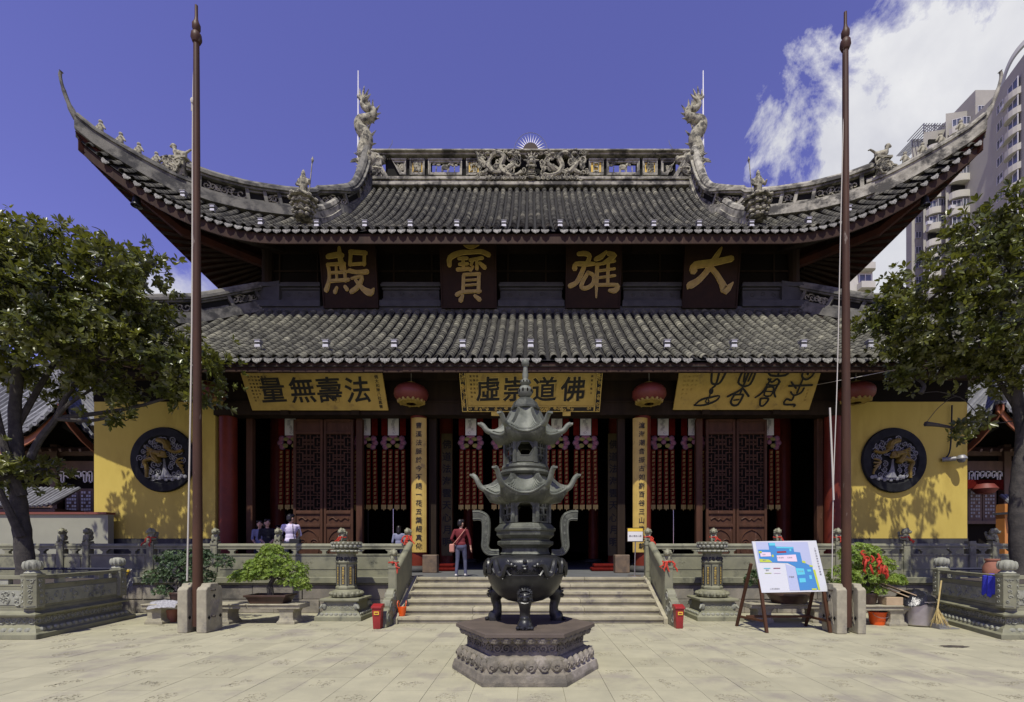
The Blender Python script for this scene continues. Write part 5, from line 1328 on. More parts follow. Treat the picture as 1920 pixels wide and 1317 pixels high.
q.lathe([(.335,1.598),(.36,1.61),(.335,1.64),(.325,1.69),(.36,1.72),(.395,1.74),(.395,1.785),(.345,1.80),(.345,1.825),(.37,1.835),(.405,1.87),(.405,1.925),(.43,1.935),(.43,1.965),(.405,1.985),(.36,2.03),(.30,2.04)], 6, cc)
q.build('neck', m_iron, cen, bevel=.006)
q = MB(); 
for k in range(6):                                         # lettering and key pattern on the neck
    for i in range(5):
        p, d = hex_side(.333, (i+.5)/5, k); n = Vector((d.y,-d.x,0))
        if n.y < .2: q.spiral(p + n*.004 + Vector((0,0,1.9))*1 + (p-Vector((BX,BYc,0)))*.17, .02, d, (0,0,1), 1.2, .004, 0, n=4, steps=7)
for i, ch in enumerate('大雄寶殿'): put_glyph(q, ch, (BX-.12+.08*i, BYc-.2885, 1.665), (1,0,0), (0,0,1), .055, .01, .006)
q.build('neck_relief', m_ironl, cen)
# dragons and pearl on the bowl
def onbowl(a, z, d=.0):
    r = interp(z, [.97,1.13,1.3,1.42,1.5,1.555,1.585], [.26,.46,.53,.545,.535,.5,.43]) + d; return (BX + r*sin(a), BYc - r*cos(a), z)
q = MB()
for s in (-1, 1):
    for off in (0, pi*2/3, -pi*2/3):
        pth = catmull([onbowl(off+s*a, z, .015) for a, z in ((1.0,1.36),(.98,1.47),(.86,1.53),(.76,1.46),(.68,1.36),(.56,1.34),(.5,1.40),(.44,1.47),(.34,1.48))], 4); n = len(pth)
        q.tube(pth, [lerp(.02,.042,min(1, i/14)) for i in range(n)], 7)
        q.ell(onbowl(off+s*.3, 1.475, .03), (.05,.04,.035), 8); q.ell(onbowl(off+s*.22, 1.46, .035), (.03,.025,.02), 6)
        for k in range(6): q.tube([onbowl(off+s*.34,1.48,.03), onbowl(off+s*(.42+.03*k),1.54-.022*k,.04)], [.014,.003], 4)
        for a, z in ((.62,1.31),(.86,1.38),(.44,1.36)): q.tube([onbowl(off+s*a,z+.04,.02), onbowl(off+s*(a-.08),z-.02,.03), onbowl(off+s*(a-.13),z-.01,.02)], [.016,.012,.004], 4)
        for k in range(5): q.spiral(onbowl(off+s*random.uniform(.1,.5), random.uniform(1.36,1.44), .008), .03, (cos(off+s*.3),sin(off+s*.3),0), (0,0,1), 1.3, .007, 0, s, n=4, steps=8)
for off in (0, pi*2/3, -pi*2/3):
    q.ell(onbowl(off, 1.52, .02), .03, 8); q.ell(onbowl(off,1.46,.015), (.05,.03,.018), 7); q.ell(onbowl(off,1.425,.015), (.035,.03,.02), 7)
    for k in range(4): q.tube([onbowl(off+(-.16+.32*i/8), 1.345+.018*k+.03*sin(pi*i/8), .006) for i in range(9)], .005, 4)
q.build('dragon_relief', m_irond, cen, smooth=True)
for ang in (-pi/2, pi/6, pi*5/6):                          # three lion-faced legs
    u = Vector((cos(ang), sin(ang), 0)); t = Vector((-u.y, u.x, 0)); o = Vector((BX, BYc, 0)); Mx = Matrix((t, u, Vector((0,0,1)))).transposed()
    q = MB(); pth = catmull([o + u*.36 + Vector((0,0,1.12)), o + u*.47 + Vector((0,0,1.05)), o + u*.50 + Vector((0,0,.95)), o + u*.475 + Vector((0,0,.85)), o + u*.48 + Vector((0,0,.76)), o + u*.52 + Vector((0,0,.70)), o + u*.53 + Vector((0,0,.642))], 4)
    q.tube(pth, [.08,.09,.1,.105,.105,.1,.095,.09,.08,.075,.07,.068,.068,.066,.066,.07,.075,.08,.088,.095,.1,.1,.1,.1,.1], 10)
    L = q.build('leg', m_irond, cen, smooth=True)
    q = MB(); h = o + u*.545 + Vector((0,0,1.05)); q.ell(h, (.085,.06,.075), 10, 0, Mx); q.ell(h + u*.055 + Vector((0,0,-.025)), (.035,.03,.028), 8, 0, Mx)
    for s in (-1, 1):
        q.ell(h + u*.055 + t*s*.04 + Vector((0,0,.015)), .02, 7); q.tube([h + u*.04 + t*s*.015 + Vector((0,0,.04)), h + u*.05 + t*s*.07 + Vector((0,0,.06))], [.014,.008], 5)
        q.spiral(h + u*.045 + t*s*.07 + Vector((0,0,-.035)), .03, t, (0,0,1), 1.2, .01, 0, s, n=4, steps=8)
        for k in range(3): q.ell(o + u*.6 + t*s*(.045*k) + Vector((0,0,.67)), (.03,.035,.03), 7)
    q.tube([h + u*.05 - t*.05 + Vector((0,0,-.06)), h + u*.065 + Vector((0,0,-.07)), h + u*.05 + t*.05 + Vector((0,0,-.06))], .013, 5)
    for k in range(9):
        a = pi*k/8; q.tube([h + t*.07*cos(a) + Vector((0,0,.05+.04*sin(a))), h - u*.02 + t*.1*cos(a) + Vector((0,0,.06+.07*sin(a)))], [.018,.008], 5)
    q.build('lion_face_relief', m_irond, L, smooth=True)
for s in (-1, 1):                                          # swan-neck handles
    def hp(px, py): return Vector((BX + s*abs(px-985)*BYc/FPX, BYc, EYE - (py-CY)*BYc/FPX))
    pth = catmull([hp(936,1036), hp(918,1036), hp(910,1026), hp(911,1010), hp(912,985), hp(909,972), hp(899,967), hp(887,967)], 5); n = len(pth)
    q = MB(); vs = []
    for i, p in enumerate(pth):
        p = Vector(p); d = (Vector(pth[min(i+1,n-1)]) - Vector(pth[max(i-1,0)])).normalized(); nn = Vector((d.z,0,-d.x)); hw = lerp(.045,.075,i/n)
        for a, b in ((-hw,-.04),(hw,-.04),(hw,.04),(-hw,.04)): vs.append(p + nn*a + Vector((0,b,0)))
    fs = [(0,1,2,3)[::-1], tuple((n-1)*4+k for k in range(4))] + [(i*4+k, i*4+(k+1)%4, (i+1)*4+(k+1)%4, (i+1)*4+k) for i in range(n-1) for k in range(4)]
    q.add(vs, fs); h = q.build('handle', m_iron, cen, bevel=.006)
    q = MB()
    for side in (-1, 1):
        off = []
        for i, p in enumerate(pth):
            p = Vector(p); d = (Vector(pth[min(i+1,n-1)]) - Vector(pth[max(i-1,0)])).normalized(); nn = Vector((d.z,0,-d.x)); off.append(p + nn*side*lerp(.028,.05,i/n) + Vector((0,-.042,0)))
        q.tube(off, .006, 4)
    for i in range(5, n-8, 3):
        p = Vector(pth[i]) + Vector((0,-.042,0)); q.bar(p - Vector((.02,0,0)), p + Vector((.02,0,0)), .008, .008); q.bar(p - Vector((0,0,.02)), p + Vector((0,0,.02)), .008, .008)
    q.build('handle_relief', m_ironl, h)
def storey(r, z0, z1, name, win):
    """hexagonal lantern storey with pierced walls"""
    root = None; q = MB()
    for k in range(6):
        a = pi/3*k; p = Vector((BX + r*cos(a), BYc + r*sin(a), 0)); q.tube([p + Vector((0,0,z0)), p + Vector((0,0,z1))], .03, 6)
        A, d = hex_side(r, 0, k); B, _ = hex_side(r, 1, k); n = Vector((d.y,-d.x,0)); Lw = (B-A).length
        up = Vector((0,0,1)); h = z1-z0; inner = n*-.025
        front = abs(n.x) < .3
        if front and win == 'hex':
            w2, zc, rr = Lw/2, (z0+z1)/2+.02, h*.30
            hexa = [(rr*cos(pi/3*i), rr*.95*sin(pi/3*i)) for i in range(6)]
            outer = [(w2,0),(w2*.6,h*.48),(-w2*.6,h*.48),(-w2,0),(-w2*.6,-h*.48),(w2*.6,-h*.48)]; full = [(w2,0),(w2,h/2),(-w2,h/2),(-w2,0),(-w2,-h/2),(w2,-h/2)]
            c = A + d*w2 + up*zc
            for i in range(6):
                j = (i+1) % 6; q.slab([hexa[i], full[i], full[j], hexa[j]], c, d, up, inner)
            e = [(x*1.12, y*1.12) for x, y in hexa]
            for i in range(6): q.slab([hexa[i], e[i], e[(i+1)%6], hexa[(i+1)%6]], c + n*.006, d, up, inner*.3)
        elif front:
            w = Lw; q.slab([(0,0),(w*.2,0),(w*.2,h*.66),(w*.3,h*.82),(0,h)], A + up*z0, d, up, inner); q.slab([(w,h),(w*.7,h*.82),(w*.8,h*.66),(w*.8,0),(w,0)], A + up*z0, d, up, inner); q.slab([(0,h),(w*.3,h*.82),(w*.5,h*.86),(w*.7,h*.82),(w,h)], A + up*z0, d, up, inner)
        else:
            for u0, u1, v0, v1 in ((0,1,0,.08),(0,1,.92,1),(0,.14,.08,.92),(.86,1,.08,.92),(.14,.5,.3,.37),(.5,.86,.62,.69),(.42,.5,.37,.8),(.5,.58,.2,.62),(.2,.42,.6,.67),(.58,.8,.33,.4),(.26,.33,.08,.3),(.67,.74,.69,.92)):
                q.slab([(Lw*u0,h*v0),(Lw*u1,h*v0),(Lw*u1,h*v1),(Lw*u0,h*v1)], A + up*z0, d, up, inner)
    return q.build(name, m_iron, cen)
storey(.335, 2.04, 2.36, 'lower_chamber', 'arch')
def hex_roof(z_eave, z_top, r_mid, r_tip, tip_h, r_top, name, depth):
    """hexagonal roof with up-curled corners, open underneath into a shallow bowl"""
    q = MB(); n = 12; rings = 6; vs = []
    def eave(k, i):
        t = i/n; c = abs(2*t-1)**3; a = pi/3*k + pi/3*t
        r_straight = r_mid/cos(a - pi/3*k - pi/6)*cos(pi/6)
        r = lerp(r_straight*1.0, r_tip, c*.55 if c < 1 else .55); return Vector((BX + r*cos(a), BYc + r*sin(a), z_eave + tip_h*.45*c))
    edge = [eave(k, i) for k in range(6) for i in range(n)]; m = len(edge); rings = 9
    for j in range(rings+1):
        f = j/rings
        for p in edge:
            c = Vector((BX, BYc, 0)); dv = Vector((p.x-BX, p.y-BYc, 0)); L = dv.length
            r = lerp(L, r_top*L/r_mid*.98, f); z = lerp(p.z, z_top, f**2.6)
            vs.append((BX + dv.x/L*r, BYc + dv.y/L*r, z))
    fs = [(j*m+i, j*m+(i+1)%m, (j+1)*m+(i+1)%m, (j+1)*m+i) for j in range(rings) for i in range(m)]
    b = len(vs)
    for p in edge:
        vs.append((p.x, p.y, p.z-.045))
    for p in edge: vs.append((BX + (p.x-BX)*.80, BYc + (p.y-BYc)*.80, min(p.z-.05, z_eave-.05)-depth*.6))
    for p in edge: vs.append((BX + (p.x-BX)*.5, BYc + (p.y-BYc)*.5, z_eave-depth-.05))
    fs += [(b+i, i, (i+1)%m, b+(i+1)%m)[::-1] for i in range(m)]
    for j in range(2): fs += [(b+j*m+i, b+j*m+(i+1)%m, b+(j+1)*m+(i+1)%m, b+(j+1)*m+i)[::-1] for i in range(m)]
    q.add(vs, fs); R = q.build(name, m_iron, cen, smooth=True, angle=50)
    for k in range(6):                                     # hip rolls that leave the roof as horns
        q = MB(); a = pi/3*k; e = eave(k, 0); u = Vector((cos(a), sin(a), 0)); base_ = Vector((BX, BYc, 0))
        pth = catmull([base_ + u*r_top*1.02 + Vector((0,0,z_top)), base_ + u*lerp(r_top, r_mid, .45) + Vector((0,0,lerp(z_eave, z_top, .21))), base_ + u*r_mid*1.02 + Vector((0,0,z_eave+.05)), base_ + u*lerp(r_mid, r_tip, .55) + Vector((0,0,z_eave+tip_h*.36)), base_ + u*r_tip*.95 + Vector((0,0,z_eave+tip_h*.8)), base_ + u*r_tip*1.02 + Vector((0,0,z_eave+tip_h*.93))], 5)
        nn = len(pth); q.tube(pth, [.026]*10 + [lerp(.042,.03,i/(nn-10)) for i in range(nn-10)], 8)
        t = Vector(pth[-1]); q.obox(t, (.06,.06,.025), Matrix.Rotation(a, 3, 'Z'))
        q.build('hip_horn', m_ironl, R, smooth=True, angle=50)
    q = MB()
    for k in range(6):
        for i in range(1, n*2):
            t = i/(n*2); a = pi/3*k + pi/3*t; rs = r_mid/cos(a - pi/3*k - pi/6)*cos(pi/6); c = abs(2*t-1)**3
            if c > .75: continue
            u = Vector((cos(a), sin(a), 0)); b0 = Vector((BX, BYc, 0)); re = lerp(rs, r_tip, c*.55); rt = r_top*rs/r_mid
            pth = [b0 + u*lerp(re, rt, f) + Vector((0,0,lerp(z_eave+tip_h*.45*c, z_top, f**2.6)+.012)) for f in [j/9 for j in range(10)]]
            q.tube(pth, [.019]*4+[.017]*3+[.014]*3, 5)
    q.build('roof_rib', m_ironl, R, smooth=True)
    q = MB(); L = [(p.x, p.y, p.z-.012) for p in edge]; q.tube(L + [L[0]], .016, 6); q.build('eave_trim', m_ironl, R, smooth=True)
    return R
hex_roof(2.44, 2.70, .48, .735, .30, .30, 'lower_roof', .10)
q = MB(); q.lathe([(.29,2.69),(.34,2.70),(.36,2.73),(.34,2.765),(.32,2.77),(.335,2.80),(.325,2.835),(.29,2.84),(.26,2.86),(.2,2.87)], 28, cc); q.build('collar', m_iron, cen, smooth=True, angle=35)
storey(.285, 2.85, 3.20, 'upper_chamber', 'hex')
hex_roof(3.27, 3.62, .40, .625, .18, .17, 'upper_roof', .10)
q = MB(); q.lathe([(.17,3.62),(.205,3.63),(.205,3.665),(.19,3.68),(.165,3.74),(.12,3.775),(.1,3.79),(.06,3.80)], 8, cc); q.build('roof_cap', m_iron, cen, bevel=.006)
q = MB(); q.lathe([(.04,3.80),(.06,3.81),(.1,3.86),(.105,3.91),(.07,3.96),(.035,3.965),(.05,3.98),(.075,4.01),(.07,4.045),(.04,4.06),(.036,4.08),(.045,4.12),(.032,4.2),(.03,4.24),(.05,4.26),(.055,4.3),(.04,4.335),(0,4.345)], 20, cc); fin = q.build('finial', m_ironl, cen, smooth=True, angle=40)
q = MB()
for k in range(10):
    a = 2*pi*k/10; q.ell((BX+.1*cos(a), BYc+.1*sin(a), 3.895), (.014,.014,.028), 6)
    q.ell((BX+.072*cos(a), BYc+.072*sin(a), 4.022), (.01,.01,.016), 6)
q.build('finial_hole', m_black, fin)
# ================================================================== flagpoles
def flagpole(px0, px1, pytop, Yb, label, lab2, gourd_y):
    a = P(px0, 1187, Yb); b = P(px1, pytop, Yb); a.z = .12
    root = thing('flagpole', label, 'flagpole', (a.x, Yb, 0), group='tall wooden poles')
    f = Yb/FPX; zg = EYE + (CY-gourd_y)*f; d = b - a
    at = lambda z: a + d*((z-a.z)/(b.z-a.z))
    n = 14; q = MB(); q.tube([at(lerp(.12, zg-.15, i/n)) for i in range(n+1)], [lerp(.092,.053,i/n)*random.uniform(.98,1.02) for i in range(n+1)], 14); q.build('pole', m_pole, root, smooth=True, angle=50)
    q = MB(); c = at(zg); q.lathe([(.03,-.22),(.07,-.2),(.1,-.12),(.09,-.03),(.05,.02),(.075,.08),(.075,.16),(.04,.24),(.03,.3),(.028,.55),(.0,.56)], 14, c); q.build('gourd_finial', m_pole, root, smooth=True)
    q = MB(); q.tube([(a.x-.35,Yb,.32),(a.x+.35,Yb,.32)], .022, 8); q.tube([(a.x-.35,Yb,.85),(a.x+.35,Yb,.85)], .022, 8); q.build('clamp_bolt', m_drain, root)
    return root, at, zg
def clamp_stone(x, Y, label, w=.17, dp=.5, h=.98, arch=1):
    root = thing('clamp_stone', label, 'pole stone', (x, Y, 0), group='carved stones clamping the poles')
    pr = [(-dp/2,0),(dp/2,0),(dp/2,h*.88),(dp*.40,h*.93),(dp*.28,h*.94),(dp*.22,h),(-dp*.22,h),(-dp*.28,h*.94),(-dp*.40,h*.93),(-dp/2,h*.88)]
    q = MB(); q.slab(pr, (x-w/2,Y,0), (0,1,0), (0,0,1), (w,0,0)); b = q.build('stone', m_beige, root, bevel=.018)
    q = MB()
    for s in (-1, 1):
        for z, y in ((.72,-.02),(.3,-.17),(.3,.17)): q.slab([(-.04,0),(0,-.045),(.04,0),(0,.045)], (x+s*(w/2+.002),Y+y,z), (0,1,0), (0,0,1), (s*.003,0,0))
    q.build('bolt_hole', m_recess, b)
    q = MB()
    for s in (-1, 1):
        for k in range(7): q.tube(catmull([(x+s*(w/2), Y-.14+.04*k, .18+.05*(k%3)), (x+s*(w/2+.004), Y-.1+.03*k, .45), (x+s*(w/2), Y-.12+.045*k, .62+.05*(k%2))], 3), .008, 4)
    q.build('stone_carving', m_beige, b)
poleL, atL, zL = flagpole(371, 368, 8, 9.45, 'tall red-brown wooden pole with a rope, left of the steps', '', 62)
poleR, atR, zR = flagpole(1587, 1585, 32, 9.35, 'tall peeling red-brown pole beside the map board', '', 75)
for px, lab, w, dp in ((351, 'upright clamp stone on the left side of the left pole', .2, .48), (387, 'upright clamp stone on the right side of the left pole', .2, .5)): clamp_stone(X(px, 9.45), 9.55, lab, w, dp)
for px, lab, w, dp in ((1570, 'worn clamp stone between the map board and the right pole', .2, .5), (1607, 'upright clamp stone on the right side of the right pole', .16, .5)): clamp_stone(X(px, 9.35), 9.45, lab, w, dp)
def rope(label, pts, r=.014):
    q = MB(); q.tube(pts, r, 6); return tag(q.build('rope', m_rope, smooth=True), label, 'rope', 'ropes on the poles')
a = atL(zL-.2); p1 = P(362, 190, 9.45); p2 = P(351, 1090, 9.4)
rope('pale rope hanging down the left side of the left pole', catmull([a, p1, P(360,600,9.42), p2], 6), .016)
q = MB(); q.ell(p1, (.05,.05,.07), 8); q.tube([p1, p1 + Vector((-.03,0,-.2))], [.03,.01], 6); tag(q.build('rope_knot', m_rope, smooth=True), 'rope knot tied high on the left pole', 'knot')
rope('thin pale rope hanging left of the right pole from its top', catmull([atR(zR-.2), P(1578,350,9.33), P(1570,700,9.3), P(1563,900,9.3), P(1560,1085,9.28)], 6), .009)
q = MB(); q.tube([P(1556,765,9.28), P(1561,880,9.28), P(1563,938,9.28)], .017, 6); tag(q.build('hanging_rod', m_rope), 'short pale rod hanging on the rope left of the right pole', 'rod')
q = MB(); q.tube(catmull([P(1530,722,14), P(1605,708,12.5), P(1700,690,11.5), P(1925,655,10.5)], 4), .008, 5); tag(q.build('overhead_wire', m_rope), 'thin pale wire strung from the right plaque into the right tree', 'wire')

# ================================================================== stone pillars with bowls
def pillar(px, Yc, label):
    x = X(px, Yc); root = thing('stone_pillar', label, 'stone pillar', (x, Yc, 0), group='inscribed stone pillars with bowls')
    c = (x, Yc, 0); sq = lambda r: [(x-r,Yc-r),(x+r,Yc-r),(x+r,Yc+r),(x-r,Yc+r)]
    q = MB(); q.layers([(sq(r), z) for r, z in ((.54,0),(.54,.1),(.51,.12),(.46,.19),(.42,.2),(.40,.21),(.38,.44),(.46,.45),(.46,.50),(.44,.51))]); b = q.build('base', m_green, root, bevel=.008)
    q = MB()
    for s in (-1, 1):
        for k in range(8): q.ell((x-.44+.88*(k+.5)/8, Yc+s*.49, .155), (.05,.03,.04), 6); q.ell((x+s*.49, Yc-.44+.88*(k+.5)/8, .155), (.03,.05,.04), 6)
        for t in (-1, 1): q.ell((x+s*.37, Yc+t*.37, .33), (.075,.075,.09), 7); q.tube([(x+s*.4,Yc+t*.4,.36),(x+s*.46,Yc+t*.46,.28)], [.04,.02], 5)
    for k in range(5): q.spiral((x-.25+.125*k, Yc-.39, .32), .055, (1,0,0), (0,0,1), 1.4, .012, 0, 1 if k%2 else -1, n=4, steps=9)
    q.build('petal_carving', m_greenl, b, smooth=True)
    q = MB(); q.lathe([(.30,.51),(.35,.54),(.36,.60),(.33,.66),(.27,.68),(.25,.70)], 28, c)
    for k in range(16): a = 2*pi*k/16; q.ell((x+.345*cos(a), Yc+.345*sin(a), .6), (.06,.06,.055), 6)
    q.build('lotus_ring', m_green, root, smooth=True)
    q = MB(); q.lathe([(.235,.70),(.25,.71),(.25,.76),(.225,.78),(.225,1.30),(.245,1.33),(.255,1.37),(.215,1.40),(.215,1.56),(.25,1.58)], 8, c, ph=pi/8); sh = q.build('shaft', m_green, root, bevel=.01)
    q = MB(); g = MB()
    for k in range(8):
        a = -pi/2 + pi/4*k; n = Vector((cos(a), sin(a), 0)); d = Vector((-n.y, n.x, 0)); o = Vector((x, Yc, 0)) + n*.209; 
        q.slab([(-.05,.82),(.05,.82),(.05,1.25),(-.05,1.25)], o, d, (0,0,1), n*.003)
        q.tube([o + d*.085 + Vector((0,0,.8)), o + d*.085 + Vector((0,0,1.3))], .014, 5)
        if n.y < .2:
            for i, ch in enumerate('南無阿彌陀如來'): put_glyph(g, ch, o + n*.005 + Vector((0,0,1.215-.06*i)), d, (0,0,1), .055, .01, .003)
        for s in (-1, 1): q.ell(o + d*s*.05 + Vector((0,0,1.43)), (.04,.04,.05), 6)
    q.build('inscription_panel', m_boji, sh); g.build('gold_writing', m_goldb, sh)
    q = MB(); q.lathe([(.2,1.575),(.28,1.59),(.335,1.62),(.335,1.64),(.29,1.65),(.26,1.66),(.30,1.70),(.34,1.76),(.35,1.83),(.33,1.84),(.0,1.80)], 32, c)
    q.build('bowl', m_green, root, smooth=True, angle=40)
    q = MB()
    for k in range(20):
        a = 2*pi*k/20; q.ell((x+.315*cos(a), Yc+.315*sin(a), 1.73), (.05,.05,.045), 6); q.ell((x+.33*cos(a+.15), Yc+.33*sin(a+.15), 1.80), (.04,.04,.025), 6); q.ell((x+.32*cos(a+.1), Yc+.32*sin(a+.1), 1.615), (.05,.05,.028), 6)
    q.build('bowl_petal', m_greenl, root, smooth=True)
pillar(650, 11.35, 'inscribed green stone pillar with lotus bowl left of the steps')
pillar(1335, 11.35, 'inscribed green stone pillar with lotus bowl right of the steps near the map board')
# ================================================================== bins, basket, signs
def bin_(px0, px1, y0, y1, Y, label):
    a, b = P(px0, y1, Y), P(px1, y0, Y); x0, x1, h = a.x, b.x, b.z; root = thing('red_bin', label, 'bin', ((x0+x1)/2, Y+.15, 0), group='small red metal bins beside the steps')
    q = MB(); q.layers([([(x0+.02,Y+.02),(x1-.02,Y+.02),(x1-.02,Y+.19),(x0+.02,Y+.19)], 0), ([(x0,Y),(x1,Y),(x1,Y+.2),(x0,Y+.2)], h-.05)]); q.build('body', m_redbin, root, bevel=.01)
    q = MB(); q.slab([(Y-.02,h-.05),(Y+.22,h-.05),(Y+.22,h+.03),(Y+.14,h+.04),(Y-.02,h-.01)], (x0-.015,0,0), (0,1,0), (0,0,1), (x1-x0+.03,0,0)); q.build('lid', m_redbin, root, bevel=.008)
    q = MB(); w = (x1-x0); q.box(x0+w*.25, x1-w*.2, Y-.012, Y-.004, h*.63, h*.77); l = q.build('label', m_label, root)
    q = MB(); q.box(x0+w*.33, x1-w*.28, Y-.015, Y-.0125, h*.67, h*.73); q.build('print', m_redbin, l)
bin_(697, 714, 1137, 1180, 9.75, 'small red metal bin left of the steps, beside the left drum stone')
bin_(1267, 1283, 1138, 1180, 9.8, 'small red metal bin right of the steps, beside the right drum stone')
c = P(754, 1157, 10.6); c.z = .157; root = thing('red_basket', 'bright orange-red plastic basket standing on the lowest step', 'basket', c)
q = MB(); q.lathe([(.0,0),(.065,.0),(.085,.1),(.1,.2),(.09,.2),(.07,.02)], 16, c); q.build('body', m_orange, root, smooth=True)
q = MB()
for s in (-1, 1): q.tube(catmull([c + Vector((s*.08,-.04,.19)), c + Vector((s*.1,-.04,.28)), c + Vector((s*.085,.02,.34)), c + Vector((s*.07,.05,.2))], 4), .008, 5)
q.build('handle', m_orange, root, smooth=True)
# notice stand
c = P(1190, 1081, 12.55); c.z = T; root = thing('notice_stand', 'small white notice on a thin metal stand at the top of the steps', 'sign', c)
q = MB(); q.lathe([(.0,0),(.17,0),(.17,.015),(.03,.03),(0,.03)], 20, c); q.tube([c + Vector((0,0,.02)), c + Vector((.02,0,.95))], .016, 8); q.build('stand', m_steel, root, smooth=True, angle=40)
q = MB(); q.box(c.x-.21, c.x+.23, c.y-.02, c.y+.0, T+.92, T+1.30); f = q.build('frame', m_wood, root)
q = MB(); q.box(c.x-.19, c.x+.21, c.y-.026, c.y-.021, T+.94, T+1.28); q.build('face', m_paper, f)
q = MB(); q.box(c.x-.19, c.x+.21, c.y-.03, c.y-.0265, T+1.20, T+1.28); q.build('yellow_band', m_label, f)
q = MB()
for i, ch in enumerate('香火请勿入殿'): put_glyph(q, ch, (c.x-.13+.056*i, c.y-.03, T+1.08), (1,0,0), (0,0,1), .055, .0, .003)
q.build('writing', m_text, f)
# map board on an easel
root = thing('map_board', 'large white temple map board on a wooden easel beside the right pole', 'map board', P(1478, 1170, 9.6))
tl, tr, bl, br = P(1417,1012,9.72), P(1535,1013,9.72), P(1428,1111,9.5), P(1546,1110,9.5)
o = bl; u = (br-bl).normalized(); up_ = (tl-bl); v = (up_ - u*up_.dot(u)).normalized(); w = u.cross(v); W = (br-bl).length; Hh = up_.length
sk = up_.dot(u)/up_.dot(v)
def bp2(zx, zy):
    """zoom pixels of the board detail -> board plane metres"""
    return ((zx-905)/3.4286*9.6/FPX*1.0 + 0, (582-zy)/3.4286*9.6/FPX)
def mb_(pts, mat, d, name, par):
    q = MB(); q.slab([bp2(*p) for p in pts][::-1] if False else [bp2(*p) for p in pts], o + w*d, u, v, w*.0015); 
    # keep every face looking outwards whichever way the outline runs
    return q.build(name, mat, par)
q = MB(); pts = [bp2(905,585), bp2(1328,580), bp2(1295,248), bp2(878,250)]; q.slab(pts[::-1], o, u, v, w*-.03); q.slab(pts, o+w*.0, u, v, w*.004); face = q.build('face', m_signw, root, bevel=.003)
mb_([(900,255),(1238,258),(1250,420),(1140,420),(1125,400),(1075,392),(905,392)], m_lav, .005, 'map_area', face)
mb_([(1076,400),(1140,425),(1145,572),(1085,572)], m_lav, .005, 'map_area', face)
mb_([(980,262),(1022,262),(1024,285),(1140,290),(1142,322),(1180,326),(1186,385),(1246,420),(1268,568),(1148,572),(1138,420),(1092,395),(1020,392),(915,385),(910,306),(982,306)], m_mapb, .0075, 'map_plan', face)
for pts, m in (([(985,262),(1024,263),(1025,280),(986,280)], m_mapt), ([(1030,286),(1138,292),(1138,300),(1030,297)], m_mapt), ([(1112,302),(1124,302),(1124,318),(1112,318)], m_mapt), ([(1138,428),(1190,432),(1194,470),(1144,474)], m_mapt), ([(1152,494),(1192,494),(1194,520),(1154,522)], m_mapt),
    ([(1210,438),(1234,438),(1236,452),(1212,452)], m_mapt), ([(1218,475),(1234,475),(1236,500),(1220,500)], m_mapt), ([(920,322),(988,324),(990,350),(922,352)], m_mapp), ([(1025,345),(1150,340),(1154,386),(1028,382)], m_mapp), ([(1030,318),(1090,316),(1091,327),(1031,329)], m_mapr),
    ([(912,366),(975,372),(994,390),(914,388)], m_mapy), ([(912,315),(932,316),(932,330),(913,330)], m_mapy), ([(1184,380),(1206,384),(1206,398),(1186,394)], m_mapy), ([(1228,408),(1250,412),(1250,422),(1230,420)], m_mapy), ([(1248,440),(1262,440),(1278,570),(1266,570)], m_mapy), ([(1224,560),(1256,560),(1256,570),(1226,570)], m_mapy), ([(994,340),(1006,340),(1006,355),(995,355)], m_mapy),
    ([(934,426),(976,426),(976,430),(934,430)], m_mapt), ([(996,426),(1040,426),(1040,430),(996,430)], m_mapr), ([(938,458),(980,458),(980,461),(938,461)], m_mapy), ([(996,458),(1038,458),(1038,461),(996,461)], m_mapp)):
    mb_(pts, m, .0105, 'map_patch', face)
q = MB()
for i, ch in enumerate('上海玉佛禅寺平面示意图'):
    x, y = bp2(1278+1.7*i, 300+17*i); put_glyph(q, ch, o + u*x + v*y + w*.006, u, v, .042, .004, .002)
for t, zx, zy, sz in (('大雄宝殿',1048,360,.034),('玉佛楼',1108,360,.034),('天王殿',1168,450,.034),('图例',955,440,.03),('平面图',1105,485,.034),('上海玉佛禅寺',990,560,.032),('素斋',942,376,.03),('客堂',945,338,.03)):
    for i, ch in enumerate(t):
        x, y = bp2(zx + (i-(len(t)-1)/2)*sz*92*3.4286*1.05, zy); put_glyph(q, ch, o + u*x + v*y + w*.0125, u, v, sz, .004, .001)
q.build('print', m_text, face)
q = MB()
for s in (0, 1):
    e = o + u*(W*s); t_ = e + u*(sk*Hh) * 1 + v*Hh
    f0 = Vector((e.x + (.02 if s else .03), 9.35, 0)); q.bar(f0, e.lerp(t_, .25) - w*.03, .06, .05); b0 = Vector((e.x - (.0 if s else .22), 10.15, 0)); q.bar(b0, e.lerp(t_, .55) - w*.06 - u*(0 if s else .12), .055, .05)
    q.bar(f0.lerp(e, .28), b0.lerp(e.lerp(t_,.55), .16), .04, .05)
b1, b2 = Vector((o.x-.1,9.95,.24)), Vector((o.x+W+.0,9.95,.24)); q.bar(b1, b2, .05, .05)
q.build('easel', m_door, root, bevel=.006)

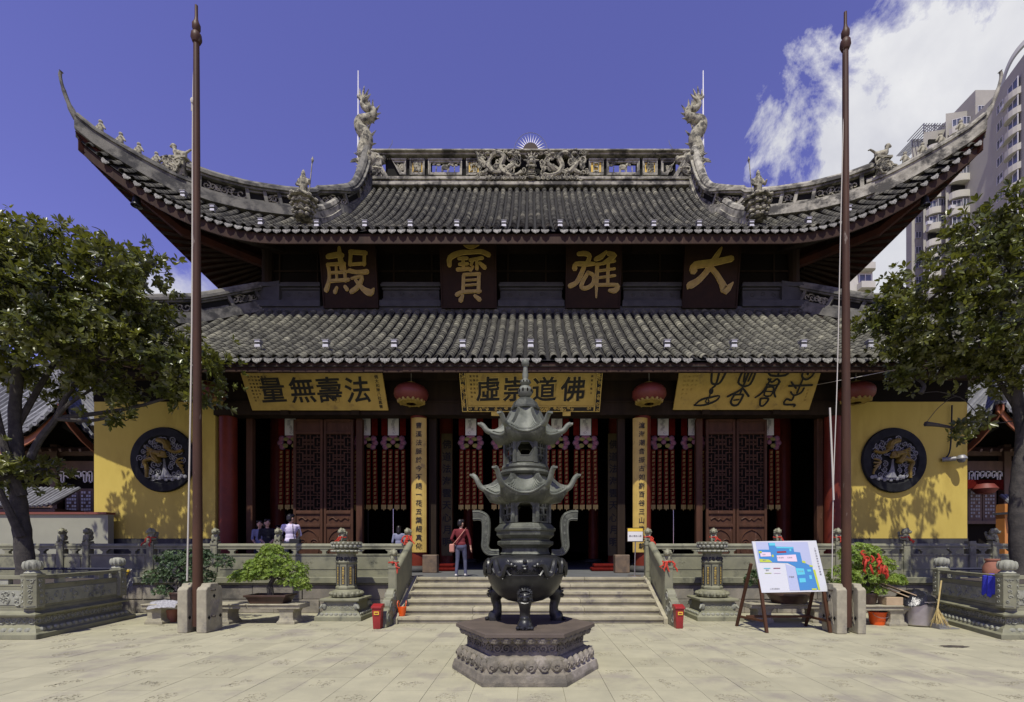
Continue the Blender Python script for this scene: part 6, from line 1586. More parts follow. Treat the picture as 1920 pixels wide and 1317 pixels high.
# ================================================================== benches, pots, clutter
def bench(x0, x1, Y, z, label, legs, dp=.5):
    root = thing('stone_bench', label, 'bench', ((x0+x1)/2, Y+dp/2, 0), group='low stone benches')
    n = max(1, round((x1-x0)/1.4)); 
    for k in range(n):
        a, b = lerp(x0, x1, k/n), lerp(x0, x1, (k+1)/n); q = MB(); q.box(a+.004, b-.004, Y, Y+dp, z-.11, z); q.box(a+.012, b-.012, Y-.03, Y+dp+.02, z-.028, z+.0015); q.build('top', m_beige, root, bevel=.012)
    for x in legs:
        w = .17; q = MB(); q.layers([([(x-a,Y+.05-b*.3),(x+a,Y+.05-b*.3),(x+a,Y+dp-.05+b*.3),(x-a,Y+dp-.05+b*.3)], zz) for a, b, zz in ((.2,.1,0),(.2,.1,.05),(.165,.05,.09),(.15,.0,.14),(.15,0,z-.2),(.17,.05,z-.15),(.2,.1,z-.112))]); q.build('leg', m_beige, root, bevel=.008)
bench(X(281,10.6), X(572,10.6), 10.35, .45, 'low pale stone bench behind the left pole carrying the bonsais', [X(p,10.6) for p in (302,425,545)])
bench(X(1402,10.7), X(1568,10.7), 10.55, .43, 'low stone bench behind the map board', [X(p,10.7) for p in (1430,1535)])
bench(X(1600,10.3), X(1697,10.3), 10.1, .45, 'low stone bench right of the right pole with clutter on it', [X(p,10.3) for p in (1673,)])
def needles(mb, c, R, n, size, flat=1.0):
    """leaf rosettes over a pad"""
    for k in range(n):
        a = random.uniform(0, 2*pi); z = random.uniform(-.55, 1); r = sqrt(max(0, 1-z*z)); s = random.uniform(.75, 1.05)
        nrm = Vector((r*cos(a), r*sin(a), z)); p = Vector(c) + Vector((nrm.x*R[0], nrm.y*R[1], nrm.z*R[2]))*s; t = random.random()*.999+.001
        ax = (nrm + Vector((0,0,.6)) + Vector((random.uniform(-.4,.4), random.uniform(-.4,.4), 0))).normalized(); e1 = ax.orthogonal().normalized(); e2 = ax.cross(e1)
        m = 7
        for j in range(m):
            b = 2*pi*j/m + random.uniform(-.3,.3); d = (e1*cos(b) + e2*sin(b))*.85 + ax*random.uniform(.3,.9); d.normalize(); sd = d.cross(ax).normalized()*size*.16; L = size*random.uniform(.75,1.15)
            mb.add([p, p + d*L*.55 + sd, p + d*L, p + d*L*.55 - sd], [(0,1,2,3)], 0, (t + j*.03) % 1)
def bonsai(px, Y, zpot, label, mat, pads, pot, potlabel, trunk):
    c = Vector((X(px, Y), Y, zpot)); root = thing('potted_bonsai', label, 'bonsai', c)
    q = MB(); w, d, h, kind = pot
    if kind == 'rect': q.layers([([(c.x-a,Y-b),(c.x+a,Y-b),(c.x+a,Y+b),(c.x-a,Y+b)], zpot+z) for a, b, z in ((w*.42,d*.4,0),(w*.44,d*.42,.04),(w*.5,d*.5,h-.05),(w*.54,d*.55,h-.045),(w*.54,d*.55,h),(w*.46,d*.46,h),(w*.46,d*.46,h-.05))])
    else: q.lathe([(w*.36,zpot),(w*.42,zpot+.05),(w*.5,zpot+h*.8),(w*.55,zpot+h*.82),(w*.55,zpot+h),(w*.47,zpot+h),(w*.45,zpot+h-.05),(0,zpot+h-.05)], 24, (c.x, Y, 0))
    q.build('pot', m_clay, root, bevel=.008, smooth=kind != 'rect', angle=40)
    q = MB(); base_ = c + Vector((0,0,h-.03)); 
    q.tube(catmull([base_] + [c + Vector(t) for t in trunk], 4), [.07]*4 + [.05]*(4*(len(trunk)-1)) + [.025], 7)
    for pc, R, n in pads: 
        e = c + Vector(pc); s = c + Vector(trunk[-2 if len(trunk) > 1 else 0]); q.tube([s, s.lerp(e, .5) + Vector((0,0,-.04)), e], [.03,.02,.012], 5)
    q.build('trunk', m_bark, root, smooth=True)
    q = MB()
    for pc, R, n in pads: needles(q, c + Vector(pc), R, int(n*1.7), .062)
    q.build('foliage', mat, root, kind='stuff')
    return c
bonsai(508, 10.6, .45, 'bright green spreading bonsai in a shallow brown pot on the left bench', m_bush,
  [((-.42,0,.62),(.38,.3,.16),150),((-.62,-.1,.55),(.25,.22,.12),80),((.05,.0,.98),(.38,.32,.2),190),((.0,-.1,.68),(.45,.32,.18),170),((.42,.05,.72),(.38,.3,.22),160),((.5,0,.48),(.35,.25,.16),110),((.02,0,1.2),(.22,.2,.12),80),((-.25,-.05,.84),(.28,.25,.14),110),((.72,0,.34),(.16,.14,.1),40)], (.86,.5,.2,'rect'), '', [(-.02,0,.4),(.08,0,.6),(.03,0,.85)])
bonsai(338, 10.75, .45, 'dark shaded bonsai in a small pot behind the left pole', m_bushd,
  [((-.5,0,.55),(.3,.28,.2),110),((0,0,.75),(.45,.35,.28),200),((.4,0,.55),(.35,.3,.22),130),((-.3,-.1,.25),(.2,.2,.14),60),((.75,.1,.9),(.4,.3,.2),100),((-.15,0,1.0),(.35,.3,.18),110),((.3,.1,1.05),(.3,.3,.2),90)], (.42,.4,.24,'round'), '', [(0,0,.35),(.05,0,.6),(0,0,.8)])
RC = bonsai(1625, 10.4, .45, 'tall green bonsai hung with red ribbons right of the right pole', m_bush if False else m_bush,
  [((-.15,0,1.08),(.42,.34,.26),230),((.1,-.05,.85),(.42,.34,.22),200),((.4,0,.55),(.4,.3,.14),140),((-.2,-.1,.6),(.38,.3,.22),170),((.1,0,.3),(.35,.25,.12),110),((-.55,0,.55),(.3,.3,.3),150),((-.65,0,.25),(.22,.2,.2),80),((.62,0,.5),(.22,.18,.1),60)], (.42,.4,.26,'round'), '', [(0,0,.35),(.02,0,.6),(-.05,0,1.0)])
q = MB()
for k in range(13):
    p = RC + Vector((random.uniform(-.3,.15), -.36+random.uniform(-.04,.06), random.uniform(.72,1.22))); L = random.uniform(.1,.26); q.tube(catmull([p, p + Vector((random.uniform(-.05,.05),-.02,-L*.5)), p + Vector((random.uniform(-.08,.08),-.0,-L))], 3), [.02,.024,.026,.026,.024,.02,.012], 5)
    if k % 2: q.tube([p + Vector((.05*cos(a), -.01, .05*sin(a))) for a in [2*pi*i/8 for i in range(9)]], .016, 5)
tag(q.build('red_ribbon', m_ribbon, smooth=True), 'bunch of red ribbons tied in the tall bonsai right of the right pole', 'ribbon')
q = MB(); c = P(1480, 1120, 10.75); q.lathe([(.3,.43),(.36,.45),(.46,.62),(.5,.63),(.5,.67),(.42,.67),(.0,.64)], 28, (c.x, 10.78, 0)); tag(q.build('stone_basin', m_clay, smooth=True, angle=40), 'dark wide basin on the bench behind the map board', 'basin')
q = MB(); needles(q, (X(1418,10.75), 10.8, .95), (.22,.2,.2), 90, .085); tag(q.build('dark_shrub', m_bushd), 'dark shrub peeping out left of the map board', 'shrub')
# rag on the left bench, terracotta pot under it
q = MB(); n, m = 12, 7; c = Vector((X(283,10.4), 10.32, .455)); vs = []
for i in range(n):
    for j in range(m):
        x = .62*i/(n-1); y = .36*j/(m-1); z = .03 + .035*sin(5*x+3*y)*sin(9*y+2*x) + random.uniform(-.008,.012) + .03*(x/.62)
        if j == 0: z -= .14; y = -.05
        vs.append((c.x + x, c.y + y - .0, c.z + z))
q.add(vs, [(i*m+j, i*m+j+1, (i+1)*m+j+1, (i+1)*m+j)[::-1] for i in range(n-1) for j in range(m-1)]); tag(q.build('grey_rag', m_greycl, smooth=True), 'crumpled grey rag at the left end of the left bench', 'rag')
q = MB(); c = P(321, 1160, 10.7); q.lathe([(.0,0),(.1,0),(.14,.25),(.16,.25),(.16,.3),(.13,.3),(.1,.05)], 18, (c.x, 10.7, 0)); tag(q.build('clay_pot', m_terra, smooth=True, angle=40), 'terracotta pot standing under the left bench', 'pot')
# orange bucket, steel drum, bag, cardboard, broom
c = Vector((X(1645,10.35), 10.35, 0)); root = thing('orange_bucket', 'orange plastic bucket under the right bench', 'bucket', c)
q = MB(); q.lathe([(0,0),(.13,0),(.145,.05),(.17,.26),(.185,.27),(.185,.29),(.165,.29),(.14,.04),(0,.03)], 22, c); q.build('body', m_orange, root, smooth=True, angle=50)
q = MB(); q.tube([(c.x+.18*cos(a), c.y-.18*abs(sin(a))*.5-.1, .27-.1*abs(sin(a))) for a in [pi*i/10 for i in range(11)]], .006, 5); q.build('handle', m_steel, root)
c = Vector((X(1722,10.25), 10.3, 0)); root = thing('steel_drum', 'large round stainless steel tub between the right bench and the right planter', 'tub', c)
q = MB(); q.lathe([(0,.02),(.33,.02),(.345,.04),(.345,.52),(.36,.53),(.36,.545),(.335,.545),(.33,.06),(0,.06)], 40, c); q.build('body', m_steel, root, smooth=True, angle=35)
q = MB(); n, m = 14, 14; vs = []
for i in range(n):
    for j in range(m):
        u_, v_ = i/(n-1)*2-1, j/(m-1)*2-1; r = min(1, sqrt(u_*u_+v_*v_)); vs.append((c.x-.05 + u_*.4 + random.uniform(-.02,.02), c.y + v_*.36, .56 + .22*(1-r*r) + random.uniform(-.035,.04) - (.1 if r > .95 else 0)))
q.add(vs, [(i*m+j, (i+1)*m+j, (i+1)*m+j+1, i*m+j+1) for i in range(n-1) for j in range(m-1)]); tag(q.build('black_bag', m_blackbag, smooth=True), 'shiny black plastic bag heaped on the steel tub', 'plastic bag')
for k, (a, b, wd, lab) in enumerate((((1648,1090),(1722,1117),.34,'upper flattened cardboard sheet on the black bag'), ((1652,1097),(1712,1121),.3,'lower flattened cardboard sheet on the black bag'))):
    p0, p1 = P(*a, 10.3), P(*b, 10.1); q = MB(); q.bar(p0 + Vector((0,.15,0)), p1 + Vector((0,.15,0)), wd, .022); tag(q.build('cardboard_sheet', m_card, bevel=.003), lab, 'cardboard', 'cardboard on the tub')
q = MB(); c2 = Vector((X(1665,10.3), 10.25, .4525)); q.prism([(c2.x-.16,c2.y-.12),(c2.x+.2,c2.y-.12),(c2.x+.2,c2.y+.14),(c2.x-.16,c2.y+.14)], c2.z, c2.z+.17); tag(q.build('carton', m_card, bevel=.004), 'small torn carton on the right bench beside the steel tub', 'box')
root = thing('straw_broom', 'straw broom leaning against the right planter beside the steel tub', 'broom', P(1754, 1170, 9.9))
t0, t1 = P(1765, 1089, 10.05), P(1753, 1172, 9.85); t1.z = .03; q = MB(); q.tube([t0, t0.lerp(t1, .65)], .016, 7); q.build('stick', m_straw, root)
q = MB(); h = t0.lerp(t1, .6)
for k in range(70): e = t1 + Vector((random.uniform(-.05,.26), random.uniform(-.1,.1), random.uniform(-.02,.12))); q.tube([h + Vector((random.uniform(-.015,.015),random.uniform(-.015,.015),0)), h.lerp(e,.5) + Vector((random.uniform(-.02,.02),0,.0)), e], [.005,.005,.003], 3)
q.build('bristles', m_straw, root)
root = thing('dustpan', 'grey metal dustpan on the ground under the straw broom', 'dustpan', P(1765, 1172, 9.9))
c = P(1770, 1172, 9.9); q = MB(); q.box(c.x-.22, c.x+.2, c.y-.15, c.y+.15, .004, .02); q.box(c.x-.22, c.x+.2, c.y+.13, c.y+.15, .02, .16); q.box(c.x-.22,c.x-.2,c.y-.15,c.y+.13,.02,.1); q.build('pan', m_metalgr, root, bevel=.004)
# mop leaning on the left
root = thing('mop', 'upturned mop with yellow clamp and blue-white stick leaning near the left planter', 'mop', P(220, 1120, 11.3))
a, b = P(219,1122,11.4), P(236,1073,11.5); q = MB(); q.tube([Vector((a.x-.16,11.3,.02)), a, b], .016, 7); q.build('stick', m_lav, root)
q = MB(); q.obox(b + Vector((.0,0,.02)), (.2,.06,.05), Matrix.Rotation(-.25, 3, 'Y')); q.tube([b + Vector((-.02,0,-.12)), b + Vector((-.08,0,0))], .012, 5); q.tube([b + Vector((-.02,0,-.12)), b + Vector((.08,0,.02))], .012, 5); q.build('clamp', m_label, root)
q = MB()
for k in range(40): e = b + Vector((random.uniform(-.16,.14), random.uniform(-.04,.08), random.uniform(-.5,-.3))); s = b + Vector((random.uniform(-.1,.1), 0, .03)); q.tube([s, s + Vector((0,.05,.04)), s.lerp(e,.5) + Vector((0,.08,0)), e], .009, 4)
q.build('head', m_greycl, root, smooth=True)

# ================================================================== planters
def planter(poly, label, fin, s):
    cx = sum(p[0] for p in poly)/len(poly); cy = sum(p[1] for p in poly)/len(poly)
    root = thing('stone_planter', label, 'planter', (cx, cy, 0), group='carved stone planters round the trees')
    q = MB(); q.layers([(offset_poly(poly, d), z) for d, z in ((.20,0),(.20,.09),(.14,.11),(.10,.18),(.02,.22),(.0,.23),(.0,.40),(.09,.41),(.10,.45),(.04,.47),(.0,.5),(0,.56))]); b = q.build('base', m_green, root, bevel=.008)
    q = MB(); q.prism(offset_poly(poly, -.14), .5, .98); q.build('soil', m_soil, root)
    n = len(poly); pet = MB(); car = MB()
    for i in range(n):
        a, c = Vector((*poly[i], 0)), Vector((*poly[(i+1)%n], 0)); d = (c-a); L = d.length; d.normalize(); nn = Vector((d.y, -d.x, 0))
        if nn.y > .6: continue
        up = Vector((0,0,1)); a2, L2 = a + d*.12, L-.24
        q = MB(); Mx = Matrix((d, -nn, up)).transposed(); mid = a + d*(L/2)
        q.obox(mid - nn*.06 + up*.77, (L2, .1, .42), Mx); q.obox(mid - nn*.06 + up*1.135, (L2, .13, .07), Mx); q.obox(mid - nn*.06 + up*.985, (L2,.12,.03), Mx)
        q.build('panel', m_green, root, bevel=.008)
        q = MB(); q.obox(mid - nn*.005 + up*.75, (L2-.14, .012, .28), Mx); 
        m = max(2, int(L/1.0))
        for k in range(m): q.obox(a2 + d*(L2*(k+.5)/m) - nn*.06 + up*1.05, (.16,.09,.105), Mx)
        q.build('strut', m_greenl, root, bevel=.006)
        w = L2-.2
        for k in range(int(w*14)):
            car.spiral(a2 + d*(.1 + random.uniform(0, w)) + nn*.006 + up*random.uniform(.66,.85), random.uniform(.03,.075), d, up, random.uniform(1,1.7), .014, random.uniform(0,6), random.choice((-1,1)), n=4, steps=9)
        for k in range(int(L*7)):
            pet.ell(a - d*.05 + d*((L+.1)*(k+.5)/int(L*7)) + nn*.10 + up*.155, (.065,.045,.05), 6, 0, Mx)
        for k in range(int(L*9)): car.spiral(a + d*(L*(k+.5)/int(L*9)) + nn*.006 + up*.315, .065, d, up, 1.5, .015, random.uniform(0,6), 1 if k%2 else -1, n=4, steps=9)
    pet.build('petal_carving', m_greenl, b, smooth=True); car.build('scroll_carving', m_greenl, b, smooth=True)
    for i in range(n):
        x, y = poly[i]; q = MB(); nx, ny = (Vector((x-cx, y-cy))).normalized()
        x -= nx*.08; y -= ny*.08
        q.lathe([(.165,.56),(.165,1.15),(.175,1.16),(.175,1.2),(.13,1.21)], 6, (x,y,0), ph=math.atan2(ny,nx)); 
        p = q.build('post', m_green, root, bevel=.008)
        q = MB(); q.lathe([(.1,1.2),(.13,1.22),(.1,1.25),(.085,1.27),(.125,1.31),(.14,1.36),(.125,1.42),(.07,1.46),(0,1.47)], 16, (x,y,0))
        for k in range(10): aa = 2*pi*k/10; q.ell((x+.115*cos(aa), y+.115*sin(aa), 1.36), (.04,.04,.085), 6)
        q.build('lotus_bud', m_greenl, p, smooth=True)
        q = MB()
        for k in range(6):
            aa = math.atan2(ny,nx) + pi/6 + pi/3*k; nn = Vector((cos(aa), sin(aa), 0)); d = Vector((-nn.y, nn.x, 0)); o = Vector((x,y,0)) + nn*.147
            for j in range(5): q.spiral(o + Vector((0,0,.68+.1*j)) + d*random.uniform(-.015,.015), .035, d, (0,0,1), 1.2, .01, random.uniform(0,6), n=4, steps=8)
            q.slab([(-.06,.6),(.06,.6),(.06,.61),(-.06,.61)], o, d, (0,0,1), nn*.006); q.slab([(-.06,1.1),(.06,1.1),(.06,1.11),(-.06,1.11)], o, d, (0,0,1), nn*.006)
        q.build('post_carving', m_greenl, p)
planter([(-9.35,8.85),(-9.75,11.2),(-13.6,11.4),(-14.4,8.85)], 'carved grey stone planter with lotus bud posts round the left tree', 0, -1)
planter([(13.8,8.85),(13.0,11.4),(9.7,11.2),(8.95,8.85)], 'carved grey stone planter with lotus bud posts round the right tree', 0, 1)
# ================================================================== trees
LEAF = MB(); LEAF.add([(0,0,0),(-.034,.065,.010),(-.042,.125,.016),(-.026,.185,.010),(0,.225,-.006),(.026,.185,.010),(.042,.125,.016),(.034,.065,.010),(0,.11,0)], [(0,8,1),(1,8,2),(2,8,3),(3,8,4),(4,8,5),(5,8,6),(6,8,7),(7,8,0)])
LEAF.v = [(x*1.0, y*.85, z) for x, y, z in LEAF.v]
me_leaf = LEAF.mesh('leaf', m_leaf)
def magnolia(label, base_, trunk, limbs, blobs, dens, n_single):
    root = thing('magnolia_tree', label, 'tree', base_, group='broad-leaved trees in the planters')
    tr = catmull(trunk, 5); n = len(tr); q = MB(); q.tube(tr, [lerp(.18,.08,i/(n-1))*(1+.06*sin(i*2.3)) + (.1 if i == 0 else 0) for i in range(n)], 12)
    for l, r0 in limbs:
        p = catmull(l, 5); m = len(p); q.tube(p, [lerp(r0, r0*.45, i/(m-1)) for i in range(m)], 8)
    tips = [Vector(t) for t in tr[n//2:]] + [Vector(l[0][-1]) for l in limbs] + [Vector(l[0][len(l[0])//2]) for l in limbs]
    for c, R in blobs:                                     # a limb to every clump of the crown, then twigs
        c = Vector(c); s = min(tips, key=lambda t: (t-c).length + max(0, t.z-c.z)*2)
        mid = s.lerp(c, .5) + Vector((random.uniform(-.2,.2), random.uniform(-.2,.2), random.uniform(-.25,.1)))
        q.tube(catmull([s, mid, c], 4), [.06,.055,.05,.045,.04,.035,.03,.025,.02], 6)
        for k in range(int(9*max(R))):
            a = random.uniform(0,6.28); b = random.uniform(-.5,.9); e = c + Vector((cos(a)*R[0], sin(a)*R[1], b*R[2]))*.85; q.tube(catmull([c, c.lerp(e,.5) + Vector((0,0,random.uniform(-.1,.1))), e], 3), [.018,.016,.014,.012,.01,.008,.006], 4)
    q.build('trunk', m_bark, root, smooth=True)
    mats = []; tints = []; keys = []
    for c, R in blobs:
        c = Vector(c); area = R[0]*R[2] + R[0]*R[1] + R[1]*R[2]
        for g_ in range(max(3, int(dens*area))):               # sprays of leaf rosettes with gaps between them
            a = random.uniform(0, 2*pi); z = random.uniform(-.8, 1); r = sqrt(1-z*z); s = random.uniform(.3, 1.2)
            nrm = Vector((r*cos(a), r*sin(a), z)); sc_ = c + Vector((nrm.x*R[0], nrm.y*R[1], nrm.z*R[2]))*s*(1 + .16*sin(5*a + c.x*3))
            out = (nrm + Vector((0,0,.35))).normalized(); spread = random.uniform(.13, .24)
            for k in range(random.randint(6, 11)):
                p = sc_ + Vector((random.gauss(0, spread), random.gauss(0, spread), random.gauss(0, spread*.8)))
                if p.y > 12.75 and p.z > 5.9: p.y = 12.75 - random.uniform(0, .4)
                ax = (out + Vector((random.uniform(-.6,.6), random.uniform(-.6,.6), random.uniform(-.2,.5)))).normalized()
                e1 = ax.orthogonal().normalized(); e2 = ax.cross(e1); t = random.random()*.998+.001; m = random.randint(6, 10); ph = random.uniform(0, 6.28); big = random.uniform(.55, .9)
                for j in range(m):
                    b = ph + 2.4*j; d = ((e1*cos(b) + e2*sin(b)) + ax*random.uniform(.1,1.4) + Vector((random.uniform(-.3,.3),random.uniform(-.3,.3),random.uniform(-.4,.15)))).normalized()
                    sd = d.cross(ax); sd = sd.normalized() if sd.length > 1e-3 else e1; up = sd.cross(d); sc = big*random.uniform(.75, 1.2)
                    q_ = p + d*.02; mats.append((sd.x*sc, d.x*sc, up.x*sc, q_.x, sd.y*sc, d.y*sc, up.y*sc, q_.y, sd.z*sc, d.z*sc, up.z*sc, q_.z)); tints.append((t + random.uniform(0,.25)) % 1 + .0005); keys.append(q_.y + (0 if nrm.y < 0 else 1.5) - big)
    A = np.array(mats).reshape(-1, 3, 4); base = WL[root.name]; px = CX + A[:,0,3]*FPX/A[:,1,3]
    order = [k for k in np.argsort(keys) if 0 < px[k] < 1920][:n_single]; A[:,:,3] -= np.array(base)
    for k in order:
        Mx = Matrix([list(A[k,r]) for r in range(3)] + [[0,0,0,1]]); inst('leaf', me_leaf, root, Mx)
    keep = np.ones(len(A), bool); keep[order] = False; A = A[keep]; tints = np.array(tints)[keep]
    V = np.array(LEAF.v); F = LEAF.f; nv = len(V)
    W_ = np.einsum('nij,vj->nvi', A[:,:,:3], V) + A[:,None,:,3]; tri = np.array(F)
    FF = (tri[None] + (np.arange(len(A))*nv)[:,None,None]).reshape(-1, 3)
    me = bpy.data.meshes.new('crown'); me.vertices.add(W_.shape[0]*nv); me.vertices.foreach_set('co', W_.astype(np.float32).ravel())
    me.loops.add(FF.size); me.loops.foreach_set('vertex_index', FF.astype(np.int32).ravel()); me.polygons.add(len(FF)); me.polygons.foreach_set('loop_start', np.arange(0, FF.size, 3, dtype=np.int32))
    me.update(calc_edges=True); me.materials.append(m_leaf); at_ = me.attributes.new('tint', 'FLOAT', 'POINT'); at_.data.foreach_set('value', np.repeat(tints, nv).astype(np.float32))
    o = bpy.data.objects.new('crown', me); C.objects.link(o); o.parent = root; o['kind'] = 'stuff'; print('leaves', len(A))
    return root
def B(px, py, Y, rx, ry, rz): return (tuple(P(px, py, Y)), (rx, ry, rz))
TL = [P(50,1085,10.6), P(43,1010,10.6), P(34,930,10.6), P(32,850,10.6), P(28,770,10.7), P(40,650,10.8), P(60,540,10.9)]; TL[0].z = .95
magnolia('large glossy-leaved tree in the left planter shading the ochre wall', (TL[0].x, TL[0].y, .95), TL,
  [([P(40,905,10.6), P(70,832,10.6), P(105,785,10.7), P(130,735,10.8), P(190,660,11)], .085), ([P(42,930,10.55), P(12,850,10.4), P(-10,760,10.3), P(-30,640,10.3)], .1), ([P(40,1005,10.5), P(18,960,10.3), P(-10,900,10.1)], .1), ([P(32,800,10.7), P(90,700,11.2), P(160,600,11.8), P(250,600,12)], .07)],
  [B(20,500,10.1,1.25,1.0,.95), B(120,505,10.9,1.1,.9,.85), B(215,500,10.4,.77,.7,.58), B(275,500,10.9,.42,.4,.3), B(200,445,10.8,.3,.3,.22), B(70,630,10.1,1.35,1.0,.95), B(215,610,11,1.2,1.1,.8), B(290,680,11.2,.9,.9,.65), B(365,690,11.3,.6,.6,.5), B(350,735,11.4,.62,.55,.38), B(190,720,11,.65,.7,.6), B(225,780,10.8,.34,.35,.2), B(-70,590,10.0,1.3,1.2,1.4), B(20,710,11.5,.8,.7,.4),
   B(235,570,12.1,.75,.5,.5), B(90,600,12.1,.7,.5,.6), B(300,640,12.2,.7,.4,.5), B(60,450,11.2,.5,.4,.4), B(-60,470,11.2,.8,.5,.5), B(85,880,10.9,.45,.35,.22), B(5,890,10.2,.45,.4,.4), B(270,590,10.8,.5,.4,.35)], 15, 180)
TR = [P(1915,1085,10.6), P(1908,990,10.6), P(1910,900,10.6), P(1918,820,10.6), P(1905,740,10.7), P(1885,640,10.8), P(1880,540,10.9)]; TR[0].z = .95
magnolia('glossy-leaved tree in the right planter with bare twigs over the right ochre wall', (TR[0].x, TR[0].y, .95), TR,
  [([P(1915,830,10.6), P(1935,760,10.4), P(1950,650,10.3), P(1940,540,10.4)], .1), ([P(1908,770,10.7), P(1860,700,10.9), P(1790,650,11.2), P(1700,620,11.4)], .06), ([P(1900,790,10.7), P(1850,790,10.9), P(1800,745,11), P(1765,760,11), P(1735,795,11)], .013), ([P(1800,745,11), P(1760,735,11.1), P(1726,738,11.1)], .012)],
  [B(1865,470,9.9,.85,.7,.8), B(1785,530,10.0,.75,.7,.54), B(1905,610,9.9,1.0,.9,.88), B(1780,610,10.4,.97,.8,.56), B(1800,480,11.4,.4,.3,.3), B(1890,430,11.3,.5,.35,.35), B(1690,590,11.3,.65,.7,.42), B(1715,655,11.4,.85,.7,.42), B(1635,615,11.5,.4,.4,.28), B(1820,685,11,.75,.7,.35), B(1990,540,9.9,1.2,1.0,1.3), B(1700,700,11.5,.42,.4,.24), B(1800,805,10.9,.22,.2,.12), B(1910,420,9.9,.82,.7,.55), B(1690,530,11.3,.35,.35,.2), B(1900,720,10.6,.6,.6,.4),
   B(1700,620,12.2,.6,.4,.4)], 14, 180)

# ================================================================== side halls
def side_hall(s, label):
    root = thing('side_hall', label, 'side hall', (s*21, 21, T), group='side halls of the courtyard')
    x0, x1, y0, y1 = 16.0, 26.0, 16.0, 26.0; HE, HC, HT = 5.15, 1.65, 10.2
    def eh(t): return HE + HC*abs(2*t-1)**4
    def surf(face, t, f):
        """face 0 towards the courtyard front, 1 towards the hall"""
        if face == 0: e = Vector((lerp(x0,x1,t), y0, eh(t)))
        else: e = Vector((x0, lerp(y0,y1,t), eh(t)))
        top = Vector((lerp(x0,x1,.5+(t-.5)*.0), 21, HT)) if face == 0 else Vector((21, lerp(y0,y1,.5), HT))
        fl = min(1, (1-abs(2*t-1)))                       # how far rows run before the hip
        end = Vector((e.x, y0+5*fl, 0)) if face == 0 else Vector((x0+5*fl, e.y, 0))
        p = Vector((lerp(e.x,end.x,f), lerp(e.y,end.y,f), 0)); depth = (p.y-y0) if face == 0 else (p.x-x0)
        hip = lerp(HE+HC, HT, (fl if fl > 0 else 0)); p.z = lerp(e.z, lerp(HE, HT, fl**1.15)*.9 + .1*hip if fl > 0 else e.z, f**1.15)
        if fl < .25: p.z = max(p.z, lerp(e.z, HE+HC+.5*fl*5*.6, f))
        return Vector((s*p.x, p.y, p.z))
    q = MB(); rows = MB(); ends = MB()
    for face in (0, 1):
        sheet([[tuple(surf(face, t, f/5)) for f in range(6)] for t in frange(0,1,24)], -.05, q, (s > 0) == (face == 0))
        sheet([[tuple(surf(face, t, f/5)) for f in range(6)] for t in frange(0,1,24)], -.2, q, False)
        t = .01
        while t < .99:
            pts = [surf(face, t, f/6) for f in range(7)]
            if (pts[-1]-pts[0]).length > .1: rows.tube([p + Vector((0,0,.02)) for p in pts], .075, 6, tint=random.random())
            p = pts[0]; ends.tube([p + Vector((0,-.03 if face == 0 else 0,.02)), p + Vector((0,.05,.02))] if face == 0 else [p + Vector((-s*.04,0,.02)), p + Vector((s*.03,0,.02))], .09, 8); t += .026
    r = q.build('roof', m_deck, root); rows.build('tile_row', m_sidetile, r, kind='stuff', smooth=True); ends.build('tile_end', m_sidetile, r, kind='stuff')
    q = MB(); q.tube(catmull([surf(0,.0,0) + Vector((s*-.25,-.25,.45)), surf(0,.01,0) + Vector((0,0,.18)), Vector((s*17,17,7.45)), Vector((s*19,19,8.7)), Vector((s*21,21,10.4))], 4), [.06]*4+[.16]*13, 8); q.build('hip_ridge', m_sidetile, root, smooth=True)
    q = MB(); scrolls(q, (s*17.2-.5, 16.8, 7.5), (1,0,0), (0,0,1), 1.3, .7, 12, .05); q.build('ridge_carving', m_sidetile, root, smooth=True)
    q = MB(); q.band([tuple(surf(0,t,0) + Vector((0,.12,0))) for t in frange(0,1,24)], -.03, .03, -.42, -.12); q.band([tuple(surf(1,t,0) + Vector((s*.12,0,0))) for t in frange(0,1,24)], -.03, .03, -.42, -.12); q.build('fascia', M('orange_wood', (.30,.11,.05), (.22,.08,.04), 3, .6), root)
    q = MB()
    q.box(min(s*16.2,s*26), max(s*16.2,s*26), 18.05, 25, T, 6.4) ; q.build('wall', m_black, root)
    q = MB()
    for x in (16.4, 18.05, 20.2, 22.4): q.box(s*x-.13, s*x+.13, 17.75, 18.0, T, 5.6)
    a, b = sorted((s*16.2, s*25.5)); q.box(a, b, 17.8, 18.0, 4.62, 4.98); q.box(a, b, 17.85, 18.0, 5.2, 5.5); q.box(a, b, 17.8, 18.0, 2.6, 2.72)
    for k in range(26): q.obox((s*(16.3+.36*k), 17.4, 5.35), (.08,.9,.1), Matrix.Rotation(.3, 3, 'X'))
    q.build('frame', m_sidewood, root)
    q = MB(); z0 = 4.6                                      # fretwork under the beam
    x = 16.62; m = 0
    while x < 17.9:
        d = .44 if x < 16.9 or x > 17.6 else .26
        for (u0,u1,v0,v1) in ((0,.2,0,.04),(0,.04,0,d),(0,.14,d-.04,d),(.1,.14,.12,d),(.16,.2,0,.2)): q.box(*sorted((s*(x+u0), s*(x+u1))), 17.8, 17.84, z0-v1, z0-v0)
        x += .215
    q.build('fretwork', m_white if s < 0 else m_sash, root)
    for k in range(2):
        xa = s*(16.95+.55*k); q = MB(); q.box(xa-.26, xa+.26, 17.9, 17.96, 2.72, 3.95); d = q.build('door', m_sidewood, root)
        q = MB()
        for i in range(4):
            for j in range(8):
                if (i*j + i) % 3 != 1: q.box(xa-.18+.095*i, xa-.11+.095*i, 17.885, 17.898, 2.85+.13*j, 2.93+.13*j)
        q.build('door_lattice', m_sash if s < 0 else m_metalgr, d)
    return root
side_hall(-1, 'shaded side hall with upturned tiled roof behind the left tree')
side_hall(1, 'shaded side hall with upturned tiled roof behind the right tree')
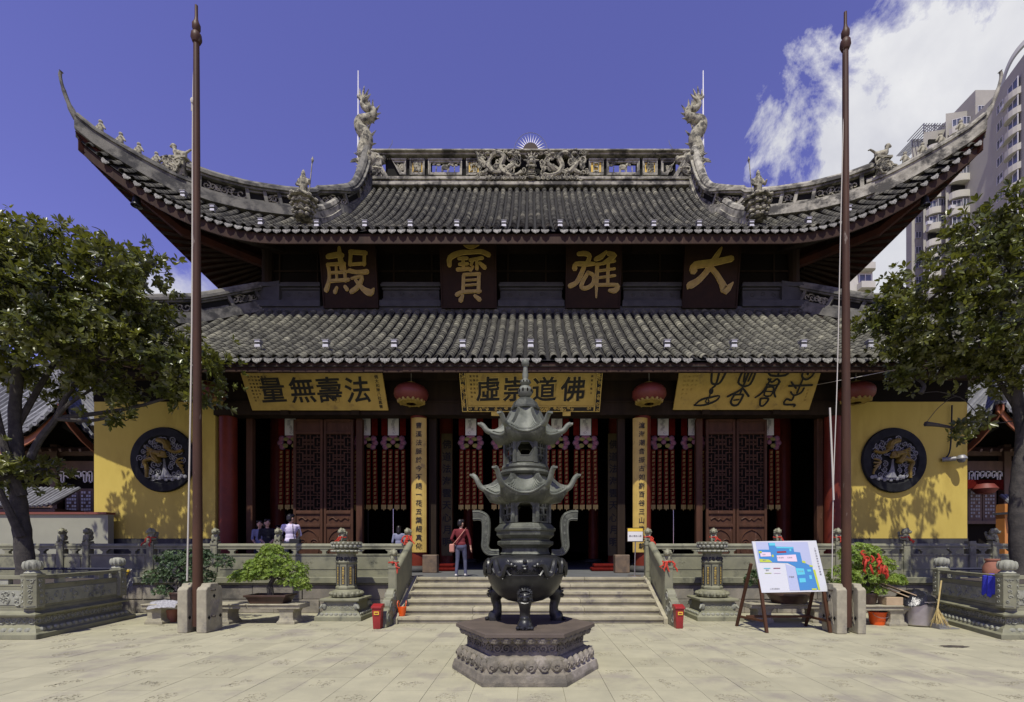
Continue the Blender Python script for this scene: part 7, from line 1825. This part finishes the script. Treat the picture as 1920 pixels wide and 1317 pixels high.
c = P(1847, 917, 17.2)
root = thing('palace_lantern', 'small red lantern with fringe hanging under the fretwork of the right side hall', 'lantern', c)
q = MB(); q.lathe([(.08,-.2),(.25,-.17),(.38,0),(.25,.17),(.08,.2)], 18, c); q.build('shade', m_lantern, root, smooth=True)
q = MB()
for k in range(26): q.tube([(c.x-.75+1.5*k/25, 17.3, c.z+.35), (c.x-.75+1.5*k/25, 17.3, c.z+.1-.12*abs(k-12.5)/12)], .03, 4)
q.build('fringe', m_redcloth, root)
# right: lit post, little roof, dome camera on the ochre wall
q = MB(); a, b = P(1884,1010,15.5), P(1906,945,15.5); q.box(a.x, b.x, 15.5, 15.8, T, b.z); root = thing('gate_post', 'orange lit wooden gate post with a tiny tiled roof right of the right ochre wall', 'gate post', ((a.x+b.x)/2, 15.65, T)); q.build('post', M('lit_orange_post', (.5,.21,.05), (.42,.17,.045), 2, .6), root)  # the light on the post is put into its orange base colour
q = MB(); c = P(1900, 958, 15.5)
for k in range(6): q.tube([(c.x-.25+.12*k, 15.1, c.z), (c.x+.0+.12*k, 15.9, c.z+.55)], .06, 6)
q.box(c.x-.3, c.x+.5, 15.15, 15.9, c.z-.12, c.z-.05); q.build('roof', m_sidetile, root, smooth=True)
c = P(1796, 862, 14.5); root = thing('dome_camera', 'pale dome security camera on the outer edge of the right ochre wall', 'camera', c)
q = MB(); q.tube([c + Vector((-.35,.15,.02)), c + Vector((-.1,-.05,.02))], .07, 10); q.build('arm', m_metalgr, root, smooth=True)
q = MB(); q.lathe([(0,.12),(.08,.115),(.13,.06),(.145,0),(.13,-.01),(.0,-.01)], 20, c + Vector((.02,-.1,0))); q.build('housing', m_metalgr, root, smooth=True); q = MB(); q.ell(c + Vector((.02,-.1,-.02)), (.11,.11,.10), 14); q.build('dome', m_glass, root, smooth=True)
q = MB(); q.tube(catmull([c + Vector((-.3,.1,.05)), P(1782,840,14.62), P(1785,760,14.62)], 4), .022, 6); q.build('conduit', m_ink, root)
# left: cream wall with coping and a little tiled roof behind it
a, b = P(-120, 1075, 14.3), P(184, 965, 14.3)
root = thing('cream_wall', 'plain cream wall with red-brown coping behind the left tree', 'wall', ((a.x+b.x)/2, 14.3, T)); q = MB(); q.box(a.x, b.x+.3, 14.3, 14.5, T, b.z); q.build('wall', m_cream, root); q = MB(); q.box(a.x, b.x+.3, 14.24, 14.56, b.z+.002, b.z+.07); q.build('coping', m_brownred, root)
a, b = P(-120, 950, 15.2), P(97, 948, 15.2); root = thing('gate_roof', 'low tiled gate roof showing over the cream wall at the left', 'roof', ((a.x+b.x)/2, 15.6, T)); q = MB(); x = a.x
while x < b.x:
    q.tube([(x, 15.2, a.z + max(0, x-b.x+.6)**2*.3), (x, 16.2, a.z+.72)], .06, 6, tint=random.random()); x += .16
r = q.build('tile_row', m_sidetile, root, smooth=True, kind='stuff'); q = MB(); q.box(a.x, b.x, 15.3, 16.3, a.z-.16, a.z-.06); q.add([(a.x,15.2,a.z-.03),(b.x,15.2,a.z-.03),(b.x,16.2,a.z+.68),(a.x,16.2,a.z+.68)], [(0,1,2,3)]); q.box(a.x, b.x-.1, 15.9, 16.1, T, a.z-.16); q.build('frame', m_sidewood, root)

# ================================================================== towers beyond
wf = MB(); 
for a, b, c_, d in ((-.5,-.44,-.5,.5),(.44,.5,-.5,.5),(-.44,.44,-.5,-.45),(-.44,.44,.45,.5),(-.03,.03,-.45,.45)): wf.box(a, b, -.06, .06, c_, d)
me_frame = wf.mesh('window', m_sash); wp = MB(); wp.add([(-.45,0,-.46),(.45,0,-.46),(.45,0,.46),(-.45,0,.46)], [(0,1,2,3)]); me_pane = wp.mesh('pane', m_glass)
acm = MB(); acm.box(-.45,.45,-.35,.1,-.3,.3); acm.lathe([(0,0),(.24,0),(.24,.02),(0,.02)], 14, (0,0,0)); me_ac = acm.mesh('air_conditioner', m_sash)
def win(root, p, n, w, h):
    n = Vector(n).normalized(); u = Vector((n.y*-1, n.x, 0)); u = Vector((-n.y, n.x, 0)); base = WL[root.name]
    Mx = Matrix((u*w, -n, Vector((0,0,h)))).transposed().to_4x4(); Mx.translation = Vector(p) + n*.02 - base
    o = inst('window', me_frame, root, Mx); inst('pane', me_pane, o, Matrix.Identity(4))
def acu(root, p, n):
    n = Vector(n).normalized(); u = Vector((-n.y, n.x, 0)); Mx = Matrix((u, -n, Vector((0,0,1)))).transposed().to_4x4(); Mx.translation = Vector(p) - WL[root.name]; inst('air_conditioner', me_ac, root, Mx)
tw = thing('apartment_tower', 'tall grey-mauve apartment tower with rounded balconies behind the right roof corner', 'apartment tower', (82, 84, 0))
HR, HM, HS = 78.6, 83.6, 80.6
q = MB(); q.prism([(78.9,80),(76.6,72),(100,72),(100,86),(79.2,86)], 0, HR); w1 = q.build('wall', m_tower, tw)
q = MB(); q.prism([(79.6,84),(86,84),(88,100),(80,100)], 0, HM); q.build('wall', m_tower, tw)
nR = Vector((-8, 2.3, 0)).normalized(); nR = Vector((-.961, .276, 0)); nR = Vector((-.96, .28, 0))
for k in range(11):
    z = HR - 3.4 - 2.95*k
    for t, w in ((.2, 1.35),): p = Vector((78.9,80,0)).lerp(Vector((76.6,72,0)), t); win(tw, (p.x, p.y, z), nR, 1.5, 1.5)
    p = Vector((78.9,80,0)).lerp(Vector((76.6,72,0)), .62)     # curved balconies on the near block
    q = MB(); arc = [(p.x + 1.1*cos(a)*-1*1.0, p.y + 1.5*sin(a)) for a in [pi*i/8 - pi/2 for i in range(9)]]; q.prism(arc, z-2.0, z-.95); q.build('balcony', m_tower2, tw)
    win(tw, (p.x - .35, p.y, z), nR, 2.3, 1.7)
    if k % 2 == 0: acu(tw, (78.2-.2, 77.4, z-1.0), nR)
for k in range(12):
    z = HM - 3.6 - 2.95*k
    win(tw, (80.55, 83.97, z), (0,-1,0), 1.15, 1.45); 
    if k > 0: q = MB(); q.box(81.6, 82.3, 83.6, 84.0, z-.9, z+.75); q.build('recess_window', m_glass, tw)
    if k % 3 == 1: acu(tw, (80.5, 83.6, z-1.25), (0,-1,0))
nS = Vector((-.45, -.89, 0)).normalized(); uS = Vector((-nS.y, nS.x, 0))
for j, (pa, pb, Y, ht) in enumerate(((1775,1826,86,HS+.8),(1733,1774,89,HS),(1711,1734,92,HS-.4))):
    a, b = X(pa, Y), X(pb, Y); cx, wd = (a+b)/2, (b-a)
    q = MB(); q.prism([(a,Y+.2),(b,Y-.6),(b+12,Y+10),(a+10,Y+10)], 0, ht); q.build('wall', m_tower, tw)
    q = MB()
    if j: 
        for k in range(9): q.box(a+wd*k/8-.06, a+wd*k/8+.06, Y, Y+4, ht+1.5, ht+1.62)
        for k in (0, 4, 8): q.box(a+wd*k/8-.08, a+wd*k/8+.08, Y, Y+.15, ht, ht+1.6)
        for k in range(12): q.box(a+wd*k/12-.03, a+wd*k/12+.03, Y, Y+.1, ht, ht+1.2)
        q.box(a, b, Y, Y+.12, ht+1.1, ht+1.2); q.build('roof_pergola', m_metalgr, tw)
    for k in range(13):
        z = ht - 2.6 - 2.95*k
        if j < 2:
            q = MB(); arc = [(cx + wd*.46*cos(a_), Y - .25 - 1.25*abs(sin(a_))**.7) for a_ in [pi + pi*i/10 for i in range(11)]]; q.prism(arc, z-1.75, z-.75)
            q.prism([(x, y+.0) for x, y in arc], z-1.95, z-1.76); q.build('balcony', m_tower2, tw)
            if (k + j) % 3 != 1:
                for i in range(3): win(tw, (cx - wd*.27 + wd*.27*i, Y - [.75,1.2,.75][i], z), (-.35+.35*i, -1, 0), wd*.27, 1.5)
            else:
                q = MB(); q.box(cx-wd*.38, cx+wd*.38, Y-.45, Y-.2, z-.7, z+.75); q.build('balcony_recess', m_recess, tw)
            if k % 2: acu(tw, (cx - wd*.45, Y-.7, z-.6), (0,-1,0))
        else: win(tw, (cx - wd*.1, Y - .1 - .12, z), (-.25,-1,0), wd*.4, 1.3)
q = MB(); arc = catmull([(79.5,79.3,HR-.5),(79.7,78.8,HR+2.6),(80.3,78.0,HR+4.8),(81.4,77.0,HR+6.2),(83,76,HR+7)], 6); q.band(arc, -.35, .35, -.4, .4); q.build('roof_arch', m_metalgr, tw)
t2 = thing('apartment_block', 'small pale apartment block with stacked balconies seen under the right roof corner', 'apartment block', (51, 76, 0))
a, b, Y = X(1530,75), X(1636,75), 75; q = MB(); q.prism([(a,Y+1.2),(b-2.6,Y),(b,Y),(b,Y+10),(a,Y+10)], 0, 49.4); q.build('wall', m_tower2, t2)
for k in range(5):
    z = 47.6 - 3*k; q = MB(); q.prism([(b-2.5,Y-1.1),(b-.3,Y-1.1),(b,Y-.6),(b,Y),(b-2.5,Y)], z-1.9, z-.9); q.build('balcony', m_tower2, t2); win(t2, (b-1.2, Y-.03, z), (0,-1,0), 2.0, 1.5)
    for t in (.25, .55): p = Vector((a,Y+1.2,0)).lerp(Vector((b-2.6,Y,0)), t); win(t2, (p.x, p.y-.05, z), (-.2,-1,0), 1.3, 1.4)

# ================================================================== people
def capdist(p, a):
    if len(a) == 4:
        A, B_ = Vector(a[0]), Vector(a[1]); d = B_-A; t = max(0, min(1, (p-A).dot(d)/max(1e-9, d.length_squared))); return (p - A.lerp(B_, t)).length - lerp(a[2], a[3], t)
    q = p - Vector(a[0]); r = a[1]; k = sqrt((q.x/r[0])**2 + (q.y/r[1])**2 + (q.z/r[2])**2); return (k-1)*min(r)
def hand(parts, w, d, side, mat):
    """palm, four fingers and a thumb hanging from wrist w along d"""
    w = Vector(w); d = Vector(d).normalized(); u = d.orthogonal().normalized() if abs(d.y) > .9 else d.cross(Vector((1,0,0))).normalized(); v = d.cross(u)
    parts.append(((w, w + d*.07, .024, .028), mat))
    for i in range(4):
        o = w + d*.085 + u*(-.03+.02*i); L = (.052,.062,.058,.045)[i]; parts.append(((o, o + d*L*.6 - v*.006*side, .0085, .008), mat)); parts.append(((o + d*L*.6 - v*.006*side, o + d*L - v*.018*side, .008, .0065), mat))
    parts.append(((w + d*.03 - u*.028, w + d*.07 - u*.05, .010, .008), mat))
def person(label, loc, rz, H, mats, pose):
    """mats: skin, top, trousers, shoes, sleeve-end skin; pose: joint places at 1.6 m"""
    s = H/1.6; root = thing('person', label, 'person', loc, rz)
    J = dict(shL=(-.17,0,1.27), elL=(-.215,.03,1.01), wrL=(-.225,-.05,.80), shR=(.17,0,1.27), elR=(.215,.03,1.01), wrR=(.225,-.05,.80),
             hipL=(-.085,0,.84), knL=(-.09,-.02,.46), anL=(-.095,.01,.085), hipR=(.085,0,.84), knR=(.09,-.02,.46), anR=(.095,.01,.085), sleeve=.55, skirt=False, hd=0.0, hair='short')
    J.update(pose); V = lambda k: Vector(J[k]); pr = []
    SK, TP, TR_, SH = 0, 1, 2, 3
    Rh = Matrix.Rotation(J['hd'], 3, 'Z'); hc = Vector((0,0,1.475)); hr = lambda x, y, z: hc + Rh @ Vector((x, y, z))
    pr += [((hr(0,0,0), (.072,.088,.108), Rh), SK), ((hr(0,-.02,-.06), (.052,.06,.055), Rh), SK), (((0,.012,1.28),(0,.0,1.40),.046,.044), SK), ((hr(0,-.088,-.008), hr(0,-.098,-.025), .011,.014), SK), ((hr(-.073,.0,-.01),(.014,.02,.028),Rh), SK), ((hr(.073,.0,-.01),(.014,.02,.028),Rh), SK)]
    pr += [(((0,.01,1.17),(.150,.092,.17)), TP), (((0,.005,.99),(.132,.09,.15)), TP), (((-.14,.005,1.265),(.14,.005,1.265),.055,.055), TP), (((0,.01,.90),(.15,.105,.09)), TP), (((0,.012,.82),(.152,.108,.10)), TR_ if not J['skirt'] else TP)]
    for L in 'LR':
        e = V('sh'+L).lerp(V('el'+L), .98); pr.append(((V('sh'+L), e, .05, .04), TP))
        m = V('el'+L).lerp(V('wr'+L), J['sleeve']); pr.append(((V('el'+L), m, .04, .035), TP if J['sleeve'] > .05 else SK)); pr.append(((m, V('wr'+L), .032, .024), SK)); hand(pr, V('wr'+L), V('wr'+L)-V('el'+L), 1 if L == 'R' else -1, SK)
        pr.append(((V('hip'+L), V('kn'+L), .083, .056), TR_)); pr.append(((V('kn'+L), V('an'+L), .055, .042), TR_)); a = V('an'+L); pr.append(((a + Vector((0,.03,-.045)), a + Vector((.006 if L == 'R' else -.006,-.14,-.055)), .036, .030), SH))
    if J['skirt']: pr.append((((0,0,.95),(0,0,.55),.15,.19), TP))
    me = organic([tuple(Vector(c)*s if isinstance(c, (tuple, Vector)) and i < (2 if len(a) == 4 else 1) else (tuple(x*s for x in c) if isinstance(c, tuple) else (c*s if isinstance(c, float) else c)) for i, c in enumerate(a)) for a, _ in pr], .0125, 2, 'body')
    for m in mats: me.materials.append(m)
    idx = []
    for p in me.polygons:
        c = p.center/s; idx.append(min(pr, key=lambda a: capdist(c, a[0]))[1])
    me.polygons.foreach_set('material_index', idx)
    inst('body', me, root, Matrix.Identity(4))
    hp = [(hr(0,.016,.03), (.08,.092,.092), Rh), (hr(0,.045,-.02), (.074,.062,.085), Rh), (hr(-.045,-.03,.07), (.045,.055,.045), Rh), (hr(.045,-.03,.07), (.045,.055,.045), Rh)]
    if J['hair'] == 'long': hp += [(hr(0,.06,-.1), (.07,.05,.12), Rh), (hr(-.065,.03,-.05), (.025,.05,.1), Rh), (hr(.065,.03,-.05), (.025,.05,.1), Rh)]
    hm = organic([(Vector(a)*s, tuple(x*s for x in r), M_) for a, r, M_ in hp], .012, 1, 'hair'); hm.materials.append(m_hair); inst('hair', hm, root, Matrix.Identity(4))
    q = MB()
    for sx in (-1, 1): q.ell(hr(sx*.03,-.079,.008)*s, (.011,.008,.006), 6)
    q.build('eye', m_ink, root, local=True); q = MB(); q.ell(hr(0,-.084,-.058)*s, (.02,.008,.006), 6); q.build('mouth', m_bagpink, root, local=True)
    return root
def bag(label, c, size, strap, mat, cat='bag'):
    q = MB(); root = thing('shoulder_bag', label, cat, c); q.box(c[0]-size[0]/2, c[0]+size[0]/2, c[1]-size[1]/2, c[1]+size[1]/2, c[2]-size[2], c[2]); q.build('body', mat, root, bevel=.03)
    q = MB(); q.tube(catmull(strap, 4), .02, 6, flat=.4); q.build('strap', mat, root, smooth=True)
w = P(864, 1081, 12.48); w.z = T + .004
person('woman in dark red top and grey-blue trousers walking into the central doorway', w, pi-.15, 1.53, [m_skin, m_maroon, m_bluegr, m_shoe],
   dict(elL=(-.25,-.02,1.02), wrL=(-.27,-.05,.80), elR=(.25,.06,1.04), wrR=(.17,-.12,.93), knL=(-.10,-.08,.46), anL=(-.12,-.05,.085), knR=(.09,.02,.46), anR=(.10,.10,.085), hd=-.5, sleeve=.6))
bag('pink-brown shoulder bag at the left hip of the woman in red', (w.x-.22, w.y-.05, w.z+.86), (.13,.22,.22), [(w.x+.12,w.y-.08,w.z+1.24),(w.x+.02,w.y-.125,w.z+1.1),(w.x-.1,w.y-.13,w.z+.95),(w.x-.2,w.y-.08,w.z+.85),(w.x-.2,w.y+.1,w.z+.9),(w.x+.05,w.y+.12,w.z+1.15),(w.x+.13,w.y,w.z+1.28)], m_bagpink)
m_ = P(545, 1060, 13.35); m_.z = T
person('man in a pale lilac shirt standing behind the balustrade, turned away to the left', m_, pi+.55, 1.74, [m_skin, m_lilac, m_navy, m_ink], dict(elL=(-.24,-.05,1.04), wrL=(-.15,-.2,.95), elR=(.24,-.02,1.03), wrR=(.18,-.17,.93), hd=-1.0, sleeve=.1))
bag('black shoulder bag on the right side of the man in lilac', (m_.x+.2, m_.y-.14, m_.z+1.02), (.3,.14,.24), [(m_.x+.12,m_.y-.12,m_.z+1.42),(m_.x+.16,m_.y-.165,m_.z+1.2),(m_.x+.2,m_.y-.16,m_.z+1.0),(m_.x+.25,m_.y,m_.z+1.1),(m_.x+.15,m_.y+.1,m_.z+1.4),(m_.x+.12,m_.y,m_.z+1.47)], m_blackcl)
for px, Y, H, rz, top, lab, hd in ((501, 13.75, 1.62, .45, m_blackcl, 'woman in a black dress facing the man in lilac', .3), (487, 14.4, 1.62, .2, m_greyshirt, 'person in a grey-blue shirt standing behind the woman in black', .2), (522, 16.0, 1.55, .0, m_blackcl, 'person in dark clothes standing in the deep shade behind the lilac shirt', 0.0)):
    c = P(px, 1060, Y); c.z = T; person(lab, c, rz, H, [m_skin, top, m_navy, m_ink], dict(skirt=(top is m_blackcl and px == 501), hd=hd, hair='long', elL=(-.2,-.02,1.02), wrL=(-.08,-.16,.9), elR=(.2,-.02,1.02), wrR=(.08,-.17,.88), sleeve=.2))
c = P(748, 1060, 15.4); c.z = T
person('person in a grey-blue shirt seen from behind beside the left couplet board', c, pi, 1.5, [m_skin, m_greyshirt, m_navy, m_ink], dict(hair='long', sleeve=.1))
# towel and jar on the right planter
q = MB(); n, m = 10, 9; e0, e1 = Vector((8.95,8.85,0)), Vector((9.7,11.2,0)); vs = []
d = (e1-e0).normalized(); nn = Vector((-d.y, d.x, 0)); o = e0 + d*.22 + nn*(-.03)
for i in range(n):
    for j in range(m):
        t = j/(m-1); z = 1.185 - .42*t + (0 if j < m-1 else random.uniform(-.05,.03)); vs.append(o + d*(.46*i/(n-1)) + nn*(.055 + .02*sin(i*1.9) + .02*t) + Vector((0,0,z)) if j else o + d*(.46*i/(n-1)) - nn*.08 + Vector((0,0,1.18)))
q.add(vs, [(i*m+j, (i+1)*m+j, (i+1)*m+j+1, i*m+j+1) for i in range(n-1) for j in range(m-1)]); tag(q.build('blue_towel', m_bluecl, smooth=True), 'bright blue towel hung over the rail of the right planter', 'towel')
c = P(1903, 1075, 9.1); q = MB(); q.lathe([(.0,1.0),(.1,1.0),(.15,1.1),(.15,1.3),(.1,1.42),(.12,1.44),(.12,1.47),(.0,1.47)], 20, (c.x+.05, 9.6, 0)); tag(q.build('clay_jar', m_terra, smooth=True, angle=40), 'orange clay jar behind the lotus bud post of the right planter', 'jar')
for s, lab in ((-1,'long dark pole resting along the left planter'), (1,'long dark pole resting along the right planter')):
    q = MB(); q.tube([(s*9.85, 11.05, 1.2), (s*14, 11.2, 1.2)], .03, 6); tag(q.build('pole', m_navy), lab, 'pole', 'poles on the planters')
